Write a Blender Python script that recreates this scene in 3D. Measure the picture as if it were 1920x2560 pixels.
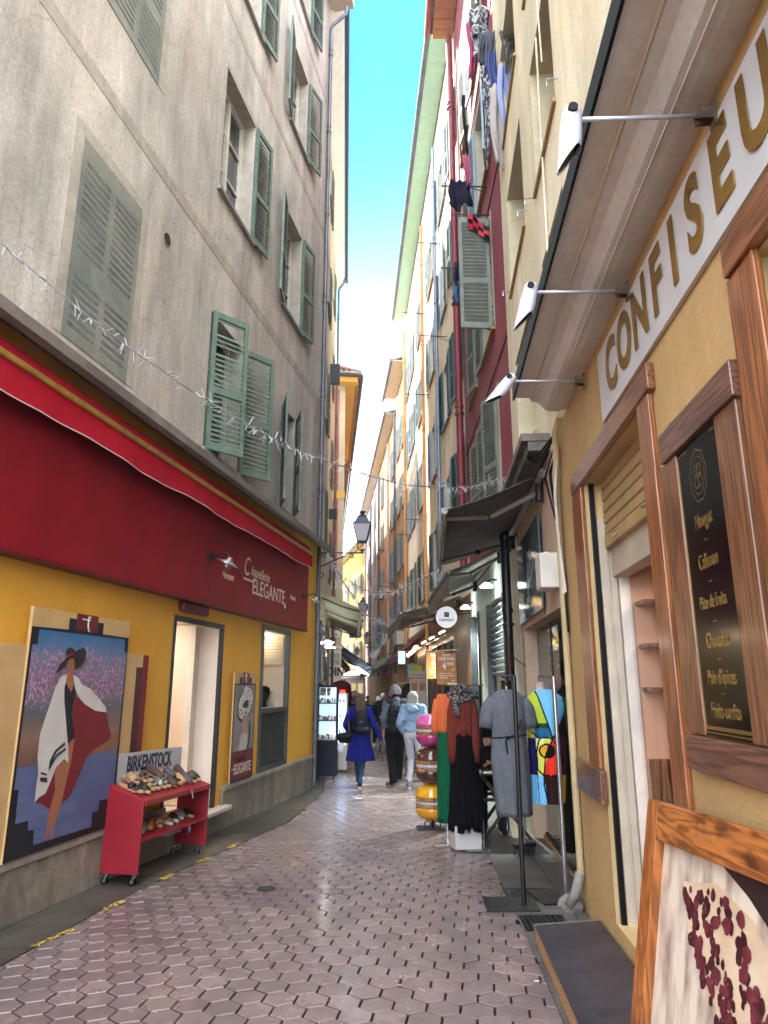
import bpy, bmesh, math, random
from mathutils import Vector, Matrix, Euler
random.seed(7)
R=math.radians; PI=math.pi
for o in list(bpy.data.objects): bpy.data.objects.remove(o)
SC=bpy.context.scene; COL=SC.collection
# ---------------- camera, sky, sun, exposure ----------------
cd=bpy.data.cameras.new('camera'); cam=bpy.data.objects.new('camera',cd); COL.objects.link(cam)
cam.location=(0,0,1.5); cam.rotation_euler=(R(90)+math.atan(432/1720),0,0)
cd.sensor_fit='VERTICAL'; cd.sensor_height=36; cd.lens=36*1720/2560; cd.clip_start=.05; cd.clip_end=2000
SC.camera=cam
SUN_AZ,SUN_EL=-38,52      # degrees left of the street axis, height
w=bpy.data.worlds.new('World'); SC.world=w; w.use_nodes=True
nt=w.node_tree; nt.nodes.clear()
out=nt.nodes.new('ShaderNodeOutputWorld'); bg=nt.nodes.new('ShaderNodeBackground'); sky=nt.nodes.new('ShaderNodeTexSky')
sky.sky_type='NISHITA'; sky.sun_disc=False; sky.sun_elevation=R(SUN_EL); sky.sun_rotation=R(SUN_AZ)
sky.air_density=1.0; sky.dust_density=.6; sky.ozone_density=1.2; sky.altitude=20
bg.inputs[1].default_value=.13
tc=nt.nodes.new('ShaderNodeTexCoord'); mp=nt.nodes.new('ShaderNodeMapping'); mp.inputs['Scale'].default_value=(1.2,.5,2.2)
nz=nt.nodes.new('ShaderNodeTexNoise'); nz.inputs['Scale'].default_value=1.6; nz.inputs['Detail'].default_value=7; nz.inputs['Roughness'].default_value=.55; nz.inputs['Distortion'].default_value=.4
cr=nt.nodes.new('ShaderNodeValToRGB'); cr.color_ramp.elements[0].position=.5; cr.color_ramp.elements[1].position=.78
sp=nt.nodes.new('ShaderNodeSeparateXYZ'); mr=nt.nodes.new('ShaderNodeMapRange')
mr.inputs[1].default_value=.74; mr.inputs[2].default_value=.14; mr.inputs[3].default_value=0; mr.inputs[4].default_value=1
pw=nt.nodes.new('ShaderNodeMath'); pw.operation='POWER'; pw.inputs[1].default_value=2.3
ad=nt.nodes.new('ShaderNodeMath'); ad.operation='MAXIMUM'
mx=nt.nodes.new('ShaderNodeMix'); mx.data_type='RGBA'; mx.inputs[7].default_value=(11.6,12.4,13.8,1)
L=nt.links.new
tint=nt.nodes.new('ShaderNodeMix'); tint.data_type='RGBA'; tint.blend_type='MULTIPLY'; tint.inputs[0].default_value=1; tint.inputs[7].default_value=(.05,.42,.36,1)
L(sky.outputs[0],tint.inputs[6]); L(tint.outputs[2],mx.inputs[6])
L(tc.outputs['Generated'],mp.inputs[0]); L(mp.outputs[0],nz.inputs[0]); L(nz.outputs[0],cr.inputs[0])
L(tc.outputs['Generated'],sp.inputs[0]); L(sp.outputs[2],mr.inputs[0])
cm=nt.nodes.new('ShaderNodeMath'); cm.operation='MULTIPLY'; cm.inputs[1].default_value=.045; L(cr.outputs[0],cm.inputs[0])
# bright unseen cloud deck overhead and behind, added as neutral fill, clear patch ahead
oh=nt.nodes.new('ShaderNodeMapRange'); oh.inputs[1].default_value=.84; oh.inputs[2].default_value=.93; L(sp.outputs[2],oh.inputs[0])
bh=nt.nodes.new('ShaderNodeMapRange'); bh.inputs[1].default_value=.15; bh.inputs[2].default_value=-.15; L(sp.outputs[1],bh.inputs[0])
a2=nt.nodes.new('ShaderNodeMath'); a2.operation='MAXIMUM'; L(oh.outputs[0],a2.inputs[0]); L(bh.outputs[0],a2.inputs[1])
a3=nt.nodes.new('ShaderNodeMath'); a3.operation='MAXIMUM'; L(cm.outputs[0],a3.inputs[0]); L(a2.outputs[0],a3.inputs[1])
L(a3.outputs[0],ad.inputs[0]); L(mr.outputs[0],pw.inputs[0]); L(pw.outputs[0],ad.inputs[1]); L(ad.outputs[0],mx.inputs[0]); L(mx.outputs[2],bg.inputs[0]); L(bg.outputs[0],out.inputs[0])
sl=bpy.data.lights.new('sun','SUN'); sl.energy=4.0; sl.angle=R(.5); sl.color=(1,.94,.84)
so=bpy.data.objects.new('sun',sl); COL.objects.link(so)
sd=Vector((math.sin(R(SUN_AZ))*math.cos(R(SUN_EL)),math.cos(R(SUN_AZ))*math.cos(R(SUN_EL)),math.sin(R(SUN_EL))))
so.rotation_euler=sd.to_track_quat('Z','Y').to_euler(); so.location=sd*60
vs=SC.view_settings; vs.view_transform='Standard'; vs.look='None'; vs.exposure=2.5; vs.gamma=1; vs.use_curve_mapping=False
cy=SC.cycles; cy.max_bounces=9; cy.diffuse_bounces=6; cy.glossy_bounces=4; cy.transparent_max_bounces=12; cy.transmission_bounces=4; cy.caustics_reflective=False; cy.caustics_refractive=False; cy.sample_clamp_indirect=6; cy.use_denoising=True

# ---------------- helpers ----------------
def hx(h,k=1):
    h=h.lstrip('#'); c=[int(h[i:i+2],16)/255 for i in (0,2,4)]
    return tuple((x/12.92 if x<=.04045 else ((x+.055)/1.055)**2.4)*k for x in c)+(1,)
TMP=bpy.data.scenes.new('workbench')
def evalmesh(o):
    TMP.collection.objects.link(o); vl=TMP.view_layers[0]; vl.update()
    with bpy.context.temp_override(scene=TMP,view_layer=vl):
        dg=bpy.context.evaluated_depsgraph_get(); me=bpy.data.meshes.new_from_object(o.evaluated_get(dg))
    bpy.data.objects.remove(o); return me
class MB:
    def __init__(s): s.v=[];s.f=[];s.m=[];s.M=None;s.mi=0
    def add(s,vs,fs,mi=None):
        b=len(s.v)
        s.v+= [tuple(s.M@Vector(p)) for p in vs] if s.M else [tuple(p) for p in vs]
        s.f+=[tuple(b+i for i in f) for f in fs]; s.m+=[s.mi if mi is None else mi]*len(fs); return s
    def box(s,x0,x1,y0,y1,z0,z1,mi=None):
        v=[(x,y,z) for z in(z0,z1) for y in(y0,y1) for x in(x0,x1)]
        return s.add(v,[(0,2,3,1),(4,5,7,6),(0,1,5,4),(2,6,7,3),(0,4,6,2),(1,3,7,5)],mi)
    def quad(s,*p,mi=None): return s.add(p,[tuple(range(len(p)))],mi)
    def tube(s,pts,r,n=8,caps=True,mi=None):
        pts=[Vector(p) for p in pts]; rs=r if isinstance(r,(list,tuple)) else [r]*len(pts)
        V=[];F=[]; a=None
        for i,p in enumerate(pts):
            d=((pts[min(i+1,len(pts)-1)]-pts[max(i-1,0)])).normalized()
            if a is None: a=d.orthogonal().normalized()
            a=(a-d*a.dot(d)); a=a.normalized() if a.length>1e-6 else d.orthogonal().normalized()
            b=d.cross(a)
            for k in range(n):
                t=2*PI*k/n; V.append(p+(a*math.cos(t)+b*math.sin(t))*rs[i])
        for i in range(len(pts)-1):
            for k in range(n):
                F.append((i*n+k,i*n+(k+1)%n,(i+1)*n+(k+1)%n,(i+1)*n+k))
        if caps: F.append(tuple(range(n-1,-1,-1))); F.append(tuple(range((len(pts)-1)*n,len(pts)*n)))
        return s.add(V,F,mi)
    def rings(s,rings,caps=True,mi=None,close=True):
        n=len(rings[0]); V=[p for r in rings for p in r];F=[]
        for i in range(len(rings)-1):
            for k in range(n if close else n-1):
                F.append((i*n+k,i*n+(k+1)%n,(i+1)*n+(k+1)%n,(i+1)*n+k))
        if caps: F.append(tuple(range(n-1,-1,-1))); F.append(tuple(range((len(rings)-1)*n,len(rings)*n)))
        return s.add(V,F,mi)
    def lathe(s,prof,c=(0,0,0),n=16,sx=1,sy=1,mi=None,caps=True):
        return s.rings([[(c[0]+r*sx*math.cos(2*PI*k/n),c[1]+r*sy*math.sin(2*PI*k/n),c[2]+z) for k in range(n)] for r,z in prof],caps,mi)
    def ell(s,c,r,n=12,m=8,mi=None,M=None):
        V=[];F=[]
        for i in range(m+1):
            t=PI*i/m
            for k in range(n):
                p=Vector((r[0]*math.sin(t)*math.cos(2*PI*k/n),r[1]*math.sin(t)*math.sin(2*PI*k/n),-r[2]*math.cos(t)))
                if M: p=M@p
                V.append(Vector(c)+p)
        for i in range(m):
            for k in range(n): F.append((i*n+k,i*n+(k+1)%n,(i+1)*n+(k+1)%n,(i+1)*n+k))
        return s.add(V,F,mi)
    def prism(s,poly,axis,a,b,mi=None):
        # poly in the two other axes; axis 'x','y','z'
        def P(p,t): return {'x':(t,p[0],p[1]),'y':(p[0],t,p[1]),'z':(p[0],p[1],t)}[axis]
        n=len(poly); V=[P(p,a) for p in poly]+[P(p,b) for p in poly]
        return s.add(V,[tuple(range(n-1,-1,-1)),tuple(range(n,2*n))]+[(k,(k+1)%n,n+(k+1)%n,n+k) for k in range(n)],mi)
    def mesh(s,name):
        me=bpy.data.meshes.new(name); me.from_pydata([tuple(p) for p in s.v],[],s.f); return me
    def build(s,name,mats,parent=None,smooth=False,bevel=0,loc=None,rot=None,fix=True):
        me=s.mesh(name); mats=mats if isinstance(mats,(list,tuple)) else [mats]
        for m in mats: me.materials.append(m)
        if len(mats)>1: me.polygons.foreach_set('material_index',s.m)
        if fix:
            bm=bmesh.new(); bm.from_mesh(me)
            bmesh.ops.remove_doubles(bm,verts=bm.verts,dist=1e-5) if fix=='w' else None
            bmesh.ops.recalc_face_normals(bm,faces=bm.faces); bm.to_mesh(me); bm.free()
        return put(name,me,parent,smooth,bevel,loc,rot)
def put(name,me,parent=None,smooth=False,bevel=0,loc=None,rot=None):
    o=bpy.data.objects.new(name,me); COL.objects.link(o)
    if smooth: me.polygons.foreach_set('use_smooth',[True]*len(me.polygons))
    if smooth=='a':
        try: me.set_sharp_from_angle(angle=R(40))
        except Exception: pass
    if bevel:
        b=o.modifiers.new('bevel','BEVEL'); b.width=bevel; b.segments=2; b.limit_method='ANGLE'; b.angle_limit=R(40)
    if parent: o.parent=parent
    if loc is not None: o.location=loc
    if rot is not None: o.rotation_euler=rot
    return o
def tag(o,label,cat,group=None,kind=None):
    if label: o['label']=label
    if cat: o['category']=cat
    if group: o['group']=group
    if kind: o['kind']=kind
    return o
def thing(name,label,cat,loc=(0,0,0),rz=0,group=None,rot=None):
    o=bpy.data.objects.new(name,None); COL.objects.link(o); o.empty_display_size=.1
    o.location=loc; o.rotation_euler=rot if rot else (0,0,rz); return tag(o,label,cat,group)
def copytree(o,loc=None,rot=None,label=None,group=None,parent=None,mats=None):
    def rec(x,p):
        c=x.copy(); COL.objects.link(c); c.parent=p
        for ch in list(x.children): rec(ch,c)
        return c
    c=rec(o,parent)
    if loc is not None: c.location=loc
    if rot is not None: c.rotation_euler=rot
    if label: c['label']=label
    if group: c['group']=group
    return c
# ---- facade frames (plan position, heading, side) ----
FR={}
def frame(k,O,deg,side):
    a=R(deg); FR[k]=(O,(math.sin(a),math.cos(a)),(side*math.cos(a),-side*math.sin(a)),PI/2-a,side)
frame('A',(-1.297,12.68),10.2,1); frame('B',(-1.27,12.85),-3.1,1)
frame('R',(1.066,0),4.2,-1); frame('R2',(1.697,8.6),.45,-1); frame('R3',(1.738,13.8),-2.9,-1)
frame('R4',(.995,28.5),-4.9,-1); frame('R5',(.61,33),-5.2,-1); frame('C',(-1.66,27.5),-4.8,1); frame('R6',(-1.48,56),-13,-1)
def W(k,u,o=0,z=0):
    O,d,n,_,_=FR[k]; return (O[0]+d[0]*u+n[0]*o,O[1]+d[1]*u+n[1]*o,z)
def froot(k,name,label,cat,u=0,o=0,z=0,group=None): return thing(name,label,cat,W(k,u,o,z),FR[k][3],group)
def S(k): return -FR[k][4]      # local y sign of the street side
def gz(y): return -.02*y
def fbox(m,k,u0,u1,o0,o1,z0,z1,mi=None):
    s=S(k); a,b=sorted((s*o0,s*o1)); return m.box(u0,u1,a,b,z0,z1,mi)
# ---------------- materials ----------------
def new(name):
    m=bpy.data.materials.new(name); m.use_nodes=True; n=m.node_tree; return m,n,n.nodes['Principled BSDF']
MC={}
def pm(name,c1,c2=None,grime=0,rough=.6,scale=4,stretch=(1,1,1),bump=0,bscale=60,metal=0,c3=None,spec=.5,rvar=0,detail=6,dist=0,island=0,coat=0,sheen=0,lo=.35,hi=.65):
    if name in MC: return MC[name]
    m,n,b=new(name); A=n.links.new; MC[name]=m
    b.inputs['Roughness'].default_value=rough; b.inputs['Metallic'].default_value=metal; b.inputs['Specular IOR Level'].default_value=spec
    if coat: b.inputs['Coat Weight'].default_value=coat; b.inputs['Coat Roughness'].default_value=.12
    if sheen: b.inputs['Sheen Weight'].default_value=sheen
    c1=hx(c1) if isinstance(c1,str) else c1
    if c2 is None: c2=tuple(x*.86 for x in c1[:3])+(1,)
    c2=hx(c2) if isinstance(c2,str) else c2
    t=n.nodes.new('ShaderNodeTexCoord'); mp=n.nodes.new('ShaderNodeMapping'); mp.inputs['Scale'].default_value=stretch
    nz=n.nodes.new('ShaderNodeTexNoise'); nz.inputs['Scale'].default_value=scale; nz.inputs['Detail'].default_value=detail; nz.inputs['Roughness'].default_value=.6; nz.inputs['Distortion'].default_value=dist
    A(t.outputs['Object'],mp.inputs[0]); A(mp.outputs[0],nz.inputs[0])
    r=n.nodes.new('ShaderNodeValToRGB'); r.color_ramp.elements[0].position=lo; r.color_ramp.elements[1].position=hi
    r.color_ramp.elements[0].color=c2; r.color_ramp.elements[1].color=c1; A(nz.outputs[0],r.inputs[0]); col=r.outputs[0]
    if c3:
        c3=hx(c3) if isinstance(c3,str) else c3
        n2=n.nodes.new('ShaderNodeTexNoise'); n2.inputs['Scale'].default_value=scale*.23; n2.inputs['Detail'].default_value=8; n2.inputs['Roughness'].default_value=.7; A(t.outputs['Object'],n2.inputs[0])
        r2=n.nodes.new('ShaderNodeValToRGB'); r2.color_ramp.elements[0].position=.42; r2.color_ramp.elements[1].position=.66; A(n2.outputs[0],r2.inputs[0])
        x=n.nodes.new('ShaderNodeMix'); x.data_type='RGBA'; x.inputs[7].default_value=c3; A(r2.outputs[0],x.inputs[0]); A(col,x.inputs[6]); col=x.outputs[2]
    if island:
        g=n.nodes.new('ShaderNodeNewGeometry'); h=n.nodes.new('ShaderNodeHueSaturation'); q=n.nodes.new('ShaderNodeMapRange')
        q.inputs[3].default_value=1-island; q.inputs[4].default_value=1+island; A(g.outputs['Random Per Island'],q.inputs[0]); A(q.outputs[0],h.inputs['Value']); A(col,h.inputs['Color']); col=h.outputs[0]
    if grime:
        for sc_,st_,lo_,hi_,a_,z_ in ((26,(1,1,1),.3,.62,.80,1.10),(2.2,(1,1,.13),.34,.66,.76,1.12),(.7,(1,1,.6),.35,.65,.82,1.10),(90,(1,1,1),.3,.7,.88,1.08)):
            mq=n.nodes.new('ShaderNodeMapping'); mq.inputs['Scale'].default_value=st_; mq.inputs['Location'].default_value=(sc_,3,1); A(t.outputs['Object'],mq.inputs[0])
            nq=n.nodes.new('ShaderNodeTexNoise'); nq.inputs['Scale'].default_value=sc_; nq.inputs['Detail'].default_value=9; nq.inputs['Roughness'].default_value=.68; nq.inputs['Distortion'].default_value=.3; A(mq.outputs[0],nq.inputs[0])
            rq_=n.nodes.new('ShaderNodeMapRange'); rq_.inputs[1].default_value=lo_; rq_.inputs[2].default_value=hi_; rq_.inputs[3].default_value=1-(1-a_)*grime; rq_.inputs[4].default_value=1+(z_-1)*grime; A(nq.outputs[0],rq_.inputs[0])
            hq=n.nodes.new('ShaderNodeVectorMath'); hq.operation='SCALE'; A(col,hq.inputs[0]); A(rq_.outputs[0],hq.inputs['Scale']); col=hq.outputs[0]
    if grime>=1.2:
        v=n.nodes.new('ShaderNodeTexVoronoi'); v.feature='DISTANCE_TO_EDGE'; v.inputs['Scale'].default_value=.55
        nd=n.nodes.new('ShaderNodeTexNoise'); nd.inputs['Scale'].default_value=3; nd.inputs['Detail'].default_value=8; A(t.outputs['Object'],nd.inputs[0])
        vs_=n.nodes.new('ShaderNodeVectorMath'); vs_.operation='SCALE'; vs_.inputs['Scale'].default_value=.7; A(nd.outputs['Color'],vs_.inputs[0]); va=n.nodes.new('ShaderNodeVectorMath'); A(t.outputs['Object'],va.inputs[0]); A(vs_.outputs[0],va.inputs[1]); A(va.outputs[0],v.inputs[0])
        cq=n.nodes.new('ShaderNodeMapRange'); cq.inputs[1].default_value=0; cq.inputs[2].default_value=.006; cq.inputs[3].default_value=.72; cq.inputs[4].default_value=1; A(v.outputs['Distance'],cq.inputs[0])
        hq=n.nodes.new('ShaderNodeVectorMath'); hq.operation='SCALE'; A(col,hq.inputs[0]); A(cq.outputs[0],hq.inputs['Scale']); col=hq.outputs[0]
    A(col,b.inputs['Base Color'])
    if rvar:
        q=n.nodes.new('ShaderNodeMapRange'); q.inputs[3].default_value=rough-rvar; q.inputs[4].default_value=rough+rvar; A(nz.outputs[0],q.inputs[0]); A(q.outputs[0],b.inputs['Roughness'])
    if bump:
        n3=n.nodes.new('ShaderNodeTexNoise'); n3.inputs['Scale'].default_value=bscale; n3.inputs['Detail'].default_value=5; A(mp.outputs[0],n3.inputs[0])
        bp=n.nodes.new('ShaderNodeBump'); bp.inputs['Strength'].default_value=bump; bp.inputs['Distance'].default_value=.01; A(n3.outputs[0],bp.inputs['Height']); A(bp.outputs[0],b.inputs['Normal'])
    return m
def wood(name,c1,c2,axis='z',rough=.38,coat=.25,scale=9,burn=0):
    if name in MC: return MC[name]
    m,n,b=new(name); A=n.links.new; MC[name]=m
    t=n.nodes.new('ShaderNodeTexCoord'); mp=n.nodes.new('ShaderNodeMapping'); st={'x':(.07,1,1),'y':(1,.07,1),'z':(1,1,.07)}[axis]; mp.inputs['Scale'].default_value=st
    n0=n.nodes.new('ShaderNodeTexNoise'); n0.inputs['Scale'].default_value=scale; n0.inputs['Detail'].default_value=3; n0.inputs['Distortion'].default_value=.5
    A(t.outputs['Object'],mp.inputs[0]); A(mp.outputs[0],n0.inputs[0])
    mu=n.nodes.new('ShaderNodeMath'); mu.operation='MULTIPLY'; mu.inputs[1].default_value=70; A(n0.outputs[0],mu.inputs[0])
    si=n.nodes.new('ShaderNodeMath'); si.operation='SINE'; A(mu.outputs[0],si.inputs[0])
    n1=n.nodes.new('ShaderNodeTexNoise'); n1.inputs['Scale'].default_value=scale*7; n1.inputs['Detail'].default_value=6; A(mp.outputs[0],n1.inputs[0])
    q=n.nodes.new('ShaderNodeMath'); q.operation='MULTIPLY_ADD'; q.inputs[1].default_value=.22; A(si.outputs[0],q.inputs[0]); A(n1.outputs[0],q.inputs[2])
    r=n.nodes.new('ShaderNodeValToRGB'); r.color_ramp.elements[0].position=.25; r.color_ramp.elements[1].position=.75; r.color_ramp.elements[0].color=hx(c2); r.color_ramp.elements[1].color=hx(c1); A(q.outputs[0],r.inputs[0]); col=r.outputs[0]
    # knots and darker patches
    v=n.nodes.new('ShaderNodeTexVoronoi'); v.inputs['Scale'].default_value=3.5; mp2=n.nodes.new('ShaderNodeMapping'); mp2.inputs['Scale'].default_value={'x':(.45,1,1),'y':(1,.45,1),'z':(1,1,.45)}[axis]; A(t.outputs['Object'],mp2.inputs[0]); A(mp2.outputs[0],v.inputs[0])
    r3=n.nodes.new('ShaderNodeValToRGB'); r3.color_ramp.elements[0].position=.03; r3.color_ramp.elements[1].position=.10; r3.color_ramp.elements[0].color=(.9,.9,.9,1); r3.color_ramp.elements[1].color=(0,0,0,1); A(v.outputs[0],r3.inputs[0])
    x=n.nodes.new('ShaderNodeMix'); x.data_type='RGBA'; x.inputs[7].default_value=hx('#3a1c0c'); A(r3.outputs[0],x.inputs[0]); A(col,x.inputs[6]); col=x.outputs[2]
    if burn:
        n4=n.nodes.new('ShaderNodeTexNoise'); n4.inputs['Scale'].default_value=7; n4.inputs['Detail'].default_value=3; A(t.outputs['Object'],n4.inputs[0])
        r4=n.nodes.new('ShaderNodeValToRGB'); r4.color_ramp.elements[0].position=.52; r4.color_ramp.elements[1].position=.66; A(n4.outputs[0],r4.inputs[0])
        mm=n.nodes.new('ShaderNodeMath'); mm.operation='MULTIPLY'; mm.inputs[1].default_value=burn; A(r4.outputs[0],mm.inputs[0])
        x=n.nodes.new('ShaderNodeMix'); x.data_type='RGBA'; x.inputs[7].default_value=hx('#2a1208'); A(mm.outputs[0],x.inputs[0]); A(col,x.inputs[6]); col=x.outputs[2]
    A(col,b.inputs['Base Color']); b.inputs['Roughness'].default_value=rough; b.inputs['Coat Weight'].default_value=coat; b.inputs['Coat Roughness'].default_value=.15
    bp=n.nodes.new('ShaderNodeBump'); bp.inputs['Strength'].default_value=.35; bp.inputs['Distance'].default_value=.004; A(q.outputs[0],bp.inputs['Height']); A(bp.outputs[0],b.inputs['Normal'])
    return m
def emit(name,c,s):
    if name in MC: return MC[name]
    m,n,b=new(name); b.inputs['Base Color'].default_value=hx(c); b.inputs['Emission Color'].default_value=hx(c); b.inputs['Emission Strength'].default_value=s; MC[name]=m; return m
def glassm(name,tint=(1,1,1,1),refl=.08,ior=1.5):
    if name in MC: return MC[name]
    m=bpy.data.materials.new(name); m.use_nodes=True; n=m.node_tree; n.nodes.clear(); MC[name]=m
    o=n.nodes.new('ShaderNodeOutputMaterial'); t=n.nodes.new('ShaderNodeBsdfTransparent'); g=n.nodes.new('ShaderNodeBsdfGlossy'); x=n.nodes.new('ShaderNodeMixShader'); f=n.nodes.new('ShaderNodeLayerWeight'); pw_=n.nodes.new('ShaderNodeMath'); pw_.operation='POWER'; pw_.inputs[1].default_value=5
    f.inputs[0].default_value=.5; t.inputs[0].default_value=tint; g.inputs['Roughness'].default_value=.02
    ma=n.nodes.new('ShaderNodeMath'); ma.operation='MULTIPLY_ADD'; ma.inputs[1].default_value=(.9 if ior>1.2 else .15); ma.inputs[2].default_value=refl
    n.links.new(f.outputs['Facing'],pw_.inputs[0]); n.links.new(pw_.outputs[0],ma.inputs[0]); n.links.new(ma.outputs[0],x.inputs[0]); n.links.new(t.outputs[0],x.inputs[1]); n.links.new(g.outputs[0],x.inputs[2]); n.links.new(x.outputs[0],o.inputs[0]); return m
def canvas(m,k=.4):
    n=m.node_tree; b=n.nodes['Principled BSDF']; o=n.nodes['Material Output']; t=n.nodes.new('ShaderNodeBsdfTranslucent'); x=n.nodes.new('ShaderNodeMixShader'); x.inputs[0].default_value=k
    n.links.new(b.inputs['Base Color'].links[0].from_socket,t.inputs[0]); n.links.new(b.outputs[0],x.inputs[1]); n.links.new(t.outputs[0],x.inputs[2]); n.links.new(x.outputs[0],o.inputs[0]); return m
def plain(h,rough=.5,metal=0,**k):
    if rough>=.8 and sum(hx(h)[:3])<.35: k.setdefault('spec',.12)
    return pm('paint_%s_%d_%d'%(h,rough*100,metal*100),'#'+h,rough=rough,metal=metal,scale=6,**k)
# text: flat lettering mesh
def text(body,size,mat,parent=None,loc=(0,0,0),rot=(PI/2,0,0),name='lettering',align='CENTER',shear=0,sx=1,bold=0,ext=.001,label=None,space=1,fitw=None):
    c=bpy.data.curves.new(name,'FONT'); c.body=body; c.size=size; c.align_x=align; c.align_y='CENTER'; c.shear=shear; c.offset=bold; c.extrude=ext; c.space_character=space; c.resolution_u=4
    o=bpy.data.objects.new(name,c); me=evalmesh(o); bpy.data.curves.remove(c)
    if fitw: xs=[v.co.x for v in me.vertices]; sx=fitw/max(1e-4,max(xs)-min(xs))
    for v in me.vertices: v.co.x*=sx
    me.materials.clear(); me.materials.append(mat); q=put(name,me,parent,loc=loc,rot=rot)
    if label: q['label']=label
    return q
def ftext(k,body,size,mat,parent,u,o,z,**kw):
    s=S(k); rot=(PI/2,0,0) if s<0 else (PI/2,0,PI); return text(body,size,mat,parent,(u,s*o,z),rot,**kw)
# remeshed organic solid from overlapping primitives
def blob(prims,voxel=.009,sm=3,fac=.5):
    m=MB()
    for p in prims:
        if p[0]=='e': m.ell(p[1],p[2],14,10,M=p[3] if len(p)>3 else None)
        elif p[0]=='t': # tapered tube with round ends
            a,b,r0,r1=Vector(p[1]),Vector(p[2]),p[3],p[4]; N=4; m.tube([a.lerp(b,i/N) for i in range(N+1)],[r0+(r1-r0)*i/N for i in range(N+1)],12); m.ell(a,(r0*1.0,)*3,12,8); m.ell(b,(r1*1.0,)*3,12,8)
        elif p[0]=='r': m.rings(p[1])
    me=m.mesh('b'); bm=bmesh.new(); bm.from_mesh(me); bmesh.ops.recalc_face_normals(bm,faces=bm.faces); bm.to_mesh(me); bm.free()
    o=bpy.data.objects.new('b',me); r=o.modifiers.new('r','REMESH'); r.mode='VOXEL'; r.voxel_size=voxel
    if sm: q=o.modifiers.new('s','SMOOTH'); q.iterations=sm; q.factor=fac
    res=evalmesh(o)
    res.polygons.foreach_set('use_smooth',[True]*len(res.polygons)); return res
def bobj(name,prims,mat,parent,voxel=.009,sm=3,label=None):
    me=blob(prims,voxel,sm); me.materials.clear(); me.materials.append(mat); o=put(name,me,parent)
    if label: o['label']=label
    return o
# ---------------- materials in use ----------------
M_hex=pm('paver','#857370','#6a5c5b',coat=.2,rough=.26,scale=3.2,c3='#7b6b6b',bump=.3,bscale=330,rvar=.08,island=.15,spec=.9)
M_grout=pm('grout','#2c2724','#201c1a',rough=.85,scale=20)
M_slab=pm('wet_stone','#57534c','#34312f',rough=.34,scale=1.6,stretch=(1,3,1),grime=1.4,c3='#6a6357',bump=.3,bscale=90,rvar=.12,dist=.6)
M_slab2=pm('grey_slab','#6d6a68','#4f4d4c',rough=.45,scale=3,c3='#5a5753',bump=.25,bscale=120,rvar=.1,grime=1.2)
M_yel=pm('road_yellow','#d9b23a','#a5903a',rough=.6,scale=40)
M_A=pm('plaster_grey','#c9c6bd','#aba89f',rough=.9,scale=2.4,stretch=(1,1,.5),grime=1.2,c3='#c4b8ae',bump=.35,bscale=45,detail=10)
M_Aband=pm('plaster_band','#b3aba0','#9a938a',rough=.9,scale=5,bump=.2,grime=0.8)
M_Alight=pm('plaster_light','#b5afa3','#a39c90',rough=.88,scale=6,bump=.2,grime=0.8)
M_Ay=pm('plaster_yellow','#ecb541','#e2aa38',rough=.72,scale=2,bump=.22,bscale=70,c3='#e0a63a',grime=0.35)
M_plinth=pm('plinth_stone','#a1978a','#7d7568',rough=.7,scale=5,stretch=(1,1,.6),grime=1.0,c3='#77716a',bump=.4,bscale=50,detail=10,dist=.7)
M_plinthcap=pm('plinth_cap','#a39f97','#8b877e',rough=.6,scale=8,grime=0.7)
M_marble=pm('marble_step','#cfc8bb','#b5aea2',rough=.3,scale=3)
M_red=pm('awning_red','#b0142c','#a31228',rough=.85,scale=8,grime=0.3,bump=.8,bscale=5,spec=.15)
M_signred=pm('sign_red','#8c0c1e','#7d0b1b',rough=.5,scale=3,bump=.05,grime=0.25,spec=.25)
M_gold=pm('gold_bar','#b99445','#9a7a38',rough=.35,scale=10,metal=.4)
M_shut=pm('shutter_green','#5a7264','#4a6155',rough=.62,scale=12,bump=.2,c3='#6d8071',grime=0.6)
M_shutd=pm('shutter_dark','#55665e','#445249',rough=.6,scale=12,c3='#6a746a')
M_shutg=pm('shutter_grey','#717a70','#616a61',rough=.62,scale=9,bump=.2,c3='#858a7e',grime=0.6)
M_shutb=pm('shutter_blue','#93a9b8','#7f98aa',rough=.6,scale=9,c3='#a5b7c2',grime=0.4)
M_shutt=pm('shutter_teal','#2f545a','#274850',rough=.55,scale=9)
M_white=pm('white_paint','#d8d4cb','#c8c4ba',rough=.5,scale=5)
M_frame=pm('frame_white','#cfccc4','#bcb9b0',rough=.45,scale=6)
M_pane,_n,_b=new('window_pane'); _b.inputs['Base Color'].default_value=(.02,.024,.028,1); _b.inputs['Roughness'].default_value=.04; _b.inputs['Specular IOR Level'].default_value=.7
M_dark=pm('dark_inside','#16130f','#0e0c0a',rough=.9)
M_dkmetal=pm('dark_metal','#23262b','#1a1c20',rough=.45,scale=8,metal=.3)
M_black=pm('black_plain','#0b0b0d','#08080a',spec=.2,rough=.5,scale=6)
M_zinc=pm('zinc','#5d6570','#4c535d',rough=.42,scale=6,metal=.45,c3='#6d747e')
M_steel=pm('steel','#b9bcc0','#9da0a5',rough=.25,scale=6,metal=.9)
M_cream=pm('plaster_cream','#e6d6b2','#d9c79f',rough=.88,scale=2.2,stretch=(1,1,.4),grime=0.8,c3='#eadfc4',bump=.3,bscale=50,detail=9)
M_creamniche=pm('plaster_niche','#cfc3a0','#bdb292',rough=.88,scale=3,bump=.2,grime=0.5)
M_ochre=pm('plaster_ochre','#c8a873','#b99a66',rough=.85,scale=3,c3='#c0a06c',bump=.45,bscale=60,grime=0.5)
M_redwall=pm('plaster_red','#8a2f3a','#7d2933',rough=.85,scale=2.6,stretch=(1,1,.35),grime=0.6,c3='#93404a',bump=.3,bscale=50,detail=9)
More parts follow.
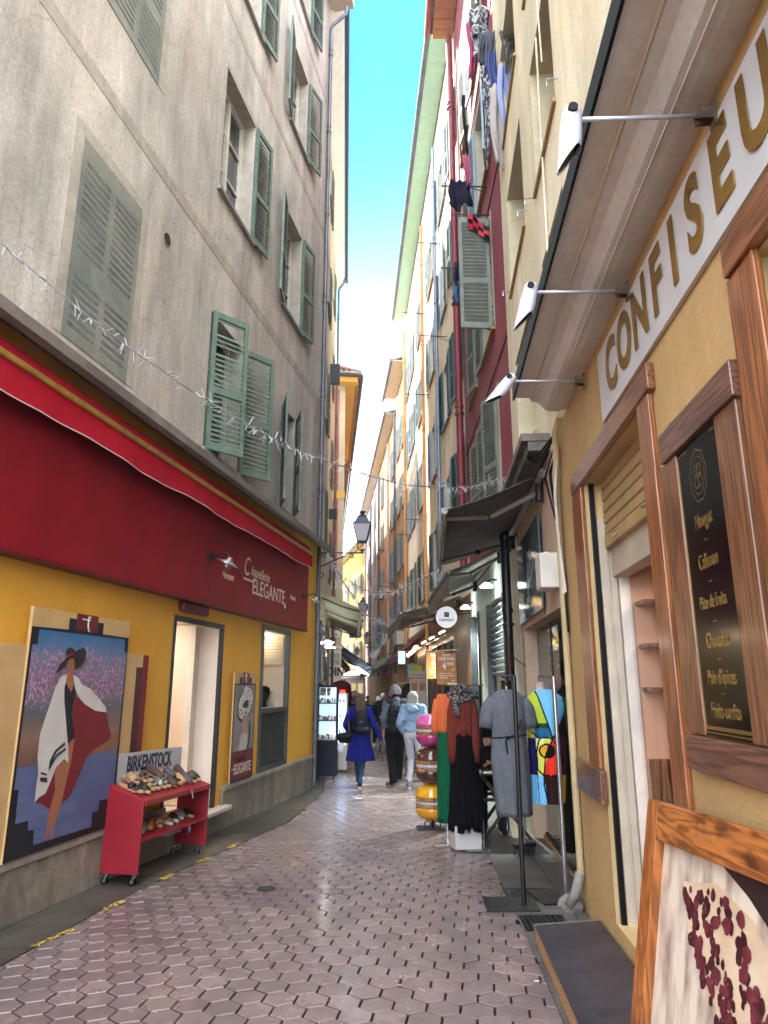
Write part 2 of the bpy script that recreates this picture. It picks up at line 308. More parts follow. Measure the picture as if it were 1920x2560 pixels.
M_redline=pm('plaster_redline','#5a1a24','#4d161f',rough=.85,scale=6)
M_peach=pm('plaster_peach','#f5e0c2','#ecd3b0',rough=.88,scale=2.2,stretch=(1,1,.35),grime=0.7,c3='#f7e9d3',bump=.25,bscale=50)
M_orange=pm('plaster_orange','#f0be8c','#e6b180',rough=.88,scale=2.2,stretch=(1,1,.35),grime=0.7,c3='#f2caa0',bump=.25,bscale=50)
M_pink=pm('plaster_pink','#ecd3c9','#e2c8bd',rough=.88,scale=2.2,c3='#c9ab9f',bump=.2,grime=0.6)
M_lav=pm('plaster_pale','#bdb3bb','#aea5ad',rough=.88,scale=2.2,bump=.2)
M_yellow=pm('plaster_sun','#dcae52','#d0a24a',rough=.88,scale=2.2,bump=.2)
M_crB=pm('plaster_B','#c5bda8','#b4ac98',rough=.88,scale=2.4,stretch=(1,1,.4),grime=0.8,c3='#b9ad98',bump=.3)
M_crC=pm('plaster_quoin','#c7c0ad','#b8b19e',rough=.88,scale=4,bump=.2,grime=0.7)
M_brick=pm('plaster_brick','#b8624f','#ab5947',rough=.88,scale=3,bump=.25,c3='#bb7361',grime=0.6)
M_green=pm('soffit_green','#bfe8d2','#b0dcc6',rough=.6,scale=6)
M_olive=pm('soffit_cream','#e4e0cc','#d3cfba',rough=.7,scale=6)
M_tile=pm('roof_tile','#9c6a4c','#7b4f3a',rough=.85,scale=9,c3='#6a5a4c')
M_tan=pm('sill_tan','#a77f45','#97723d',rough=.8,scale=6)
M_stonesill=pm('sill_stone','#8d8b87','#767470',rough=.8,scale=6)
W_or=wood('wood_orange_z','#9e6134','#6c3f21','z',coat=.4)
W_orx=wood('wood_orange_x','#945c38','#613a23','x',coat=.5)
W_br=wood('wood_brown_z','#85583a','#5c3d27','z')
W_brx=wood('wood_brown_x','#7b5342','#523428','x',coat=.45)
W_pale=wood('wood_pale_x','#b98f5e','#8f6a41','x',coat=.05,rough=.6)
W_burn=wood('wood_burnt_x','#ad6a34','#74401c','x',burn=.85)
W_burnz=wood('wood_burnt_z','#a8652f','#77421d','z',burn=.45)
W_dk=wood('wood_dark','#4a3527','#2c1e16','x',coat=.1,rough=.55)
G_clear=glassm('clear_glass'); G_plas=glassm('plastic_film',(.93,.9,.89,1),.05,1.08)

def stain():
    n=M_hex.node_tree; b=n.nodes['Principled BSDF']; A=n.links.new; src=b.inputs['Base Color'].links[0].from_socket
    t=n.nodes.new('ShaderNodeTexCoord'); nz=n.nodes.new('ShaderNodeTexNoise'); nz.inputs['Scale'].default_value=2.5; A(t.outputs['Object'],nz.inputs[0])
    sc=n.nodes.new('ShaderNodeVectorMath'); sc.operation='SCALE'; sc.inputs['Scale'].default_value=.6; A(nz.outputs['Color'],sc.inputs[0])
    ad=n.nodes.new('ShaderNodeVectorMath'); ad.operation='ADD'; A(t.outputs['Object'],ad.inputs[0]); A(sc.outputs[0],ad.inputs[1])
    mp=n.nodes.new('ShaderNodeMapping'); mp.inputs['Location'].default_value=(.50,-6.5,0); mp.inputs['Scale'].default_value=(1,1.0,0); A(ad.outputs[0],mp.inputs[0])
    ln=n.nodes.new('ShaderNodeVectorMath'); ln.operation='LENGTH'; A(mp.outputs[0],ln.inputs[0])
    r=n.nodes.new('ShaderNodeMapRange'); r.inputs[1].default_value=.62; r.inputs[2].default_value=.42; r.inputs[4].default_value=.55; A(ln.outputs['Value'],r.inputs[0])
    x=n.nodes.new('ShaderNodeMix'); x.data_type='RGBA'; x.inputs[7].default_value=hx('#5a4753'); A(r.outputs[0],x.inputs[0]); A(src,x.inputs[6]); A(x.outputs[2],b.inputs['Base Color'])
stain()
# ---------------- setting: ground ----------------
def sheet(name,pts,dz,mat,thick=.0):
    m=MB(); m.add([(x,y,gz(y)+dz) for x,y in pts],[tuple(range(len(pts)))]); return tag(m.build(name,mat),None,None,kind='structure')
sheet('ground',[(-150,-30),(150,-30),(150,320),(-150,320)],-.03,M_grout)
LE=[(-2.75,1.0),(-2.45,3.2),(-2.213,4.615),(-2.007,6.217),(-1.6,7.86),(-1.2,9.41),(-1.006,12.345),(-1.15,14.5),(-1.45,24),(-1.6,27),(-2.4,36),(-4.2,57)]
RE=[(.72,1.0),(.80,2.6),(.86,3.79),(.94,5.07),(.955,5.6),(1.05,7.63),(1.15,9),(1.3,14),(.95,24),(.75,28.5),(.3,33),(-1.55,56)]
def ipl(P,y):
    for (x0,y0),(x1,y1) in zip(P,P[1:]):
        if y0<=y<=y1: return x0+(x1-x0)*(y-y0)/(y1-y0)
    return P[0][0] if y<P[0][1] else P[-1][0]
def hexpave():
    m=MB(); f=.17; sz=f/math.sqrt(3); a=R(-8); ca,sa=math.cos(a),math.sin(a); rnd=random.Random(3)
    for j in range(4,380):
        for i in range(-60,60):
            x0=(i+.5*(j%2))*f; y0=j*1.5*sz
            cx=x0*ca-y0*sa+0; cyy=x0*sa+y0*ca
            if not(1.2<cyy<56): continue
            if not(ipl(LE,cyy)-.06<cx<ipl(RE,cyy)+.06): continue
            tx,ty=rnd.gauss(0,.006),rnd.gauss(0,.006); dz=rnd.gauss(0,.0009)
            g=.0050; R0=sz-g*1.15; R1=R0-.0035
            V=[]
            for (r,z) in ((R0,-.02),(R0,-.0045),(R1,0)):
                for k in range(6):
                    t=PI/6+k*PI/3+a; px=r*math.cos(t); py=r*math.sin(t)
                    V.append((cx+px,cyy+py,gz(cyy+py)+z+dz+(px*tx+py*ty if z>-.01 else 0)))
            F=[(12,13,14,15,16,17)]
            for q in (0,6):
                for k in range(6): F.append((q+k,q+(k+1)%6,q+6+(k+1)%6,q+6+k))
            m.add(V,[F[0]]+F[7:],0); m.f+= [tuple(len(m.v)-18+i for i in f_) for f_ in F[1:7]]; m.m+=[1]*6
    o=m.build('street_paving',[M_hex,M_grout],fix=False); return tag(o,None,None,kind='structure')
hexpave()
# left kerb strip of wet stone slabs, right strip of grey slabs
def strip(name,E,side,mat,y0,y1,dz,joint=.9,far=1.2):
    m=MB(); y=y0; rnd=random.Random(5)
    while y<y1:
        yn=min(y+joint*rnd.uniform(.85,1.15),y1); e0,e1=ipl(E,y),ipl(E,yn); z0,z1=gz(y)+dz+rnd.gauss(0,.0008),gz(yn)+dz
        g=.004
        for a,b in ((0,.42),(.426,far)):
            m.add([(e0+side*a,y+g,z0),(e0+side*b,y+g,z0),(e1+side*b,yn-g,z0-.02*(yn-y)),(e1+side*a,yn-g,z0-.02*(yn-y))],[(0,1,2,3)])
        y=yn
    return tag(m.build(name,mat),None,None,kind='structure')
sheet('left_gutter_bed',[(x,y) for x,y in LE]+[(x-1.6,y) for x,y in reversed(LE)],.0035,M_grout)
strip('left_pavement',LE,-1,M_slab,1,57,.0075)
sheet('right_gutter_bed',[(x,y) for x,y in RE]+[(x+1.6,y) for x,y in reversed(RE)],.0035,M_grout)
strip('right_pavement',RE,1,M_slab2,1,56,.0075,joint=1.1)
# worn yellow dashes painted along the left kerb
m=MB(); rnd=random.Random(9)
for (xa,ya),(xb,yb) in (((-2.19,4.85),(-2.10,5.18)),((-2.06,5.62),(-2.0,5.86)),((-1.92,6.5),(-1.87,6.7)),((-1.76,7.15),(-1.71,7.36)),((-1.62,7.8),(-1.56,8.05)),((-2.36,3.95),(-2.3,4.15))):
    for k in range(48):
        t=rnd.random(); x=xa+(xb-xa)*t+rnd.uniform(-.028,.028); y=ya+(yb-ya)*t; s=rnd.uniform(.012,.03); q=rnd.uniform(0,3)
        s*=.40; n=5; m.add([(x+s*math.cos(q+2*PI*i/n)*rnd.uniform(.6,1.2),y+1.6*s*math.sin(q+2*PI*i/n)*rnd.uniform(.6,1.2),gz(y)+.0088) for i in range(n)],[tuple(range(n))])
tag(m.build('pavement_marking',M_yel),None,None,kind='structure')
# small round valve cover
c=thing('valve_cover','small round dark metal valve cover among the pink hexagonal pavers','valve cover',(-.965,6.217,gz(6.217)+.002))
MB().lathe([(.075,0),(.075,.004),(.06,.006),(0,.006)],n=20).build('rim',M_dkmetal,c); MB().lathe([(.05,.006),(.045,.009),(0,.009)],n=16).build('lid',plain('3b3d3c',.5,.6),c)

# ---------------- building helpers ----------------
def walls(m,k,u0,u1,z0,z1,holes,depth=6,th=.24,mi=0,mir=1,ends=True):
    s=S(k); us=sorted({u0,u1,*[h[0] for h in holes],*[h[1] for h in holes]}); zs=sorted({z0,z1,*[h[2] for h in holes],*[h[3] for h in holes]})
    def P(u,o,z): return (u,s*o,z)
    for a,b in zip(us,us[1:]):
        for c,d in zip(zs,zs[1:]):
            cu,cz=(a+b)/2,(c+d)/2
            if any(h[0]<cu<h[1] and h[2]<cz<h[3] for h in holes): continue
            m.add([P(a,0,c),P(b,0,c),P(b,0,d),P(a,0,d)],[(0,1,2,3)],mi)
    for h in holes:
        a,b,c,d=h[:4]; t=h[4] if len(h)>4 and h[4] else th
        for q in ([(a,c),(b,c)],[(b,c),(b,d)],[(b,d),(a,d)],[(a,d),(a,c)]):
            (p0,q0),(p1,q1)=q; m.add([P(p0,0,q0),P(p1,0,q1),P(p1,-t,q1),P(p0,-t,q0)],[(0,1,2,3)],mir)
    if ends:
        for u in (u0,u1): m.add([P(u,0,z0),P(u,-depth,z0),P(u,-depth,z1),P(u,0,z1)],[(0,1,2,3)],mi)
        m.add([P(u0,-depth,z0),P(u1,-depth,z0),P(u1,-depth,z1),P(u0,-depth,z1)],[(0,1,2,3)],mi)
        m.add([P(u0,0,z1),P(u1,0,z1),P(u1,-depth,z1),P(u0,-depth,z1)],[(0,1,2,3)],mi)
SHC={}
def shutter_mesh(w,h,mat,gap=False,sag=0):
    key=(round(w,2),round(h,2),mat.name,gap)
    if key in SHC: return SHC[key]
    m=MB(); st=.055; t=.018
    m.box(0,st,-t,t,0,h); m.box(w-st,w,-t,t,0,h)
    rails=[(0,.10),(h*.40,h*.40+.09),(h-.08,h)]
    for a,b in rails: m.box(st,w-st,-t*.9,t*.9,a,b)
    for (a,b) in ((.10,h*.40),(h*.40+.09,h-.08)):
        n=max(3,int((b-a)/.062)); p=(b-a)/n
        for i in range(n):
            if gap and b>h*.5 and i in (n-2,n-3,n-7): continue
            z=a+(i+.5)*p; dy,dz=.017,.02
            m.add([(st,-dy,z-dz),(w-st,-dy,z-dz),(w-st,dy,z+dz),(st,dy,z+dz),(st,-dy,z-dz+.009),(w-st,-dy,z-dz+.009),(w-st,dy,z+dz+.009),(st,dy,z+dz+.009)],[(3,2,1,0),(4,5,6,7),(0,1,5,4),(2,3,7,6)])
    me=m.mesh('shutter'); me.materials.append(mat); SHC[key]=me; return me
def shutter(k,parent,u,z,w,h,near,ang,mat,o=.03,gap=False,name='shutter'):
    """leaf hinged at u; near=True: hinge on the near jamb; ang = degrees opened from closed"""
    s=S(k); me=shutter_mesh(w,h,mat,gap)
    a=R(ang); d=(math.cos(a) if near else -math.cos(a), s*math.sin(a)); return put(name,me,parent,loc=(u,s*o,z),rot=(0,0,math.atan2(d[1],d[0])))
def window(k,par,u0,u1,z0,z1,mat=None,aL=170,aR=170,th=.2,frame_mat=None,sill=None,border=None,left=True,right=True,split=True,gapR=False,gapL=False,pane=None,mull=True,lw=None):
    s=S(k); m=MB(); m.add([(u0,-s*th,z0),(u1,-s*th,z0),(u1,-s*th,z1),(u0,-s*th,z1)],[(0,1,2,3)]); p=m.build('window',pane or M_pane,par)
    f=MB(); fw=.055; o0,o1=-th+.002,-th+.05
    for a,b,c,d in ((u0,u0+fw,z0,z1),(u1-fw,u1,z0,z1),(u0+fw,u1-fw,z0,z0+fw),(u0+fw,u1-fw,z1-fw,z1)): fbox(f,k,a,b,o0,o1,c,d)
    if mull:
        c=(u0+u1)/2; fbox(f,k,c-.035,c+.035,o0,o1+.01,z0+fw,z1-fw)
        for q in (.36,.68): fbox(f,k,u0+fw,c-.035,o0,o1-.02,z0+(z1-z0)*q,z0+(z1-z0)*q+.03); fbox(f,k,c+.035,u1-fw,o0,o1-.02,z0+(z1-z0)*q,z0+(z1-z0)*q+.03)
    f.build('frame',frame_mat or M_frame,p)
    if sill: q=MB(); fbox(q,k,u0-.08,u1+.08,-th+.055,.06,z0-.05,z0); q.build('sill',sill,p,bevel=.004)
    if border:
        q=MB(); bw=.11
        for a,b,c,d in ((u0-bw,u0,z0,z1+bw),(u1,u1+bw,z0,z1+bw),(u0,u1,z1,z1+bw)): fbox(q,k,a,b,.001,.004,c,d)
        q.build('surround',border,p)
    if mat:
        w=lw or (u1-u0)/2
        if left: shutter(k,p,u0,z0,w,z1-z0,True,aL,mat,gap=gapL)
        if right: shutter(k,p,u1,z0,w,z1-z0,False,aR,mat,gap=gapR)
    return p
def pipe(k,name,par,u,o,z0,z1,r,mat,foot=None,top=None,coll=2.1):
    s=S(k); m=MB(); pts=[(u,s*o,z0),(u,s*o,z1)]
    if top: pts+= [(u,s*(o+.03),z1+.12),(u,s*(o+top),z1+.4),(u,s*(o+top),z1+.6)]
    m.tube(pts,r,10); z=z0+1.1
    while z<z1: m.tube([(u,s*o,z),(u,s*o,z+.05)],r*1.25,10); m.tube([(u,s*o,z-.15),(u,s*o,z-.13)],r*1.4,10); z+=coll
    return m.build(name,mat,par,smooth='a')

# ---------------- left building (hat shop below) ----------------
bA=froot('A','grey_plaster_building','weathered grey plaster house with green shutters above the red hat shop','building')
SA=S('A')
holes=[(-5.35,-4.02,.10,2.23,.06),(-2.65,-1.36,.32,2.35,.06),(-4.97,-3.87,7.86,9.86),(-2.35,-1.37,7.70,9.63),(-2.3,-1.30,11.46,13.30),(-4.97,-3.9,11.57,13.5),(-4.95,-3.9,4.25,6.08),(-2.15,-1.45,4.24,5.97),(-2.3,-1.3,14.6,16.2)]
m=MB(); s=SA
lo=[h for h in holes if h[3]<3]; hi=[h for h in holes if h[3]>3]
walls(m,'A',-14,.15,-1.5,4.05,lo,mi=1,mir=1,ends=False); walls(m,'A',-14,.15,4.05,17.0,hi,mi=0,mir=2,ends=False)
for u in (-14,.15): m.add([(u,0,-1.5),(u,-s*9,-1.5),(u,-s*9,17),(u,0,17)],[(0,1,2,3)],0)
m.add([(-14,-s*9,-1.5),(.15,-s*9,-1.5),(.15,-s*9,17),(-14,-s*9,17)],[(0,1,2,3)],0); m.add([(-14,0,17),(.15,0,17),(.15,-s*9,17),(-14,-s*9,17)],[(0,1,2,3)],0)
m.build('wall',[M_A,M_Ay,M_Alight],bA)
m=MB()
for z in (6.87,10.75,14.1): fbox(m,'A',-14,.12,.001,.004,z,z+.16)
fbox(m,'A',-.32,.1,.001,.0035,4.1,6.86)
m.build('painted_band',M_Aband,bA)
window('A',bA,*holes[2][:4],M_shut,border=M_Alight,left=False,aR=172,sill=M_stonesill,lw=.5,th=.24)
window('A',bA,*holes[3][:4],M_shut,aL=168,aR=170,sill=M_stonesill,th=.24)
window('A',bA,*holes[4][:4],M_shut,aL=168,aR=165,sill=M_stonesill,th=.24)
window('A',bA,*holes[5][:4],M_shut,left=False,aR=170,sill=M_stonesill,lw=.5,th=.24)
window('A',bA,*holes[6][:4],M_shut,aL=35,aR=148,sill=M_stonesill,gapL=True,lw=.52,th=.24)
window('A',bA,*holes[7][:4],M_shutd,aL=155,aR=28,sill=M_stonesill,lw=.52,th=.24)
window('A',bA,*holes[8][:4],M_shut,aL=168,aR=170,sill=M_stonesill,th=.24)
# painted (trompe l'oeil) shutters
M_fk=pm('painted_shutter','#757d75','#666d66',rough=.9,scale=5,c3='#918f86',bump=.3,detail=9); M_fkd=pm('painted_slat','#585e5b','#4c514e',rough=.9,scale=8,c3='#7b7c75')
for u0,u1,z0,z1 in ((-7.69,-6.69,4.3,6.22),(-7.62,-6.63,7.85,9.85)):
    p=MB(); fbox(p,'A',u0,u1,.0045,.008,z0,z1); p=p.build('painted_window',M_fk,bA); q=MB()
    for a in (u0+.07,(u0+u1)/2+.05):
        w2=(u1-u0)/2-.12
        for c,d in ((z0+.12,z0+.72),(z0+.86,z1-.12)):
            n=int((d-c)/.075)
            for i in range(n): z=c+i*.075; fbox(q,'A',a,a+w2,.0085,.010,z,z+.036)
    q.build('painted_shutter_stripe',M_fkd,p)
    q=MB()
    for a,b,c,d in ((u0-.13,u0,z0,z1+.12),(u1,u1+.13,z0,z1+.12),(u0,u1,z1,z1+.12)): fbox(q,'A',a,b,.001,.0042,c,d)
    q.build('painted_surround',M_Alight,p)
# vent, pipe, roof
m=MB(); m.tube([(-6.17,0,6.25),(-6.17,s*.012,6.25)],.07,18); m.build('vent',plain('3a322a',.8),bA); m=MB(); m.tube([(-6.17,s*.001,6.25),(-6.17,s*.008,6.25)],.085,18); m.build('vent_ring',M_Alight,bA)
pipe('A','drainpipe',bA,.06,.07,-.2,16.2,.04,M_zinc,top=.35)
m=MB(); m.box(-14,.3,min(s*.55,-s*9),max(s*.55,-s*9),17.0,17.15); m.build('roof',M_crC,bA)
# plinth
m=MB()
for a,b in ((-14,-5.35),(-3.87,.02)): fbox(m,'A',a,b,.001,.045,-.6,.26)
m.build('plinth',M_plinth,bA,bevel=.005)
m=MB()
for a,b in ((-14,-5.35),(-3.87,.02)): fbox(m,'A',a,b,.001,.065,.26,.31)
m.build('plinth_cap',M_plinthcap,bA,bevel=.006)
m=MB(); fbox(m,'A',-5.40,-3.80,-.7,.14,.05,.10); m.build('doorstep',M_marble,bA,bevel=.01)
m=MB(); fbox(m,'A',-5.35,-3.87,-.02,.05,-.5,.05); m.build('step_riser',M_plinth,bA)
# door opening with dark frame and a white lined passage
m=MB()
for a,b,c,d in ((-5.35,-5.30,.10,2.17),(-4.08,-4.02,.10,2.17),(-5.35,-4.02,2.17,2.23)): fbox(m,'A',a,b,-.035,.012,c,d)
d_=m.build('doorway',M_dkmetal,bA,bevel=.003)
Mw=pm('passage_white','#ded8cf','#d3cdc4',rough=.6,scale=2)
m=MB(); fbox(m,'A',-5.5,-3.9,-2.4,-.062,2.24,2.28); fbox(m,'A',-5.52,-5.46,-2.4,-.062,.1,2.24); fbox(m,'A',-3.96,-3.90,-2.4,-.062,.1,2.24); fbox(m,'A',-5.5,-3.9,-2.46,-2.4,.1,2.24); fbox(m,'A',-5.5,-3.9,-2.4,-.7,.05,.1)
m.build('passage',Mw,bA)
m=MB()
fbox(m,'A',-4.06,-3.965,-2.3,-.42,.11,2.22)
m.build('sliding_door',pm('door_peach','#d8c3b2','#ccb7a6',rough=.5,scale=2),bA)
m=MB(); fbox(m,'A',-4.10,-3.965,-.418,-.33,.11,2.22); m.build('door_post',M_white,bA,bevel=.004)
def area(name,k,u,o,z,size,power,col,rot=None,par=None):
    l=bpy.data.lights.new(name,'AREA'); l.energy=power; l.size=size; l.color=col; ob=bpy.data.objects.new(name,l); COL.objects.link(ob); ob.location=W(k,u,o,z); ob.rotation_euler=rot or (0,0,0); return ob
# ceiling lamp of the passage
m=MB(); m.box(-.15,.15,-.15,.15,-.03,0); q=thing('ceiling_light','flat white ceiling light inside the hat shop doorway','ceiling light',W('A',-4.4,-1.2,2.235),FR['A'][3]); m.build('diffuser',emit('lampwhite','#fff1e4',22),q)
# shop window: frame, glass, louvred vent, display box
f=MB(); 
for a,b,c,d in ((-2.65,-2.58,.32,2.35),(-1.43,-1.36,.32,2.35),(-2.58,-1.43,2.28,2.35),(-2.58,-1.43,1.10,1.17),(-2.58,-1.43,.32,.39)): fbox(f,'A',a,b,-.05,.025,c,d)
M_grey=pm('frame_grey','#4f5456','#434849',rough=.45,scale=6,metal=.3)
sw=f.build('shop_window',M_grey,bA,bevel=.004)
g=MB(); g.add([(-2.58,-s*.02,1.17),(-1.43,-s*.02,1.17),(-1.43,-s*.02,2.28),(-2.58,-s*.02,2.28)],[(0,1,2,3)]); g.build('glass',G_clear,sw)
g=MB()
for i in range(17):
    z=.41+i*.0405; g.add([(-2.58,s*.0,z),(-1.43,s*.0,z),(-1.43,-s*.035,z+.036),(-2.58,-s*.035,z+.036),(-2.58,s*.0,z+.008),(-1.43,s*.0,z+.008),(-1.43,-s*.035,z+.044),(-2.58,-s*.035,z+.044)],[(0,1,2,3),(7,6,5,4),(0,4,5,1)])
g.build('louvre',M_grey,sw)
g=MB(); fbox(g,'A',-2.64,-1.37,-.9,-.86,.4,2.34); fbox(g,'A',-2.66,-2.62,-.9,-.06,.4,2.34); fbox(g,'A',-1.39,-1.35,-.9,-.06,.4,2.34); fbox(g,'A',-2.64,-1.37,-.9,-.06,1.12,1.16); fbox(g,'A',-2.64,-1.37,-.9,-.06,2.30,2.34)
g.build('display_box',Mw,sw)
g=MB()
for i in range(9): z=1.82+i*.048; fbox(g,'A',-1.42,-1.392,-.8,-.08,z,z+.036)
g.build('rolled_blind',M_white,sw)
q=thing('window_spotlight','lit spotlight behind the hat shop window glass','spotlight',W('A',-1.62,-.4,2.27),FR['A'][3]); MB().lathe([(.0,-.05),(.06,-.05),(.05,0),(0,0)],n=14).build('lamp',emit('lampwarm','#ffe3b8',14),q)
# display heads with hats
def head_display(u,o,z,skin,hat=None,lab=''):
    r=froot('A','hat_mannequin',lab,'display head',u,o,z,'display heads in the hat shop window'); h=MB(); h.lathe([(.05,0),(.055,.02),(.04,.06),(.05,.10),(.075,.14),(.085,.19),(.08,.24),(.05,.28),(0,.29)],n=16,sy=1.15).build('bust',skin,r,smooth=True)
    if hat: h=MB(); h.lathe([(.092,.21),(.095,.24),(.085,.29),(.05,.315),(0,.32)],n=18); h.box(-.06,.16,-.08,.08,.212,.222); h.build('cap',hat,r,smooth='a')
head_display(-1.74,-.26,1.165,plain('1c1a19',.6),plain('15130f',.8),'black display head wearing a dark flat cap behind the shop window'); head_display(-1.50,-.3,1.165,plain('e2ddd3',.5),None,'plain white display head behind the shop window glass')
# projecting slab over the shop
m=MB(); prof=[(0,4.24),(s*.36,3.97),(s*.36,3.88),(s*.30,3.86),(s*.28,3.92),(0,4.06)]
m.prism(prof,'x',-14,.16); m.build('canopy_slab',pm('slab_grey','#8b857d','#726c66',rough=.75,scale=4,c3='#625a57',bump=.2),bA)
m=MB(); m.add([(-14,s*.0,4.058),(.15,s*.0,4.058),(.15,s*.28,3.918),(-14,s*.28,3.918)],[(0,1,2,3)])
# folded awning
aw=froot('A','red_awning','retracted red awning with gold front bar above the hat shop sign','awning',-6,0,3.6)
m=MB(); fbox(m,'A',-7.9,5.0,.235,.285,.03,.085); m.build('front_bar',M_gold,aw,bevel=.012)
m=MB(); fbox(m,'A',-7.9,4.95,.03,.19,.06,.22); m.build('cassette',M_red,aw,bevel=.03)
m=MB(); m.add([(-7.9,s*.19,.20),(4.95,s*.19,.20),(4.95,s*.26,.085),(-7.9,s*.26,.085)],[(0,1,2,3)]); m.build('fabric',M_red,aw)
m=MB(); N=220; top=[];bot=[]
for i in range(N+1):
    u=-7.9+12.85*i/N; w_=.012*math.sin(u*4.1)+.006*math.sin(u*11); top.append((u,s*(.262),.03)); bot.append((u,s*(.262+w_),-.19+.012*math.sin(u*2.9)))
V=top+[((a[0]),(a[1]+b[1])/2+s*.004*math.sin(a[0]*9),(a[2]+b[2])/2) for a,b in zip(top,bot)]+bot
n=N+1; m.add(V,[(i,i+1,n+i+1,n+i) for i in range(N)]+[(n+i,n+i+1,2*n+i+1,2*n+i) for i in range(N)]); val=m.build('valance',M_red,aw,smooth=True)
m=MB(); m.tube(bot,.0055,5); m.build('piping',plain('d9d2cc',.7),val,smooth=True)
# red shop sign
sg=froot('A','shop_sign','long dark red shop sign with white script lettering above the yellow wall','shop sign',-3,0,2.95)
m=MB(); fbox(m,'A',-9,2.27,.003,.11,-.545,.56); m.build('board',M_signred,sg,bevel=.008)
for u_ in (-6.2,-3.6,-1.0,1.6): m=MB(); fbox(m,'A',u_,u_+.004,.1102,.1112,-.545,.56); m.build('panel_seam',plain('4a0a14',.6),sg)
m=MB(); fbox(m,'A',-9,2.27,.004,.13,-.565,-.549); m.build('lower_edge',plain('58111b',.5),sg)
m=MB(); fbox(m,'A',-2.3,-1.65,.005,.09,-.68,-.566); m.build('shutter_housing',plain('5e1520',.6),sg,bevel=.03)
Mlt=plain('d8cfc6',.5)
Z=-2.95
t1=ftext('A','hapellerie',.20,Mlt,sg,-.10,.113,.05,shear=.35,fitw=.74,bold=.0); ftext('A','C',.36,Mlt,sg,-.64,.114,.075,shear=.25,sx=.8)
t2=ftext('A','ELEGANTE',.30,Mlt,sg,.30,.113,-.155,fitw=1.38,bold=.001)
m=MB(); fbox(m,'A',-.74,-.34,.112,.116,-.10,-.075); m.build('flourish_bar',Mlt,sg)
m=MB(); fbox(m,'A',.98,1.05,.112,.116,-.30,-.24); m.build('dot',Mlt,sg)
ftext('A','Homme',.13,Mlt,sg,-1.25,.113,-.14,shear=.3,sx=.8); ftext('A','Femme',.12,Mlt,sg,1.40,.113,-.09,shear=.3,sx=.8)
m=MB(); Md=plain('3d0a12',.5)
for dx in (0,.07):
    for a,b,c,d in ((-1.92+dx,-1.905+dx,-.28,.30-dx),(-1.9+dx,-.72,.285-dx,.30-dx),(-1.92+dx,-1.86+dx,-.295,-.28),(-1.86+dx,-1.845+dx,-.34,-.28),(-1.86+dx,-1.78+dx,-.355,-.34),(-1.78+dx,-1.765+dx,-.40,-.34),(-1.78+dx,-1.62+dx,-.415,-.40)): fbox(m,'A',a,b,.1105,.113,c,d)
m.build('stepped_outline',Md,sg)
# gooseneck wall lamps with clear bulbs
def wlamp(u,z,label):
    r=froot('A','wall_lamp',label,'wall lamp',u,.112,z,'gooseneck lamps on the red shop sign'); b=MB(); b.tube([(0,0,0),(0,s*.03,0)],.05,14); b.build('base',M_dkmetal,r,smooth='a')
    b=MB(); b.tube([(0,s*.03,0),(0,s*.10,.015),(.0,s*.17,.035),(.0,s*.22,.02),(.0,s*.25,-.02)],.009,8); b.build('arm',M_dkmetal,r,smooth=True)
    T=Matrix.Translation((0,s*.25,-.02))@Matrix.Rotation(R(25)*-s,4,'X')
    b=MB(); b.M=T; b.lathe([(.03,.0),(.035,-.03),(.06,-.05),(.135,-.075),(.138,-.08),(.055,-.058),(.03,-.045)],n=24,caps=False); b.build('shade',plain('8e9090',.3,.6),r,smooth=True)
    b=MB(); b.M=T; b.lathe([(.03,-.04),(.045,-.07),(.052,-.11),(.048,-.15),(.02,-.175),(0,-.178)],n=16,caps=False); b.build('glass_cover',glassm('bulb_glass',(.95,.93,.9,1),.12),r,smooth=True)
    b=MB(); b.M=T; b.lathe([(.012,-.04),(.02,-.08),(.024,-.11),(0,-.13)],n=10,caps=False); b.build('bulb',plain('d8cfc0',.3),r,smooth=True)
wlamp(-4.78,2.96,'round gooseneck lamp over the word Homme on the red shop sign'); wlamp(-1.02,2.96,'gooseneck lamp at the far end of the red shop sign')

# ---------------- painted posters on the yellow wall ----------------
PB=plain('c9a672',.6); Pdk=plain('10151c',.55); Pmar=plain('4a0f1c',.55); Pred=plain('7a1420',.55); Pwh=plain('d2cec9',.6); Psk=plain('a66a4c',.6)
def flatpoly(m,k,pts,o,mi=0,u0=0,z0=0):
    s=S(k); bm_v=[(u-u0,s*o,z-z0) for u,z in pts]; from mathutils.geometry import tessellate_polygon
    t=tessellate_polygon([[Vector((u,z,0)) for u,z in pts]]); m.add(bm_v,[tuple(x) for x in t],mi)
def board(name,label,cat,k,u0,u1,z0,z1,o0,o1,mat):
    r=froot(k,name,label,cat,u0,0,z0); m=MB(); fbox(m,k,0,u1-u0,o0,o1,0,z1-z0); m.build('panel',mat,r,bevel=.003); return r
pl=board('painted_panel','cream painted panel with dark red stripe at the left edge of the wall','painted panel','A',-9.6,-7.69,.33,1.785,.045,.06,PB)
m=MB(); fbox(m,'A',0,1.66,.061,.063,0,.22); fbox(m,'A',0,1.62,.061,.063,.62,1.34); m.build('stripe',Pmar,pl)
pr=board('painted_panel','cream painted panel with maroon and red stripes beside the doorway','painted panel','A',-6.35,-5.93,.62,1.775,.045,.06,PB)
m=MB(); fbox(m,'A',.32,.42,.061,.063,0,1.155); m.build('red_stripe',Pred,pr); m=MB(); fbox(m,'A',.21,.32,.061,.063,0,1.04); m.build('maroon_stripe',Pmar,pr)
U0,Z0=-7.69,.35
pp=board('poster_panel','large painted panel of a woman in a wide dark hat and white wrap','poster','A',U0,-6.34,.315,2.065,.05,.075,PB); pp.location.z=.315; Z0=.315
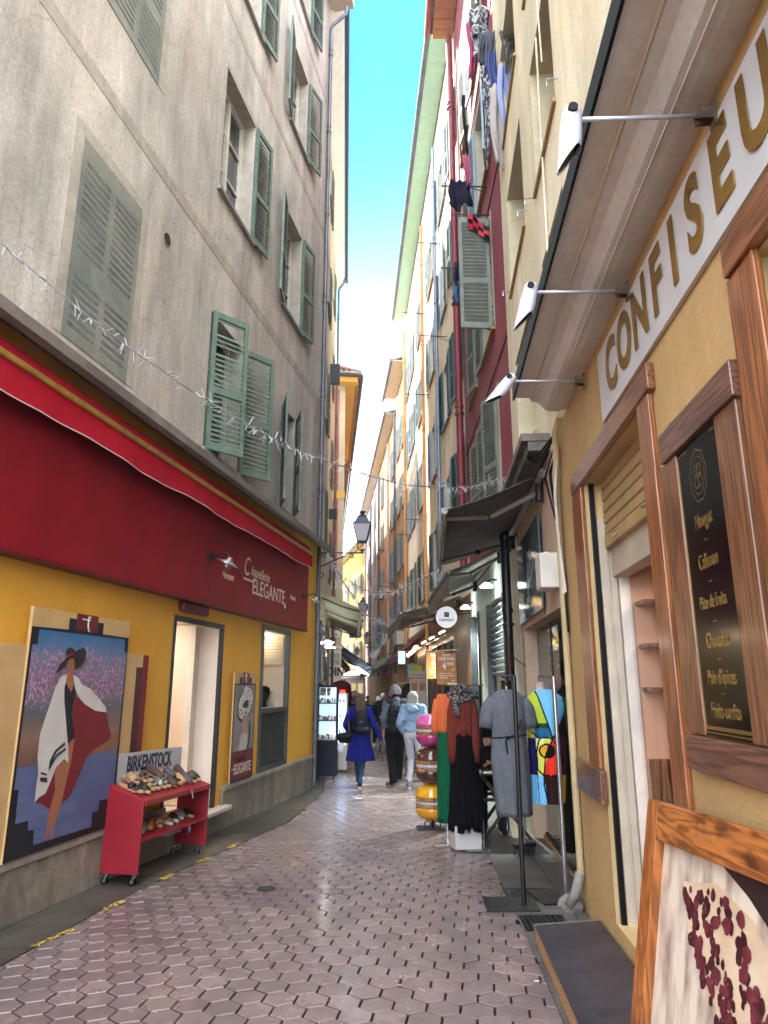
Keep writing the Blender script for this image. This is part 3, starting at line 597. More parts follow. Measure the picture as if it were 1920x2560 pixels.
m=MB(); st=[(-7.69,.32),(-6.345,.32),(-6.35,1.917),(-6.77,1.922),(-6.77,2.015),(-7.252,2.017),(-7.25,1.926),(-7.685,1.918)]
flatpoly(m,'A',st,.0765,0,U0,Z0); m.build('dark_border',Pdk,pp)
# picture ground: sky with blossom, sea and hills, painted
def paint_sky():
    m,n,b=new('painted_sky'); A=n.links.new; b.inputs['Roughness'].default_value=.6; t=n.nodes.new('ShaderNodeTexCoord'); s_=n.nodes.new('ShaderNodeSeparateXYZ'); A(t.outputs['Object'],s_.inputs[0])
    nz=n.nodes.new('ShaderNodeTexNoise'); nz.inputs['Scale'].default_value=2.2; nz.inputs['Detail'].default_value=6; A(t.outputs['Object'],nz.inputs[0])
    ma=n.nodes.new('ShaderNodeMath'); ma.operation='MULTIPLY_ADD'; ma.inputs[1].default_value=.35; A(nz.outputs[0],ma.inputs[0]); A(s_.outputs[2],ma.inputs[2])
    r=n.nodes.new('ShaderNodeValToRGB'); e=r.color_ramp.elements; e[0].position=.35; e[0].color=hx('#6b4a44'); e[1].position=1; e[1].color=hx('#2f6a9c')
    for p,c in ((.5,'#8a6a58'),(.62,'#5c5e66'),(.75,'#6f6e7a'),(.88,'#6c7a98')): q=e.new(p); q.color=hx(c)
    mr=n.nodes.new('ShaderNodeMapRange'); mr.inputs[1].default_value=.2; mr.inputs[2].default_value=1.75; A(ma.outputs[0],mr.inputs[0]); A(mr.outputs[0],r.inputs[0])
    # blossom flecks
    v=n.nodes.new('ShaderNodeTexNoise'); v.inputs['Scale'].default_value=45; v.inputs['Detail'].default_value=4; A(t.outputs['Object'],v.inputs[0])
    n2=n.nodes.new('ShaderNodeTexNoise'); n2.inputs['Scale'].default_value=5; n2.inputs['Detail'].default_value=3; A(t.outputs['Object'],n2.inputs[0])
    band=n.nodes.new('ShaderNodeMapRange'); band.inputs[1].default_value=.95; band.inputs[2].default_value=1.15; A(s_.outputs[2],band.inputs[0])
    b2=n.nodes.new('ShaderNodeMapRange'); b2.inputs[1].default_value=1.52; b2.inputs[2].default_value=1.38; A(s_.outputs[2],b2.inputs[0])
    mu=n.nodes.new('ShaderNodeMath'); mu.operation='MULTIPLY'; A(band.outputs[0],mu.inputs[0]); A(b2.outputs[0],mu.inputs[1])
    g=n.nodes.new('ShaderNodeMath'); g.operation='MULTIPLY_ADD'; g.inputs[1].default_value=.28; A(mu.outputs[0],g.inputs[0]); A(v.outputs[0],g.inputs[2])
    g2=n.nodes.new('ShaderNodeMath'); g2.operation='MULTIPLY_ADD'; g2.inputs[1].default_value=.35; A(n2.outputs[0],g2.inputs[0]); A(g.outputs[0],g2.inputs[2])
    rr=n.nodes.new('ShaderNodeValToRGB'); rr.color_ramp.elements[0].position=.86; rr.color_ramp.elements[1].position=.97; A(g2.outputs[0],rr.inputs[0])
    pk=n.nodes.new('ShaderNodeValToRGB'); pk.color_ramp.elements[0].position=.4; pk.color_ramp.elements[1].position=.62; pk.color_ramp.elements[0].color=hx('#5c3a52'); pk.color_ramp.elements[1].color=hx('#b08ba8'); A(v.outputs[0],pk.inputs[0])
    x=n.nodes.new('ShaderNodeMix'); x.data_type='RGBA'; A(rr.outputs[0],x.inputs[0]); A(r.outputs[0],x.inputs[6]); A(pk.outputs[0],x.inputs[7]); A(x.outputs[2],b.inputs['Base Color']); return m
inner=[(-7.604,1.902),(-6.417,1.898),(-6.402,1.784),(-6.361,1.786),(-6.38,.976),(-6.388,.547),(-6.585,.56),(-6.591,.482),(-6.678,.48),(-6.674,.371),(-7.391,.38),(-7.402,.481),(-7.47,.489),(-7.475,.558),(-7.614,.56),(-7.618,.786),(-7.666,.788),(-7.662,1.787),(-7.602,1.79)]
m=MB(); flatpoly(m,'A',inner,.078,0,U0,Z0); m.build('painted_sky',paint_sky(),pp)
sea=[(-7.664,.935),(-7.457,.934),(-6.835,.934),(-6.38,.976),(-6.388,.547),(-6.585,.56),(-6.591,.482),(-6.678,.48),(-6.674,.371),(-7.391,.38),(-7.402,.481),(-7.47,.489),(-7.475,.558),(-7.614,.56),(-7.618,.786),(-7.666,.788)]
Psea=pm('painted_sea','#6d7596','#3e4f7c',rough=.6,scale=3,stretch=(.4,1,3),c3='#4a5a86')
m=MB(); flatpoly(m,'A',sea,.0792,0,U0,Z0); m.build('painted_sea',Psea,pp)
def art(name,mat,polys,o):
    m=MB()
    for i,p in enumerate(polys): flatpoly(m,'A',p,o+i*.0003,0,U0,Z0)
    m.build(name,mat,pp)
art('painted_hill',plain('8a5f3d',.6),[[(-6.9,.94),(-6.7,1.0),(-6.52,1.06),(-6.37,1.12),(-6.38,.95),(-6.6,.95)]],.0800)
art('painted_sail',plain('59628a',.6),[[(-6.835,.934),(-6.537,.922),(-6.49,.89),(-6.484,.735),(-6.58,.586),(-6.952,.383)]],.0803)
art('painted_leg',Psk,[[(-7.208,.725),(-7.14,.667),(-7.197,.58),(-7.214,.498),(-7.243,.401),(-7.278,.38),(-7.26,.45),(-7.254,.542),(-7.248,.598)],[(-7.112,1.045),(-7.031,1.09),(-7.011,.95),(-7.034,.831),(-7.078,.698),(-7.114,.615),(-7.135,.551),(-7.171,.481),(-7.178,.388),(-7.207,.375),(-7.212,.488),(-7.23,.586),(-7.208,.639),(-7.208,.725),(-7.24,.855),(-7.201,.909),(-7.123,.943),(-7.083,.912)]],.0812)
art('painted_cape',Pred,[[(-7.254,.847),(-7.243,.874),(-7.208,.725),(-7.248,.598),(-7.361,.662),(-7.431,.673),(-7.296,.728)],[(-7.087,1.419),(-6.947,1.347),(-6.783,1.289),(-6.615,1.271),(-6.556,1.151),(-6.505,1.075),(-6.527,1.043),(-6.73,.988),(-6.835,.934),(-6.921,.798),(-7.018,.65),(-7.114,.62),(-7.096,.7),(-7.047,.903),(-7.029,1.074),(-7.098,1.284)]],.0825)
art('painted_skin',Psk,[[(-7.219,1.612),(-7.145,1.61),(-7.139,1.576),(-7.111,1.503),(-7.144,1.44),(-7.229,1.524),(-7.235,1.56)],[(-7.243,1.679),(-7.149,1.708),(-7.135,1.661),(-7.149,1.613),(-7.192,1.607),(-7.218,1.627)]],.083)
art('painted_suit',Pdk,[[(-7.235,1.513),(-7.208,1.503),(-7.144,1.44),(-7.111,1.503),(-7.08,1.429),(-7.096,1.367),(-7.107,1.284),(-7.071,1.18),(-7.031,1.09),(-7.079,1.078),(-7.112,1.045),(-7.14,1.133),(-7.189,1.308),(-7.225,1.411)]],.084)
art('painted_wrap',Pwh,[[(-7.218,1.581),(-7.295,1.559),(-7.347,1.483),(-7.384,1.373),(-7.421,1.277),(-7.466,1.144),(-7.465,.993),(-7.435,.877),(-7.44,.775),(-7.438,.672),(-7.392,.704),(-7.325,.718),(-7.272,.81),(-7.23,.892),(-7.14,.944),(-7.082,.907),(-7.103,1.019),(-7.151,1.164),(-7.218,1.37),(-7.236,1.472)],[(-7.139,1.576),(-7.067,1.556),(-7.012,1.503),(-6.893,1.47),(-6.74,1.381),(-6.637,1.317),(-6.615,1.271),(-6.783,1.289),(-6.947,1.347),(-7.04,1.408),(-7.097,1.471)]],.085)
art('painted_hat',plain('2c2225',.55),[[(-7.366,1.589),(-7.321,1.656),(-7.246,1.71),(-7.132,1.768),(-7.036,1.796),(-7.004,1.774),(-7.0,1.698),(-7.055,1.642),(-7.132,1.619),(-7.138,1.682),(-7.167,1.711),(-7.225,1.69),(-7.249,1.637),(-7.327,1.599)],[(-7.261,1.72),(-7.265,1.772),(-7.217,1.79),(-7.161,1.777),(-7.157,1.756),(-7.229,1.716)]],.086)
art('painted_face_detail',Pdk,[[(-7.232,1.668),(-7.205,1.674),(-7.207,1.669)],[(-7.188,1.677),(-7.165,1.684),(-7.168,1.678)],[(-7.232,1.66),(-7.21,1.665),(-7.21,1.657)],[(-7.188,1.669),(-7.168,1.674),(-7.168,1.665)],[(-7.152,1.70),(-7.135,1.705),(-7.13,1.66),(-7.142,1.655)]],.0868)
art('painted_ribbon',plain('a01830',.5),[[(-7.259,1.725),(-7.182,1.747),(-7.163,1.74),(-7.245,1.708)],[(-7.213,1.632),(-7.198,1.637),(-7.2,1.627)]],.0875)
art('painted_stripe',plain('2b2c3c',.5),[[(-7.163,1.069),(-7.151,1.048),(-7.25,1.002),(-7.3,.919),(-7.325,.884),(-7.321,.95),(-7.27,1.018)],[(-7.142,1.027),(-7.135,1.007),(-7.237,.971),(-7.296,.9),(-7.321,.864),(-7.308,.92),(-7.248,.987)],[(-7.41,.841),(-7.33,.829),(-7.321,.793),(-7.412,.814)],[(-7.409,.879),(-7.335,.856),(-7.341,.844),(-7.414,.865)]],.0882)
art('emblem',plain('6b1424',.5),[[(-7.164,2.064),(-6.861,2.064),(-6.855,1.922),(-7.157,1.926)]],.079)
def logoE(par,k,u,z,h,o,mat):
    m=MB(); w_=h*.1
    fbox(m,k,u-h*.75,u+h*.25,o,o+.002,z+h*.22,z+h*.22+w_); fbox(m,k,u,u+h*.3,o,o+.002,z+h*.42,z+h*.42+w_)
    s=S(k); pts=[(u-.0+ .0*h,z+h*.5),(u-.03*h,z),(u+.02*h,z-h*.3),(u+.15*h,z-h*.5)]; m.tube([(a,s*(o+.001),b) for a,b in pts],w_*.5,6); m.build('letter_mark',mat,par)
logoE(pp,'A',-7.0-U0,1.99-Z0,.12,.0795,Pwh)
# small poster
U1,Z1=-3.75,.325
ps=board('poster_panel','narrow painted panel of a spotted hat between the doorway and the shop window','poster','A',U1,-2.98,Z1,1.657,.05,.07,PB)
m=MB(); fbox(m,'A',.0,.765,.0705,.0715,0,1.19); fbox(m,'A',.17,.60,.0705,.0715,1.19,1.27); m.build('dark_border',Pdk,ps)
m=MB(); fbox(m,'A',.03,.735,.072,.0732,.36,1.17); m.build('painted_ground',pm('painted_grey','#8f8886','#77706f',rough=.6,scale=4),ps)
m=MB(); fbox(m,'A',.03,.735,.072,.0735,.02,.355); m.build('red_field',plain('6d1322',.55),ps); m=MB(); fbox(m,'A',.26,.5,.072,.0735,1.19,1.33); m.build('red_emblem',plain('6d1322',.55),ps)
def disc(m,k,u,z,ru,rz,o,rot=0,n=20,mi=0):
    s=S(k); c,d=math.cos(rot),math.sin(rot); m.add([(u+ru*math.cos(t)*c-rz*math.sin(t)*d,s*o,z+ru*math.cos(t)*d+rz*math.sin(t)*c) for t in [2*PI*i/n for i in range(n)]],[tuple(range(n))],mi)
m=MB(); disc(m,'A',.40,.93,.30,.20,.0736,.45); m.build('painted_brim_edge',Pdk,ps)
m=MB(); disc(m,'A',.41,.94,.27,.175,.0742,.45); disc(m,'A',.42,1.06,.11,.10,.0744,.2); m.build('painted_hat',Pwh,ps)
m=MB(); rr=random.Random(4)
for i in range(60):
    a=rr.uniform(-.26,.26); b=rr.uniform(-.165,.165)
    if (a/.26)**2+(b/.165)**2<.9: c,d=math.cos(.45),math.sin(.45); disc(m,'A',.41+a*c-b*d,.94+a*d+b*c,.016,.012,.0748,0,8)
disc(m,'A',.42,.93,.10,.05,.0750,.2); m.build('painted_spot',Pdk,ps)
m=MB(); flatpoly(m,'A',[(.33,.78),(.5,.80),(.5,.62),(.56,.56),(.30,.36),(.12,.36),(.30,.55),(.36,.62),(.31,.68)],.0745); m.build('painted_face',plain('b58c80',.6),ps)
m=MB(); flatpoly(m,'A',[(.28,.55),(.5,.57),(.55,.36),(.24,.36)],.0752); m.build('painted_blouse',plain('b9b9b4',.6),ps)
m=MB(); flatpoly(m,'A',[(.55,.70),(.60,.72),(.62,.55),(.56,.36),(.50,.36),(.56,.5)],.0758); m.build('painted_glove',Pdk,ps)
logoE(ps,'A',.38,1.26,.11,.0742,Pwh)
ftext('A','ELEGANTE',.17,Mlt,ps,.40,.075,.14,sx=.72,bold=.001); m=MB(); fbox(m,'A',.03,.16,.0745,.0755,.15,.163); m.build('flourish_bar',Mlt,ps)
ftext('A','Chapellerie',.10,Pdk,ps,.32,.075,.26,shear=.3,sx=.8)
# ---------------- shoe rack on castors ----------------
RK=pm('rack_red','#8f1524','#80111f',rough=.42,scale=4,bump=.05)
rk=thing('shoe_rack','red wooden shoe rack on castors standing by the hat shop doorstep','shoe rack',W('A',-6.47,.07,-.005),0); rk.rotation_euler=(0,.028,FR['A'][3])
# local: x along wall 0..1.35, y toward street = -y (0..-.34)
def rside(x):
    m=MB(); m.prism([(0,-.02),(-.34,-.02),(-.34,.545),(0,.665)],'x',x,x+.02); m.build('side_panel',RK,rk,bevel=.003)
rside(0); rside(1.33)
m=MB(); m.prism([(.0,.651),(-.345,.531),(-.352,.550),(.0,.672)],'x',.0205,1.3295); m.build('top_shelf',RK,rk,bevel=.003)
m=MB(); m.box(.0205,1.3295,-.355,-.337,.505,.552); m.build('front_lip',RK,rk,bevel=.008)
m=MB(); m.prism([(-.03,.295),(-.335,.215),(-.345,.235),(-.03,.315)],'x',.0205,1.3295); m.build('lower_shelf',RK,rk,bevel=.003)
for x in (.05,1.29):
    for y in (-.05,-.30):
        b=MB(); b.box(x-.03,x+.03,y-.025,y+.025,-.028,-.0205); b.prism([(y-.012,-.028),(y+.012,-.028),(y+.03,-.085),(y+.018,-.09)],'x',x-.018,x-.014); b.prism([(y-.012,-.028),(y+.012,-.028),(y+.03,-.085),(y+.018,-.09)],'x',x+.014,x+.018)
        cst=b.build('castor',M_steel,rk); b=MB(); b.tube([(x-.012,y+.024,-.082),(x+.012,y+.024,-.082)],.030,14); b.build('wheel',M_black,cst,smooth='a'); b=MB(); b.tube([(x-.0135,y+.024,-.082),(x+.0135,y+.024,-.082)],.016,10); b.build('hub',M_steel,cst)
sgn=thing('sign_board','white sign board with bold navy capitals standing behind the shoes on the rack','sign',W('A',-6.44,.062,.0),0); sgn.rotation_euler=(0,.028,FR['A'][3])
m=MB(); m.box(0,1.33,-.004,.004,.42,.905); m.build('board',pm('board_white','#bfc2c8','#b2b5bb',rough=.5,scale=2),sgn,bevel=.002)
text('BIRKENSTOCK',.185,plain('16173a',.5),sgn,(.67,-.006,.80),sx=.70,bold=.006)
# shoes
def shoe_mesh(kind):
    sole=MB(); N=16
    def outline(sc,z):
        P=[]
        for i in range(N):
            t=2*PI*i/N; x=math.cos(t)*.125; y=math.sin(t)*(.043 if math.cos(t)>0 else .033)*sc; P.append((x*(1 if sc>.99 else .97),y,z+(.012 if abs(x)>.08 and x>0 else 0)))
        return P
    sole.rings([outline(1,0),outline(1,.012),outline(.98,.024)])
    up=MB(); K=10
    def arch(x,w,h,z0=.022,t=1):
        return [(x+ (0),w*math.cos(PI*k/K),z0+h*math.sin(PI*k/K)) for k in range(K+1)]
    if kind=='clog':
        rs=[arch(-.005,.040,.058),arch(.03,.043,.052),arch(.07,.041,.040),arch(.105,.030,.028),arch(.124,.012,.012)]
        up.rings(rs,caps=False,close=False)
    elif kind=='sandal':
        for a in (.0,.055): up.rings([arch(a-.02,.042,.045-a*.2),arch(a+.022,.043,.042-a*.2)],caps=False,close=False); 
    elif kind=='mule':
        up.rings([arch(-.02,.041,.055),arch(.05,.044,.045),arch(.085,.04,.03)],caps=False,close=False)
    else:
        rs=[arch(-.118,.02,.05),arch(-.10,.036,.06),arch(-.06,.037,.062),arch(-.01,.04,.066),arch(.04,.042,.05),arch(.085,.038,.036),arch(.123,.014,.014)]
        up.rings(rs,caps=False,close=False)
    return sole,up
SHOE={}
def shoe(kind,upc,solec,label,loc,rot):
    r=thing('shoe',label,'shoe',loc,0,'shoes for sale on the red rack',rot=rot)
    if kind not in SHOE:
        s_,u_=shoe_mesh(kind); SHOE[kind]=(s_.mesh('sole'),u_.mesh('upper'))
    for nm,me,mt in (('sole',SHOE[kind][0],solec),('upper',SHOE[kind][1],upc)):
        me=me.copy(); me.materials.append(mt); o=put(nm,me,r,smooth='a')
        if nm=='upper': q=o.modifiers.new('s','SOLIDIFY'); q.thickness=.004
        else: o.modifiers.new('b','BEVEL').width=.003
    return r
cork=plain('a98862',.8); dk=plain('1a1a1e',.6); gr=plain('77746e',.6); tn=plain('b98a5c',.7); br=plain('4a3630',.7); dg=plain('4a4a55',.7); wsole=plain('c9c6bf',.6); silv=plain('8f908a',.35,.5)
base=Matrix.Translation(W('A',-6.47,.07,-.005))@Euler((0,.028,FR['A'][3])).to_matrix().to_4x4()
tilt=math.atan(.12/.345)
def onrack(x,y,lvl): 
    z=(.672+ y*.348+.002) if lvl else (.315+y*.2606+.002); return base@Vector((x,y,z))
def rrot(yaw,lvl):
    # toe toward the street (-y local), following the shelf slope
    M=base.to_3x3()@Euler((-( -1)*0,0,0)).to_matrix()@Matrix.Rotation((tilt if lvl else .255),3,'X')@Matrix.Rotation(-PI/2+yaw,3,'Z'); return M.to_euler()
top=[('sandal',dk,cork,'black two strap sandal at the near end of the rack top'),('mule',dk,cork,'black closed mule second along the rack top'),('sandal',tn,cork,'tan sandal with cork sole on the rack top'),('sandal',gr,cork,'grey sandal beside the tan one on the rack top'),('mule',silv,cork,'shiny silver grey mule on the rack top'),('sandal',silv,cork,'silver strap sandal beside the silver mule'),('clog',br,cork,'dark brown clog beneath the sign lettering'),('sandal',dk,cork,'black strap sandal right of the brown clog'),('clog',tn,tn,'light tan suede clog near the middle right of the rack top'),('clog',dg,cork,'dark grey clog with buckle on the rack top'),('mule',br,cork,'brown open mule near the far end of the rack top'),('mule',plain('3c3a34',.7),cork,'dark olive mule at the far end of the rack top')]
rq=random.Random(2)
for i,(kd,a,b_,lb) in enumerate(top):
    x=.10+i*.104; shoe(kd,a,b_,lb,onrack(x,-.17+rq.uniform(-.02,.02),1),rrot(rq.uniform(-.35,.05),1))
for i in range(5):
    x=.20+i*.22; lb=['cork slipper tucked behind the black sandals','cork slipper behind the grey sandal','dark boot shaped shoe behind the silver pair','grey clog standing behind the tan clog','brown clog at the back of the far end'][i]
    shoe(['mule','sandal','sneaker','clog','clog'][i],[cork,br,br,dg,br][i],cork,lb,onrack(x,-.075,1)+Vector((0,0,.035)),rrot(rq.uniform(-.5,.0),1))
low=[('clog',plain('a59c92',.8),wsole,'pale beige slipper at the near end of the lower shelf'),('sneaker',silv,wsole,'silver shoe with white sole on the lower shelf'),('clog',plain('a8722c',.7),cork,'mustard brown clog on the lower shelf'),('mule',plain('a8722c',.7),cork,'mustard brown mule beside the mustard clog'),('sandal',tn,wsole,'gold strap sandal with white sole on the lower shelf'),('sandal',dk,wsole,'black sandal with white sole on the lower shelf'),('mule',gr,wsole,'grey mule on the lower shelf toward the doorstep'),('sandal',dk,cork,'black sandal at the far end of the lower shelf')]
for i,(kd,a,b_,lb) in enumerate(low): shoe(kd,a,b_,lb,onrack(.13+i*.15,-.18,0),rrot(rq.uniform(-1.1,-.5),0))
q=thing('price_tag','white paper tag hanging over the front of the rack top','price tag',onrack(.88,-.36,1),0,rot=(base.to_3x3()).to_euler()); m=MB(); m.prism([(0,0),(.05,-.075),(.035,-.09),(-.015,-.01)],'y',-.002,0); m.build('tag',M_white,q)
q=thing('price_tag','blue round tag marked T hanging under the lower shelf','price tag',onrack(.92,-.345,0),0,rot=(base.to_3x3()).to_euler()); m=MB(); m.tube([(0,-.003,-.05),(0,0,-.05)],.035,14); m.build('tag',plain('20246b',.4),q); text('T',.05,M_white,q,(0,-.004,-.05)); m=MB(); m.tube([(0,0,0),(0,0,-.02)],.002,5); m.build('string',M_white,q)
# ---------------- cream building B beyond the corner, left ----------------
bB=froot('B','cream_plaster_building','tall cream building beyond the drainpipe corner on the left','building'); s=S('B')
hB=[(1.6,2.5,.1,2.7),(3.2,8.8,.1,2.6)]+[(u,u+.95,z,z+1.6) for u in (2.6,7.6) for z in (4.6,7.7,10.8,13.9)]
m=MB(); walls(m,'B',.06,11.8,-1.5,17.3,hB,depth=8); m.build('wall',[M_crB,M_crB],bB)
for u,u1,z,z1 in [h[:4] for h in hB[2:]]: window('B',bB,u,u1,z,z1,M_shutd,aL=178,aR=177,left=False,sill=M_stonesill)
pipe('B','drainpipe',bB,11.6,.10,-.2,16.7,.05,M_zinc,top=.22)
m=MB(); m.prism([(0,16.9),(s*.30,17.2),(s*.33,17.3),(s*.33,17.42),(0,17.5)],'x',.06,11.85); m.build('eave',M_white,bB)
m=MB(); m.tube([(.0,s*.40,17.36),(11.9,s*.40,17.30)],.06,8); m.build('gutter',plain('3c3d63',.5,.3),bB)
m=MB(); m.box(.06,11.8,min(s*.3,-s*8),max(s*.3,-s*8),17.43,17.5); m.build('roof',M_tile,bB)
m=MB(); fbox(m,'B',5.0,5.08,.02,.30,9.7,10.3); fbox(m,'B',6.7,6.78,.02,.25,6.2,6.5); m.build('bracket',M_dkmetal,bB)
m=MB(); m.tube([(4.4,s*.02,4.2),(4.5,s*.04,6.4),(4.9,s*.03,8.5)],.012,6); m.build('cable',M_white,bB)
# lit shop inside B
Mshop=pm('shop_inside','#c9c8b8','#b5b4a6',rough=.7,scale=3)
m=MB(); fbox(m,'B',1.2,9.2,-3,-2.9,-.4,2.9); fbox(m,'B',1.2,9.2,-3,-.25,2.75,2.8); fbox(m,'B',1.1,1.2,-3,-.25,-.4,2.8); fbox(m,'B',9.2,9.3,-3,-.25,-.4,2.8); m.build('shop_interior',Mshop,bB)
m=MB(); fbox(m,'B',1.58,1.64,.0,.05,-.3,2.75); fbox(m,'B',2.5,2.58,.0,.06,-.3,2.75); fbox(m,'B',1.6,2.55,.0,.06,2.7,2.8); m.build('shopfront_frame',plain('1c2130',.4),bB); m=MB(); fbox(m,'B',3.1,3.2,.0,.06,-.3,2.7); m.build('shopfront_post',plain('1c2130',.4),bB)
for i,(u,z) in enumerate(((2.1,2.35),(3.4,2.45),(4.6,2.4),(5.8,2.45))):
    q=froot('B','pendant_lamp',['round white shop lamp nearest the display cabinet on the left','second round white lamp in the lit shop on the left','third round white lamp in the lit shop on the left','round white lamp farthest inside the lit shop on the left'][i],'lamp',u,.12,z,'round lamps over the lit shop on the left')
    MB().lathe([(0,.05),(.05,.05),(.17,.01),(.17,0),(0,0)],n=20).build('shade',emit('lampcool','#f2f5ea',6),q); m=MB(); m.tube([(0,0,.05),(0,0,.36),(0,-s*.14,.40)],.008,6); m.build('arm',M_dkmetal,q)
# hanging clear plastic bags
for i in range(4):
    q=froot('B','plastic_bag',['clear plastic bag hanging nearest the shop corner','clear plastic bag hanging behind the nearest one','clear plastic bag hanging third in the row','clear plastic bag hanging last in the row'][i],'plastic bag',.35+.40*i,.13,1.52,'clear bags hanging under the lamps')
    b=MB(); rg=random.Random(i); 
    b.rings([[(r*math.cos(t)*(1+.12*math.sin(5*t+i)),r*.6*math.sin(t)*(1+.15*math.sin(4*t)),z) for t in [2*PI*k/18 for k in range(18)]] for r,z in ((.015,.85),(.04,.8),(.08,.6),(.10,.35),(.095,.12),(.06,0))]); b.build('bag',glassm('bag_film',(.80,.82,.86,1),.2),q,smooth=True)
    m=MB(); m.tube([(0,0,.84),(0,0,1.02),(0,-s*.13,1.02)],.004,5); m.build('hook',M_steel,q)
# awning of B
aB=froot('B','cream_awning','cream canvas awning with folding arms over the lit shop on the left','awning',1.6,0,3.0)
Mcan=canvas(pm('canvas_cream','#b4b1a2','#a3a091',rough=.85,scale=5,grime=.6,c3='#a9a696')); Marm=plain('6d6446',.5,.2)
m=MB(); n=12; m.add([(0,s*.06,.38),(8.0,s*.06,.38),(8.0,s*.86,.04),(0,s*.86,.04),(0,s*.06,.40),(8.0,s*.06,.40),(8.0,s*.86,.055),(0,s*.86,.055)],[(0,1,2,3),(7,6,5,4),(0,3,7,4),(1,2,6,5)]); m.build('fabric',Mcan,aB)
m=MB(); fbox(m,'B',-1.6,6.4,.84,.90,0,.06); 
m=MB(); 
for i in range(0,80): 
    x=i*.1; m.add([(x,s*(.88),.05),(x+.1,s*.88,.05),(x+.1,s*.885,-.20-.03*abs(math.sin((x+.1)*7))),(x,s*.885,-.20-.03*abs(math.sin(x*7)))],[(0,1,2,3)])
m.build('valance',Mcan,aB)
for x in (.25,2.7,5.2,7.6):
    m=MB(); m.tube([(x,s*.05,.30),(x+.35,s*.45,.16),(x+.1,s*.85,.02)],.022,8); m.build('arm',Marm,aB,smooth=True)
m=MB(); m.tube([(-.02,s*.87,.04),(8.02,s*.87,.04)],.03,8); m.build('front_bar',Marm,aB)
m=MB(); fbox(m,'B',-1.6,-1.55,0,0.01,0,.01)
# ---------------- building C beyond the alley: brick red panels and cream corner ----------------
bC=froot('C','red_and_cream_building','building with brick red panels, cream corner and tiled roof on the left','building'); s=S('C')
m=MB(); walls(m,'C',0,30,-2,14.2,[(3+4*i,4+4*i,z,z+1.6) for i in range(6) for z in (4.5,7.6,10.6)],depth=6); m.build('wall',[M_crC,M_crC],bC)
# panels on the end wall that faces the camera
m=MB(); m.box(-.012,-.001,.24,5.5,9.35,13.85); m.box(-.012,-.001,.24,5.5,5.6,8.95); m.box(-.012,-.001,.24,5.5,3.0,5.2) ; m.box(-.012,-.001,.24,1.2,3.0,3.3); m.build('red_panel',M_brick,bC)
m=MB(); m.box(-.02,-.001,-.03,5.5,9.0,9.30); m.build('yellow_band',M_yellow,bC)
m=MB(); m.box(-.02,-.001,.0,5.5,12.4,14.15); 
m=MB(); m.box(-.60,30,-.62,5.9,14.28,14.34); m.build('roof',M_tile,bC)
m=MB()
for i in range(24): x=.02+i*.24; m.tube([(-.62,.2+i*.24-.7,14.42),(.9,.2+i*.24-.7,14.75)],.09,8)
for i in range(60): m.tube([(-.5+i*.24,-.66,14.42),(-.5+i*.24,.8,14.8)],.09,8)
m.build('roof_tiles',M_tile,bC,smooth=True)
m=MB(); m.tube([(-.70,5.5,14.30),(-.70,-.45,14.30),(-.62,-.62,14.30),(-.45,-.70,14.30),(30,-.70,14.30)],.07,10); m.build('gutter',M_zinc,bC)
m=MB(); m.box(-.50,-.0,-.5,5.5,14.0,14.25); m.build('cornice',M_yellow,bC,bevel=.05)
m=MB()
for i in range(44): m.box(-.1+i*.26,.02+i*.26,-.58,-.02,14.06,14.2)
m.build('rafter_end',M_tan,bC)
m=MB(); m.box(0.05,10,-.42,-.02,13.98,14.05); m.build('soffit',M_yellow,bC)
M_col=pm('wall_low','#dcd8cd','#cfcbbf',rough=.8,scale=3)
m=MB(); m.box(-.10,-.001,.02,.9,-.55,2.85); m.box(-.14,-.001,-.03,.95,2.86,2.95); m.build('corner_facing',M_col,bC,bevel=.01)
pq=thing('street_plaque','pale stone street name plaque above the large black letters','street sign',W('C',-.104,-.42,2.48),FR['C'][3]-PI/2); 
m=MB(); m.box(-.33,.33,-.02,0,-.22,.22); m.build('plate',plain('a5a29b',.6),pq,bevel=.006)
for z,t_,sz in ((.12,'RUELLE',.12),(0,'DE LA',.08),(-.12,'HALLE AUX HERBES',.075)): text(t_,sz,plain('55565a',.6),pq,(0,-.022,z),sx=.85)
pq=thing('street_plaque','older white name plaque above the brick red square','street sign',W('C',-.03,-.42,3.45),FR['C'][3]-PI/2)
m=MB(); m.box(-.36,.36,-.02,0,-.14,.2); m.build('plate',M_white,pq,bevel=.004)
for z,t_,sz in ((.10,'CARRIERA',.09),(-.03,'PLASSA AI ERBAS',.08)): text(t_,sz,plain('4a4640',.6),pq,(0,-.022,z),sx=.85)
cs=thing('shop_lettering','large black capital letters on the pale corner wall','shop sign',W('C',-.104,-.36,1.98),FR['C'][3]-PI/2); text('COIN',.46,M_black,cs,(0,-.008,0),sx=.78,bold=.012,ext=.006)
# sign hanging over the street further on
hs=thing('hanging_sign','pale blue hanging sign with black lettering high over the lane','hanging sign',(-1.33,35,4.15),0)
m=MB(); m.box(-.42,.20,-.02,.02,-.38,.42); m.build('board',plain('9db0bf',.5),hs,bevel=.005); text('BON COIN',.15,M_black,hs,(-.1,-.023,-.29),sx=.8,bold=.003); text('NE',.3,M_black,hs,(.05,-.023,.12),shear=.4,sx=.9)
m=MB(); m.tube([(-1.0,0,.44),(.2,0,.44)],.015,6); m.build('bracket',M_dkmetal,hs)
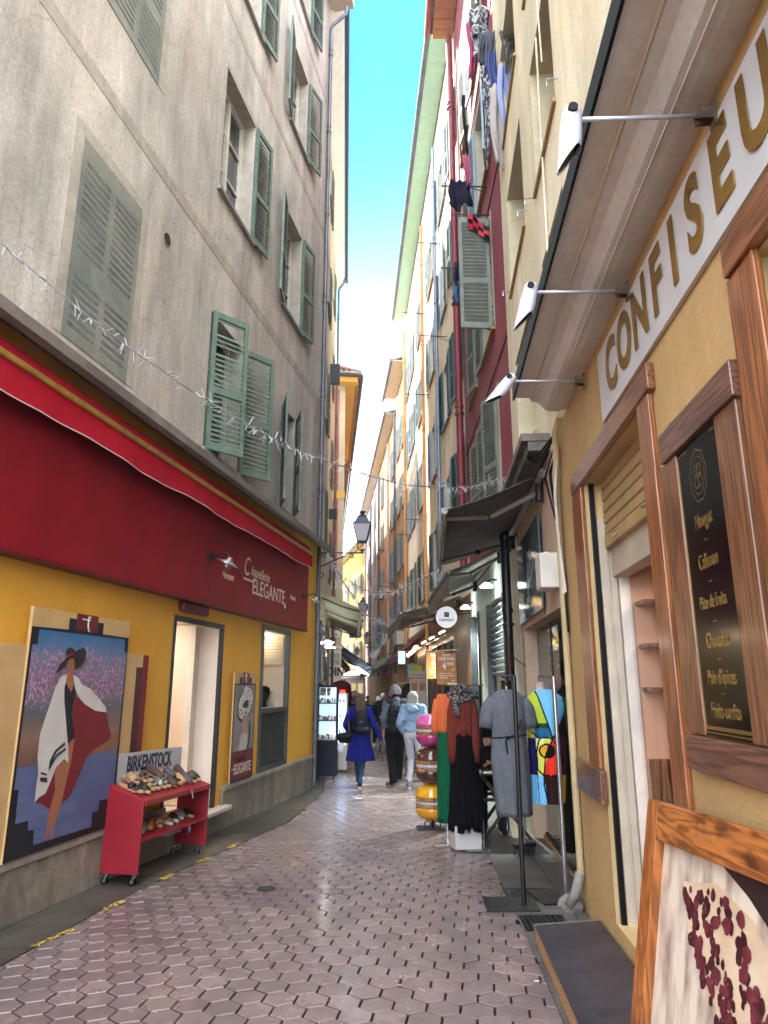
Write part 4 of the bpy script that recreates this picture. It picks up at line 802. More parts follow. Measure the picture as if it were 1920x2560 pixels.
# ---------------- right building R: sweet shop below, cream plaster above ----------------
bR=froot('R','cream_sweet_shop_building','cream plaster building with wood framed sweet shop and cornice on the right','building'); s=S('R')
hR=[(3.27,4.66,.10,2.86,.16),(.2,1.99,.9,2.86,.2),(5.85,8.35,-.25,2.14,.16)]
up=[(4.66,5.75,z,z+1.38,.3) for z in (3.95,6.17,8.5)]+[(6.55,7.95,z,z+1.4,.3) for z in (4.0,6.4,8.7)]+[(2.3,3.4,z,z+1.38,.3) for z in (6.17,8.5)]
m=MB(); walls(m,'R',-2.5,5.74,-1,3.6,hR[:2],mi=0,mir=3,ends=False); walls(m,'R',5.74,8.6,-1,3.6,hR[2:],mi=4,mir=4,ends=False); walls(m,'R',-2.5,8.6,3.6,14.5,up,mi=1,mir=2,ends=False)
for u in (-2.5,8.6): m.add([(u,0,-1),(u,-s*7,-1),(u,-s*7,14.5),(u,0,14.5)],[(0,1,2,3)],1)
m.add([(-2.5,-s*7,-1),(8.6,-s*7,-1),(8.6,-s*7,14.5),(-2.5,-s*7,14.5)],[(0,1,2,3)],1); m.add([(-2.5,0,14.5),(8.6,0,14.5),(8.6,-s*7,14.5),(-2.5,-s*7,14.5)],[(0,1,2,3)],1)
m.build('wall',[M_ochre,M_cream,M_creamniche,pm('plaster_jamb','#c3ab7d','#b39b6f',rough=.85,scale=4,bump=.3),pm('plaster_shop','#cfb79d','#c0a88f',rough=.8,scale=4,bump=.2,grime=.6)],bR)
for h in up:
    p=MB(); p.add([(h[0],-s*.3,h[2]),(h[1],-s*.3,h[2]),(h[1],-s*.3,h[3]),(h[0],-s*.3,h[3])],[(0,1,2,3)]); p=p.build('window',M_pane,bR)
    q=MB(); fbox(q,'R',h[0]-.02,h[1]+.06,-.28,.03,h[2]-.05,h[2]); q.build('sill',pm('sill_brown','#a08053','#8f7148',rough=.8,scale=6),p,bevel=.006)
    q=MB(); fbox(q,'R',h[0],h[0]+.06,-.295,-.24,h[2],h[3]); fbox(q,'R',h[1]-.06,h[1],-.295,-.24,h[2],h[3]); q.build('frame',M_creamniche,p)
# little hooks and cables on the upper wall
m=MB()
for u,z in ((4.5,6.2),(6.4,6.45),(5.9,6.2),(8.05,6.5)): m.tube([(u,0,z),(u,s*.10,z),(u,s*.10,z-.07)],.008,6)
m.build('hook',M_steel,bR)
m=MB(); m.tube([(5.35,s*.02,3.7),(5.3,s*.02,5.3),(5.2,s*.02,7.4)],.010,7); m.tube([(5.0,s*.02,6.9),(5.0,s*.03,8.0),(5.1,s*.02,8.1)],.008,6); m.build('cable_conduit',M_cream,bR)
# cornice
m=MB(); pr=[(0,3.60),(s*.10,3.585),(s*.17,3.60),(s*.22,3.66),(s*.27,3.675),(s*.28,3.70),(s*.40,3.71),(s*.40,3.79),(0,3.95)]
m.prism(pr,'x',-2.5,5.06); m.build('cornice',pm('cornice_grey','#e4e6e6','#d8dada',rough=.75,scale=3,grime=.5,c3='#dcdad6',bump=.15),bR)
m=MB(); fbox(m,'R',-2.5,5.07,.401,.415,3.69,3.80); m.build('fascia',pm('fascia_dark','#101014','#0c0c10',rough=.5,spec=.2),bR)
m=MB()
for o_ in (.14,.275): fbox(m,'R',-2.5,5.06,o_,o_+.004,3.583 if o_<.2 else 3.672,3.70)
m.build('cornice_bead',pm('bead','#dcd4c6',rough=.7),bR)
# fascia lettering board
sb=froot('R','shop_sign','white shop sign board with large gold letters under the cornice','shop sign',3.95,0,3.05)
m=MB(); fbox(m,'R',-6.2,0,.002,.022,0,.44); m.build('board',pm('sign_white','#cfd0d3','#c0c1c5',rough=.4,scale=2),sb,bevel=.002)
Mgold=pm('gold_letter','#c09a48','#9a7636',rough=.22,scale=3,metal=.75)
for ch,u in (('C',3.64),('O',3.36),('N',3.07),('F',2.80),('I',2.57),('S',2.33),('E',2.07),('U',1.79),('R',1.50),('I',1.28),('E',1.08)):
    text(ch,.42,Mgold,sb,(u-3.95,s*.028,.225),(PI/2,0,PI),sx=.78,bold=.013,ext=.002)
# pipes at the shop corner
m=MB(); m.tube([(5.16,s*.04,3.58),(5.28,s*.06,3.5),(5.36,s*.05,3.35),(5.50,s*.04,3.0),(5.52,s*.035,.15)],.026,8); m.build('pipe',pm('pipe_cream','#cbb78d','#b7a47c',rough=.7,scale=9,c3='#a89874'),bR,smooth='a')
m=MB(); m.tube([(5.52,s*.04,.17),(5.54,s*.08,.02),(5.56,s*.13,-.06)],.036,9); m.build('pipe_elbow',pm('lead_pipe','#8c8a84','#6c6a65',rough=.7,scale=12),bR,smooth=True)
m=MB(); rg=random.Random(8)
for i in range(9):
    a=rg.uniform(-.05,.05); m.tube([(5.45+a,s*.02,3.45+a),(5.5+a*2,s*(.06+abs(a)),3.2),(5.55+a,s*.03,2.6+a*3),(5.5+a,s*.02,1.9)],.007,5)
for i in range(6):
    a=rg.uniform(-.12,.12); m.tube([(5.3,s*.05,3.5),(5.7+a,s*.2,3.3+a),(6.1,s*.1,3.45+a*.5)],.009,5)
m.build('cable',M_black,bR); m=MB(); 
for i in range(5):
    a=rg.uniform(-.06,.06); m.tube([(5.4+a,s*.03,3.5),(5.45+a,s*.07,3.0),(5.42-a,s*.04,2.2)],.008,5)
m.build('white_cable',M_white,bR)
rk_=MB(); rk_.ell((0,0,.04),(.09,.10,.08),8,6); q=froot('R','foundation_stone','rough grey stone block at the foot of the shop corner pipe','stone block',5.62,.10,gz(5.6)); q2=rk_.build('block',pm('rough_stone','#8b8881','#6d6a64',rough=.9,scale=9,bump=.6,bscale=40),q)
# spot lamps on long arms
def spot(u,tipu,label):
    r=froot('R','arm_spotlight',label,'spotlight',u,0,3.5,'white arm lights over the sweet shop sign')
    b=MB(); fbox(b,'R',-.025,.025,.023,.033,-.05,.05); fbox(b,'R',-.022,-.014,.03,.085,-.025,.025); fbox(b,'R',.014,.022,.03,.085,-.025,.025); b.build('bracket',pm('bracket_worn','#7a6f5c','#4a4036',rough=.6,metal=.4,scale=20),r)
    b=MB(); b.tube([(0,s*.07,0),(0,s*.52,.015)],.0085,8); b.build('arm',plain('b9bcc4',.3,.2),r,smooth=True)
    b=MB(); b.M=Matrix.Translation((0,s*.53,.015))@Matrix.Rotation(R(tipu),4,'X'); b.lathe([(0,.055),(.026,.05),(.036,.03),(.037,0),(.041,-.05),(.041,-.13)],n=20,caps=False)
    # slanted mouth
    n=20; top=[(.041*math.cos(2*PI*k/n),.041*math.sin(2*PI*k/n),-.13) for k in range(n)]; bot=[(x,y,-.165-s*y*1.7) for x,y,z in top]; b.rings([top,bot],caps=False); b.build('shade',plain('d5d8e2',.3),r,smooth='a')
    b=MB(); b.M=Matrix.Translation((0,s*.53,.015))@Matrix.Rotation(R(tipu),4,'X'); b.add([(x*.93,y*.93,-.155-s*y*1.6) for x,y,z in top],[tuple(range(n))]); b.build('lens',M_black,r)
    b=MB(); b.M=Matrix.Translation((0,s*.53,.015)); b.tube([(-.045,0,.02),(.045,0,.02)],.018,12); b.build('pivot',M_black,r)
spot(2.07,6,'white arm spotlight nearest the camera over the gold lettering'); spot(3.22,14,'middle white arm spotlight over the gold lettering'); spot(4.32,38,'farthest white arm spotlight by the end of the cornice')
# wooden frames of the shop opening
def wb(name,par,k,u0,u1,o0,o1,z0,z1,mat,bev=.006): m=MB(); fbox(m,k,u0,u1,o0,o1,z0,z1); return m.build(name,mat,par,bevel=bev)
fr=froot('R','shop_doorframe','varnished wood frame around the sweet shop shutter opening','door frame',3.1,0,0)
wb('lintel',fr,'R',-.08,1.84,.002,.040,2.862,2.995,W_orx); wb('post',fr,'R',-.03,.155,.002,.030,.02,2.861,W_or); wb('post',fr,'R',1.58,1.88,.002,.028,.975,2.861,W_or); wb('block',fr,'R',1.52,2.28,.002,.045,.77,.974,W_brx)
# rolling shutter, box, jambs
rs=froot('R','rolling_shutter','half open cream rolling shutter inside the wood frame','rolling shutter',3.33,0,2.4)
m=MB()
for i in range(5): z=.075+i*.078; m.prism([(-s*.11,z),(-s*.095,z+.01),(-s*.095,z+.066),(-s*.11,z+.076),(-s*.125,z+.076),(-s*.125,z)],'x',.03,1.25)
m.build('slats',pm('shutter_cream','#b99f6c','#a38b5d',rough=.55,scale=5,c3='#9c8762'),rs)
m=MB(); fbox(m,'R',.03,1.25,-.135,-.09,-.01,.073); m.build('bottom_rail',pm('shutter_cream2','#b39966','#9d8558',rough=.55,scale=5),rs,bevel=.006)
m=MB(); m.tube([(.9,s*-.09,.03),(.9,s*-.06,.01),(.93,s*-.06,0)],.006,6); m.tube([(.25,s*-.09,.04),(.25,s*-.05,.02)],.008,6); m.build('hook',M_steel,rs)
jam=pm('jamb_white','#c9c0ae','#b3aa98',rough=.6,scale=4,c3='#a89f8f')
m=MB(); fbox(m,'R',3.36,4.6,-.24,-.13,2.2,2.42); m.build('roller_box',jam,bR,bevel=.004)
m=MB(); fbox(m,'R',4.62,4.655,-.055,-.025,.02,2.86); m.build('shutter_rail',M_black,bR)
m=MB(); fbox(m,'R',4.60,4.655,-.16,-.057,.02,2.6); fbox(m,'R',4.585,4.655,-.11,-.10,.02,2.5); m.build('jamb_profile',jam,bR,bevel=.006)
# small room behind the opening: peach wall with plank shelves
Mp=pm('peach_inside','#d2a98c','#c59c80',rough=.8,scale=2,bump=.1)
m=MB(); fbox(m,'R',4.61,4.66,-2.2,-.20,0,3.2); fbox(m,'R',.1,4.5,-2.26,-2.2,0,3.2); fbox(m,'R',.1,4.5,-2.2,-.24,3.0,3.05); fbox(m,'R',.1,4.5,-2.2,-.2,-.02,.1); fbox(m,'R',.02,.1,-2.2,-.24,0,3.2); fbox(m,'R',2.05,3.3,-.26,-.245,.1,3.0); m.build('shop_interior',Mp,bR)
m=MB(); fbox(m,'R',4.58,4.655,-.235,-.165,.1,2.3); m.build('white_jamb',M_white,bR)
sh=froot('R','wall_shelving','rough plank shelves on the peach wall inside the sweet shop','shelves',4.61,-.26,0)
for z in (1.46,1.73,2.005,2.27): wb('shelf',sh,'R',-.20,-.002,-.75,0,z,z+.025,W_brx,.003)
wb('bracket',sh,'R',-.17,-.003,-.30,-.25,1.22,1.458,W_br,.003); wb('upright',sh,'R',-.10,-.003,-.42,-.34,1.49,2.7,W_br,.003)
pn=froot('R','wood_panelling','dark knotty plank panelling low inside the sweet shop doorway','wood panelling',4.61,-.26,0)
for i,(a,b,c,d) in enumerate(((-.9,0,.78,1.05),(-.9,0,.455,.77),(-.9,0,.12,.445))): wb('plank',pn,'R',-.035,-.002,a*(.6+.1*i),b,c,d,wood('wood_knotty','#7d4f26','#3d2210','z',rough=.45,burn=.5),.004)
m=MB(); m.add([(3.3,-s*.215,.1),(4.575,-s*.215,.1),(4.575,-s*.215,2.2),(3.3,-s*.215,2.2)],[(0,1,2,3)]); q=m.build('shop_window_film',G_plas,bR)
q=froot('R','globe_lamp','small white round lamp on the top shelf inside the sweet shop','lamp',4.40,-.80,2.2); MB().ell((0,0,0),(.05,.05,.06)).build('globe',plain('e8e2d8',.3),q,smooth=True)
l=area('shop_room_light','R',3.7,-1.3,2.9,.6,5,(1,.86,.74))
q=thing('ceiling_panel_light','square lit ceiling panel inside the sweet shop','ceiling light',W('R',3.7,-1.3,2.97),FR['R'][3]); m=MB(); m.box(-.3,.3,-.3,.3,-.01,.02); m.build('diffuser',emit('lampsoft','#ffe9d2',2.5),q)
# menu board
mb=froot('R','menu_board','black menu board in a carved wood frame listing Nougat to Fruits confits','menu board',2.195,0,1.17)
wb('top_rail',mb,'R',-.02,.755,.002,.042,1.285,1.42,W_brx); wb('post',mb,'R',.605,.80,.002,.028,.14,1.284,W_br); wb('post',mb,'R',0,.19,.002,.028,.14,1.284,W_br); wb('bottom_rail',mb,'R',-.35,.80,.002,.042,0,.135,W_brx)
Mb=pm('board_black','#090a0f','#07080c',rough=.14,scale=2); m=MB(); fbox(m,'R',.19,.615,.002,.02,.14,1.29); m.build('panel',Mb,mb)
Mgt=pm('gold_text','#b9974f','#9a7c40',rough=.3,scale=3,metal=.8)
for t_,z,sz in (('Nougat',.95,.085),('Calisson',.79,.085),('Pâte de fruits',.635,.072),('Chocolat',.49,.085),("Pain d'épices",.355,.076),('Fruits confits',.235,.076)): ftext('R',t_,sz,Mgt,mb,.40,.0215,z,sx=.66,bold=.0005,ext=.0008)
m=MB()
for z in (.87,.71,.56,.42,.295): fbox(m,'R',.385,.415,.0205,.022,z,z+.0035)
fbox(m,'R',.20,.60,.0205,.022,.165,.178); fbox(m,'R',.20,.60,.0205,.022,.152,.156); fbox(m,'R',.5,.60,.0205,.022,1.255,1.262); fbox(m,'R',.21,.25,.0205,.022,1.255,1.262); fbox(m,'R',.60,.604,.0205,.022,.16,1.26)
m.build('gold_line',Mgt,mb)
m=MB(); cx,cz=.40,1.13
def ring(m,cx,cz,r,t,o,n=36,wob=0,sz=1.25):
    for i in range(n):
        a,b=2*PI*i/n,2*PI*(i+1)/n; w0=r*(1+wob*math.sin(9*a)); w1=r*(1+wob*math.sin(9*b))
        m.add([(cx+w0*math.cos(a),s*o,cz+w0*sz*math.sin(a)),(cx+w1*math.cos(b),s*o,cz+w1*sz*math.sin(b)),(cx+(w1-t)*math.cos(b),s*o,cz+(w1-t)*sz*math.sin(b)),(cx+(w0-t)*math.cos(a),s*o,cz+(w0-t)*sz*math.sin(a))],[(0,1,2,3)])
ring(m,cx,cz,.085,.004,.0215,wob=.05); ring(m,cx,cz,.062,.002,.0215); ring(m,cx-.012,cz+.018,.022,.004,.0215); ring(m,cx+.012,cz+.018,.022,.004,.0218); ring(m,cx-.014,cz-.022,.024,.004,.0215); ring(m,cx+.014,cz-.022,.024,.004,.0218); m.build('crest',Mgt,mb)
# second window frame at the picture edge
f2=froot('R','window_frame','orange varnished wood frame of the sweet shop window at the right edge','window frame',.1,0,0)
wb('lintel',f2,'R',-.2,2.02,.002,.045,2.862,3.0,W_orx); wb('post',f2,'R',1.84,2.04,.002,.03,1.32,2.861,W_or); wb('post',f2,'R',0,.2,.002,.07,.9,2.861,W_or); 
m=MB(); m.add([(.2,-s*.16,.9),(1.99,-s*.16,.9),(1.99,-s*.16,2.86),(.2,-s*.16,2.86)],[(0,1,2,3)]); m.build('shop_window',pm('film_cream','#cfc6a6','#bdb496',rough=.4,scale=2),bR)
# ---------------- platform at the doorway ----------------
pf=thing('door_ramp','low ramp with dark rubber mat top and wooden sides at the sweet shop door','ramp',(0,0,0))
P4=[(.967,4.922),(1.34,5.0),(1.345,3.42),(.868,3.50)]
def slabpoly(name,pts,z0,z1,mat,par,bev=0):
    m=MB(); n=len(pts); m.add([(x,y,gz(y)+z0) for x,y in pts]+[(x,y,gz(y)+z1) for x,y in pts],[tuple(range(n-1,-1,-1)),tuple(range(n,2*n))]+[(i,(i+1)%n,n+(i+1)%n,n+i) for i in range(n)]); return m.build(name,mat,par,bevel=bev)
P4=[(.967,4.922),(1.415,5.02),(1.31,3.46),(.868,3.52)]
slabpoly('platform_side',P4,.01,.092,W_pale,pf,.004); slabpoly('mat',P4,.0925,.105,pm('rubber_mat','#33303a','#25232b',rough=.42,scale=9,c3='#3c3a44',bump=.15,bscale=25,rvar=.12,dist=.8),pf,.003)
slabpoly('threshold',[(1.418,5.0),(1.60,5.0),(1.50,3.6),(1.315,3.6)],.02,.11,M_white,bR,.004)
slabpoly('back_edge',[(.966,4.93),(1.416,5.03),(1.415,5.06),(.965,4.96)],.01,.1,pm('edge_grey','#7a7468',rough=.8),pf)
# ---------------- leaning framed cake picture ----------------
ez=thing('framed_picture','large cake photograph in a scorched wood frame leaning by the shop ramp','framed picture',(0,0,0))
def Y2(t,h,dep=0): # t along the bottom from far (0) to near(1), h height up the board; leaning plane
    A0=Vector((.945,3.02,.02)); A1=Vector((1.05,2.02,.04)); B0=Vector((1.12,3.0,1.045)); B1=Vector((1.235,2.0,1.06))
    lo=A0.lerp(A1,t); hi=B0.lerp(B1,t); n=(A1-A0).cross(B0-A0).normalized()
    if n.x>0: n=-n
    return lo.lerp(hi,h)+n*dep
def ezbox(name,t0,t1,h0,h1,d0,d1,mat):
    m=MB(); V=[Y2(t,h,d) for d in (d0,d1) for h in (h0,h1) for t in (t0,t1)]; m.add(V,[(0,2,3,1),(4,5,7,6),(0,1,5,4),(2,6,7,3),(0,4,6,2),(1,3,7,5)]); return m.build(name,mat,ez,bevel=.004)
ezbox('frame_post',0,.085,0,1.0,0,.05,W_burnz); ezbox('frame_rail',.0855,1.25,.865,1.0,0,.05,wood('wood_burnt_y','#ad6a34','#74401c','y',burn=.85)); ezbox('frame_post',1.25,1.34,0,1.0,0,.05,W_burnz); ezbox('frame_rail',.0855,1.25,0,.10,0,.05,wood('wood_burnt_y','#ad6a34','#74401c','y'))
def cakemat():
    m,n,b=new('cake_picture'); A=n.links.new; b.inputs['Roughness'].default_value=.35; t=n.nodes.new('ShaderNodeTexCoord')
    u=n.nodes.new('ShaderNodeUVMap'); nz=n.nodes.new('ShaderNodeTexNoise'); nz.inputs['Scale'].default_value=5; nz.inputs['Detail'].default_value=6; mp=n.nodes.new('ShaderNodeMapping'); mp.inputs['Scale'].default_value=(3,.6,1); A(u.outputs[0],mp.inputs[0]); A(mp.outputs[0],nz.inputs[0])
    r=n.nodes.new('ShaderNodeValToRGB'); r.color_ramp.elements[0].color=hx('#8a7466'); r.color_ramp.elements[1].color=hx('#cdbfae'); r.color_ramp.elements[0].position=.32; r.color_ramp.elements[1].position=.56; A(nz.outputs[0],r.inputs[0]); A(r.outputs[0],b.inputs['Base Color']); return m
m=MB(); V=[Y2(t,h,.012) for t,h in ((.08,.09),(1.26,.09),(1.26,.88),(.08,.88))]; m.add(V,[(0,1,2,3)]); pc=m.build('picture',cakemat(),ez); 
uvl=pc.data.uv_layers.new(name='UVMap'); 
for l_,c_ in zip(uvl.data,((0,0),(1,0),(1,1),(0,1))): l_.uv=c_
def patch(name,mat,polys,d):
    m=MB(); from mathutils.geometry import tessellate_polygon
    for j,P in enumerate(polys):
        t_=tessellate_polygon([[Vector((a,b,0)) for a,b in P]]); m.add([Y2(a,b,d+j*.00002) for a,b in P],[tuple(x) for x in t_])
    m.build(name,mat,pc)
patch('picture_dark',pm('pic_dark','#30201f','#231718',rough=.35,scale=5),[[(.42,.88),(1.26,.88),(1.26,.35),(1.02,.36),(.93,.46),(.85,.60),(.76,.72),(.62,.80)]],.0125)
patch('picture_cake',pm('pic_cake','#c9ad8e','#b39478',rough=.35,scale=9,c3='#cdbba6'),[[(.24,.76),(.45,.80),(.66,.74),(.80,.60),(.93,.42),(1.02,.33),(1.0,.22),(.72,.35),(.42,.48),(.30,.60)]],.0130)
rg=random.Random(11); bl=[];bl2=[];hl=[];sm_=[]
def blobp(a,b,ra,rb,n=9): q=rg.uniform(0,6); return [(a+ra*math.cos(q+2*PI*i/n)*rg.uniform(.75,1.15),b+rb*math.sin(q+2*PI*i/n)*rg.uniform(.75,1.15)) for i in range(n)]
def row(pts,n,sp):
    for i in range(n):
        t=i/n*(len(pts)-1); j=int(t); f_=t-j; a=pts[j][0]+(pts[j+1][0]-pts[j][0])*f_+rg.gauss(0,sp); b=pts[j][1]+(pts[j+1][1]-pts[j][1])*f_+rg.gauss(0,sp); z_=rg.uniform(.010,.027); a+=rg.gauss(0,.008); b+=rg.gauss(0,.012); (bl if rg.random()<.6 else bl2).append(blobp(a,b,z_*rg.uniform(.6,.95),z_)); (hl.append(blobp(a-.004,b+.005,.002,.003,5)) if rg.random()<.3 else None)
row([(.28,.72),(.34,.62),(.38,.56),(.42,.50)],44,.012); row([(.34,.74),(.42,.66),(.50,.56),(.56,.48),(.60,.40)],51,.014); row([(.42,.52),(.52,.46),(.60,.38),(.63,.32)],57,.022); row([(.44,.76),(.56,.70),(.66,.58),(.76,.46),(.86,.36)],57,.02); row([(.62,.54),(.74,.50),(.86,.40)],27,.02); row([(.80,.42),(.90,.34),(.98,.28)],23,.018); row([(.86,.50),(.94,.42)],13,.012)
patch('berry_print',pm('pic_berry','#4a1a22','#301015',rough=.35,scale=20),bl,.0136); patch('berry_print',pm('pic_berry2','#76303a','#4a1c22',rough=.35,scale=20),bl2,.0156); patch('print_highlight',plain('b9a8a4',.3),hl,.0146)
for a,b in ((.36,.30),(.42,.33),(.31,.14),(.45,.20),(.70,.16),(.24,.22)): sm_.append(blobp(a,b,.008,.022,7))
patch('picture_crumb',plain('35141a',.4),sm_,.0136)
# ---------------- glass fronted shop (clothes) ----------------
m=MB(); fbox(m,'R',5.86,8.34,-3.0,-2.95,-.3,2.3); fbox(m,'R',5.86,8.34,-3,-.17,2.16,2.2); fbox(m,'R',5.75,5.8,-3,-.17,-.3,2.2); fbox(m,'R',8.4,8.45,-3,-.17,-.3,2.2); m.build('clothes_shop_interior',pm('shopin','#9ba09b','#868b86',rough=.8),bR)
m=MB(); fbox(m,'R',5.86,8.34,-3,-.1,-.40,-.12); m.build('shop_floor',W_pale,bR)
g=MB()
for a,b in ((5.86,6.35),(6.37,7.3),(7.32,8.34)): g.add([(a,-s*.14,-.12),(b,-s*.14,-.12),(b,-s*.14,2.14),(a,-s*.14,2.14)],[(0,1,2,3)])
gf=g.build('glass_front',glassm('shop_glass',(.62,.70,.68,1),.12),bR)
g=MB()
for a in (6.36,7.31): fbox(g,'R',a-.006,a+.006,-.15,-.13,-.12,2.14)
fbox(g,'R',5.86,8.34,-.15,-.12,-.12,-.09); fbox(g,'R',6.40,6.43,-.14,-.11,2.06,2.14); g.build('glass_clamp',M_dkmetal,gf)
slabpoly('wood_threshold',[(1.42,6.1),(1.62,6.1),(1.70,8.5),(1.50,8.5)],.012,.03,W_pale,bR)
gs=froot('R','glass_sign','dark reflective glass sign panel with engraved letters above the clothes shop','shop sign',6.55,0,2.2)
m=MB(); fbox(m,'R',0,1.75,.03,.05,0,.92); m.build('panel',pm('teal_glass','#5f7479','#52666b',rough=.10,scale=2,metal=.3),gs); text('JeB',.5,plain('8fa1a3',.3,.4),gs,(.72,s*.053,.5),(PI/2,0,PI),sx=.6)
text('mode',.14,plain('8fa1a3',.3,.4),gs,(.9,s*.053,.2),(PI/2,0,PI),sx=.9)
q=froot('R','alarm_box','white alarm siren box on the wall above the glass shop','alarm box',5.95,0,2.3); m=MB(); fbox(m,'R',-.14,.14,.0,.16,0,.30); m.build('casing',M_white,q,bevel=.01); m=MB(); 
for i in range(5): m.box(.1405,.143,min(s*.04,s*.12),max(s*.04,s*.12),.05+i*.018,.06+i*.018)
m.build('vent_slot',M_black,q); MB().ell((-.02,s*.08,.31),(.025,.025,.02)).build('bulb',M_white,q,smooth=True)
# black cast downpipe
pipe('R','black_downpipe',bR,8.42,.18,1.25,3.5,.055,plain('22242a',.4,.3),coll=.9); m=MB(); m.tube([(8.42,s*.18,-.2),(8.42,s*.18,1.25)],.06,12); fbox(m,'R',8.34,8.50,.10,.26,1.15,1.30); m.build('downpipe_foot',M_cream,bR)
m=MB()
for zz in (1.75,1.95): m.tube([(8.2+.05*math.cos(t),s*(.20),zz+.1*math.sin(t)) for t in [2*PI*i/20 for i in range(21)]],.007,6)
m.tube([(8.2,s*.02,1.7),(8.2,s*.2,1.85)],.006,5); m.build('coiled_wire',plain('5a2f22',.7),bR)
# dark awnings with folding arms
Mdk=canvas(pm('canvas_dark','#77716c','#686260',rough=.9,scale=6,grime=.8,c3='#807a75'),.35); Mst,_n2,_b2=new('canvas_striped')
def awning(k,name,label,u0,u1,zw,p0,p1,zf,mat,val=.0,valm=None,arms=(),armm=None,inner=.04,seg=1):
    """from the wall line u0..u1 at height zw to the front bar p0-p1 (world xy) at zf"""
    r=froot(k,name,label,'awning',u0,0,zw); inv=(Matrix.Translation(W(k,u0,0,zw))@Matrix.Rotation(FR[k][3],4,'Z')).inverted()
    a=Vector((0,S(k)*inner,0)); b=Vector((u1-u0,S(k)*inner,0)); c=inv@Vector((p1[0],p1[1],zf)); d=inv@Vector((p0[0],p0[1],zf)); m=MB(); N=10
    rows=[[a.lerp(d,i/N)+Vector((0,0,-.03*math.sin(PI*i/N))) for i in range(N+1)],[b.lerp(c,i/N)+Vector((0,0,-.03*math.sin(PI*i/N))) for i in range(N+1)]]
    M_=[ [rows[0][i].lerp(rows[1][i],j/8) for j in range(9)] for i in range(N+1)]
    V=[p for q_ in M_ for p in q_]; m.add(V,[(i*9+j,i*9+j+1,i*9+j+10,i*9+j+9) for i in range(N) for j in range(8)]); f_=m.build('fabric',mat,r,smooth=True); sd=f_.modifiers.new('s','SOLIDIFY'); sd.thickness=.006
    m=MB(); m.tube([d,c],.032,10); m.build('front_bar',armm or M_black,r)
    m=MB(); m.tube([a,b],.045,10); m.build('roller',armm or M_black,r)
    if val:
        m=MB(); N=40; top=[d.lerp(c,i/N) for i in range(N+1)]; n_=(c-d).cross(Vector((0,0,1))).normalized()
        bot=[p-Vector((0,0,val+.012*math.sin(i*1.3)))+n_*.012*math.sin(i*2.1) for i,p in enumerate(top)]; m.add(top+bot,[(i,i+1,N+2+i,N+1+i) for i in range(N)]); v_=m.build('valance',valm or mat,r,smooth=True); v_.modifiers.new('s','SOLIDIFY').thickness=.003
    for t in arms:
        w0=a.lerp(b,t)+Vector((0,0,-.12)); fr_=d.lerp(c,t)+Vector((0,0,-.02)); el=w0.lerp(fr_,.5)+Vector((.28 if t<.5 else -.28,0,-.05)); m=MB(); m.tube([w0,el],.028,8); m.tube([el,fr_],.022,8); m.build('arm',armm or M_white,r); m=MB(); m.tube([w0+Vector((0,0,-.09)),w0+Vector((0,0,.09))],.04,10); m.ell(el,(.035,.035,.035)); m.build('arm_joint',plain('35353a',.5,.4),r)
    return r
A_=Mst.node_tree.links.new; tcs=Mst.node_tree.nodes.new('ShaderNodeTexCoord'); wv=Mst.node_tree.nodes.new('ShaderNodeTexWave'); wv.inputs['Scale'].default_value=9; wv.inputs['Distortion'].default_value=1; rr_=Mst.node_tree.nodes.new('ShaderNodeValToRGB'); rr_.color_ramp.elements[0].color=hx('#5f574f'); rr_.color_ramp.elements[1].color=hx('#9a9288'); A_(tcs.outputs['Object'],wv.inputs[0]); A_(wv.outputs[0],rr_.inputs[0]); A_(rr_.outputs[0],_b2.inputs['Base Color']); _b2.inputs['Roughness'].default_value=.9
awning('R','dark_awning','nearest dark grey awning with pale folding arms on the right',6.15,9.25,3.42,(.56,6.2),(.76,9.3),3.07,Mdk,.13,Mst,(.08,.86),plain('8f8982',.5,.1))
awning('R2','dark_awning','second dark awning with long striped valance behind the nearest one',.85,4.55,3.40,(.90,9.5),(.84,13.1),3.03,Mdk,.30,Mst,(.08,.9),plain('77716a',.5,.1))
awning('R3','beige_awning','beige awning over the brown cafe front on the right',.9,5.9,3.35,(.36,14.7),(.10,19.6),2.98,canvas(pm('canvas_beige','#9a9085','#887e73',rough=.9,scale=5,grime=.7)),.26,pm('canvas_beige','#8d8276'),(.1,.5,.9),plain('8a857c',.5,.1))
# canopy slab above the first dark awning
m=MB(); fbox(m,'R',5.85,8.5,.0,.26,3.63,3.70); fbox(m,'R',5.86,8.49,.0,.20,3.54,3.629); m.build('awning_hood',pm('hood','#6f6a62','#57534c',rough=.8,scale=5),bR)
q=froot('R','wall_speaker','dark round floodlight on the corner above the nearest dark awning','floodlight',6.0,.12,3.55); m=MB(); m.lathe([(0,-.08),(.07,-.06),(.08,0),(.05,.07),(0,.08)],n=14); m.build('body',M_black,q,smooth=True); m=MB(); m.tube([(0,0,.05),(0,-s*.12,.12)],.015,6); m.build('bracket',M_black,q)
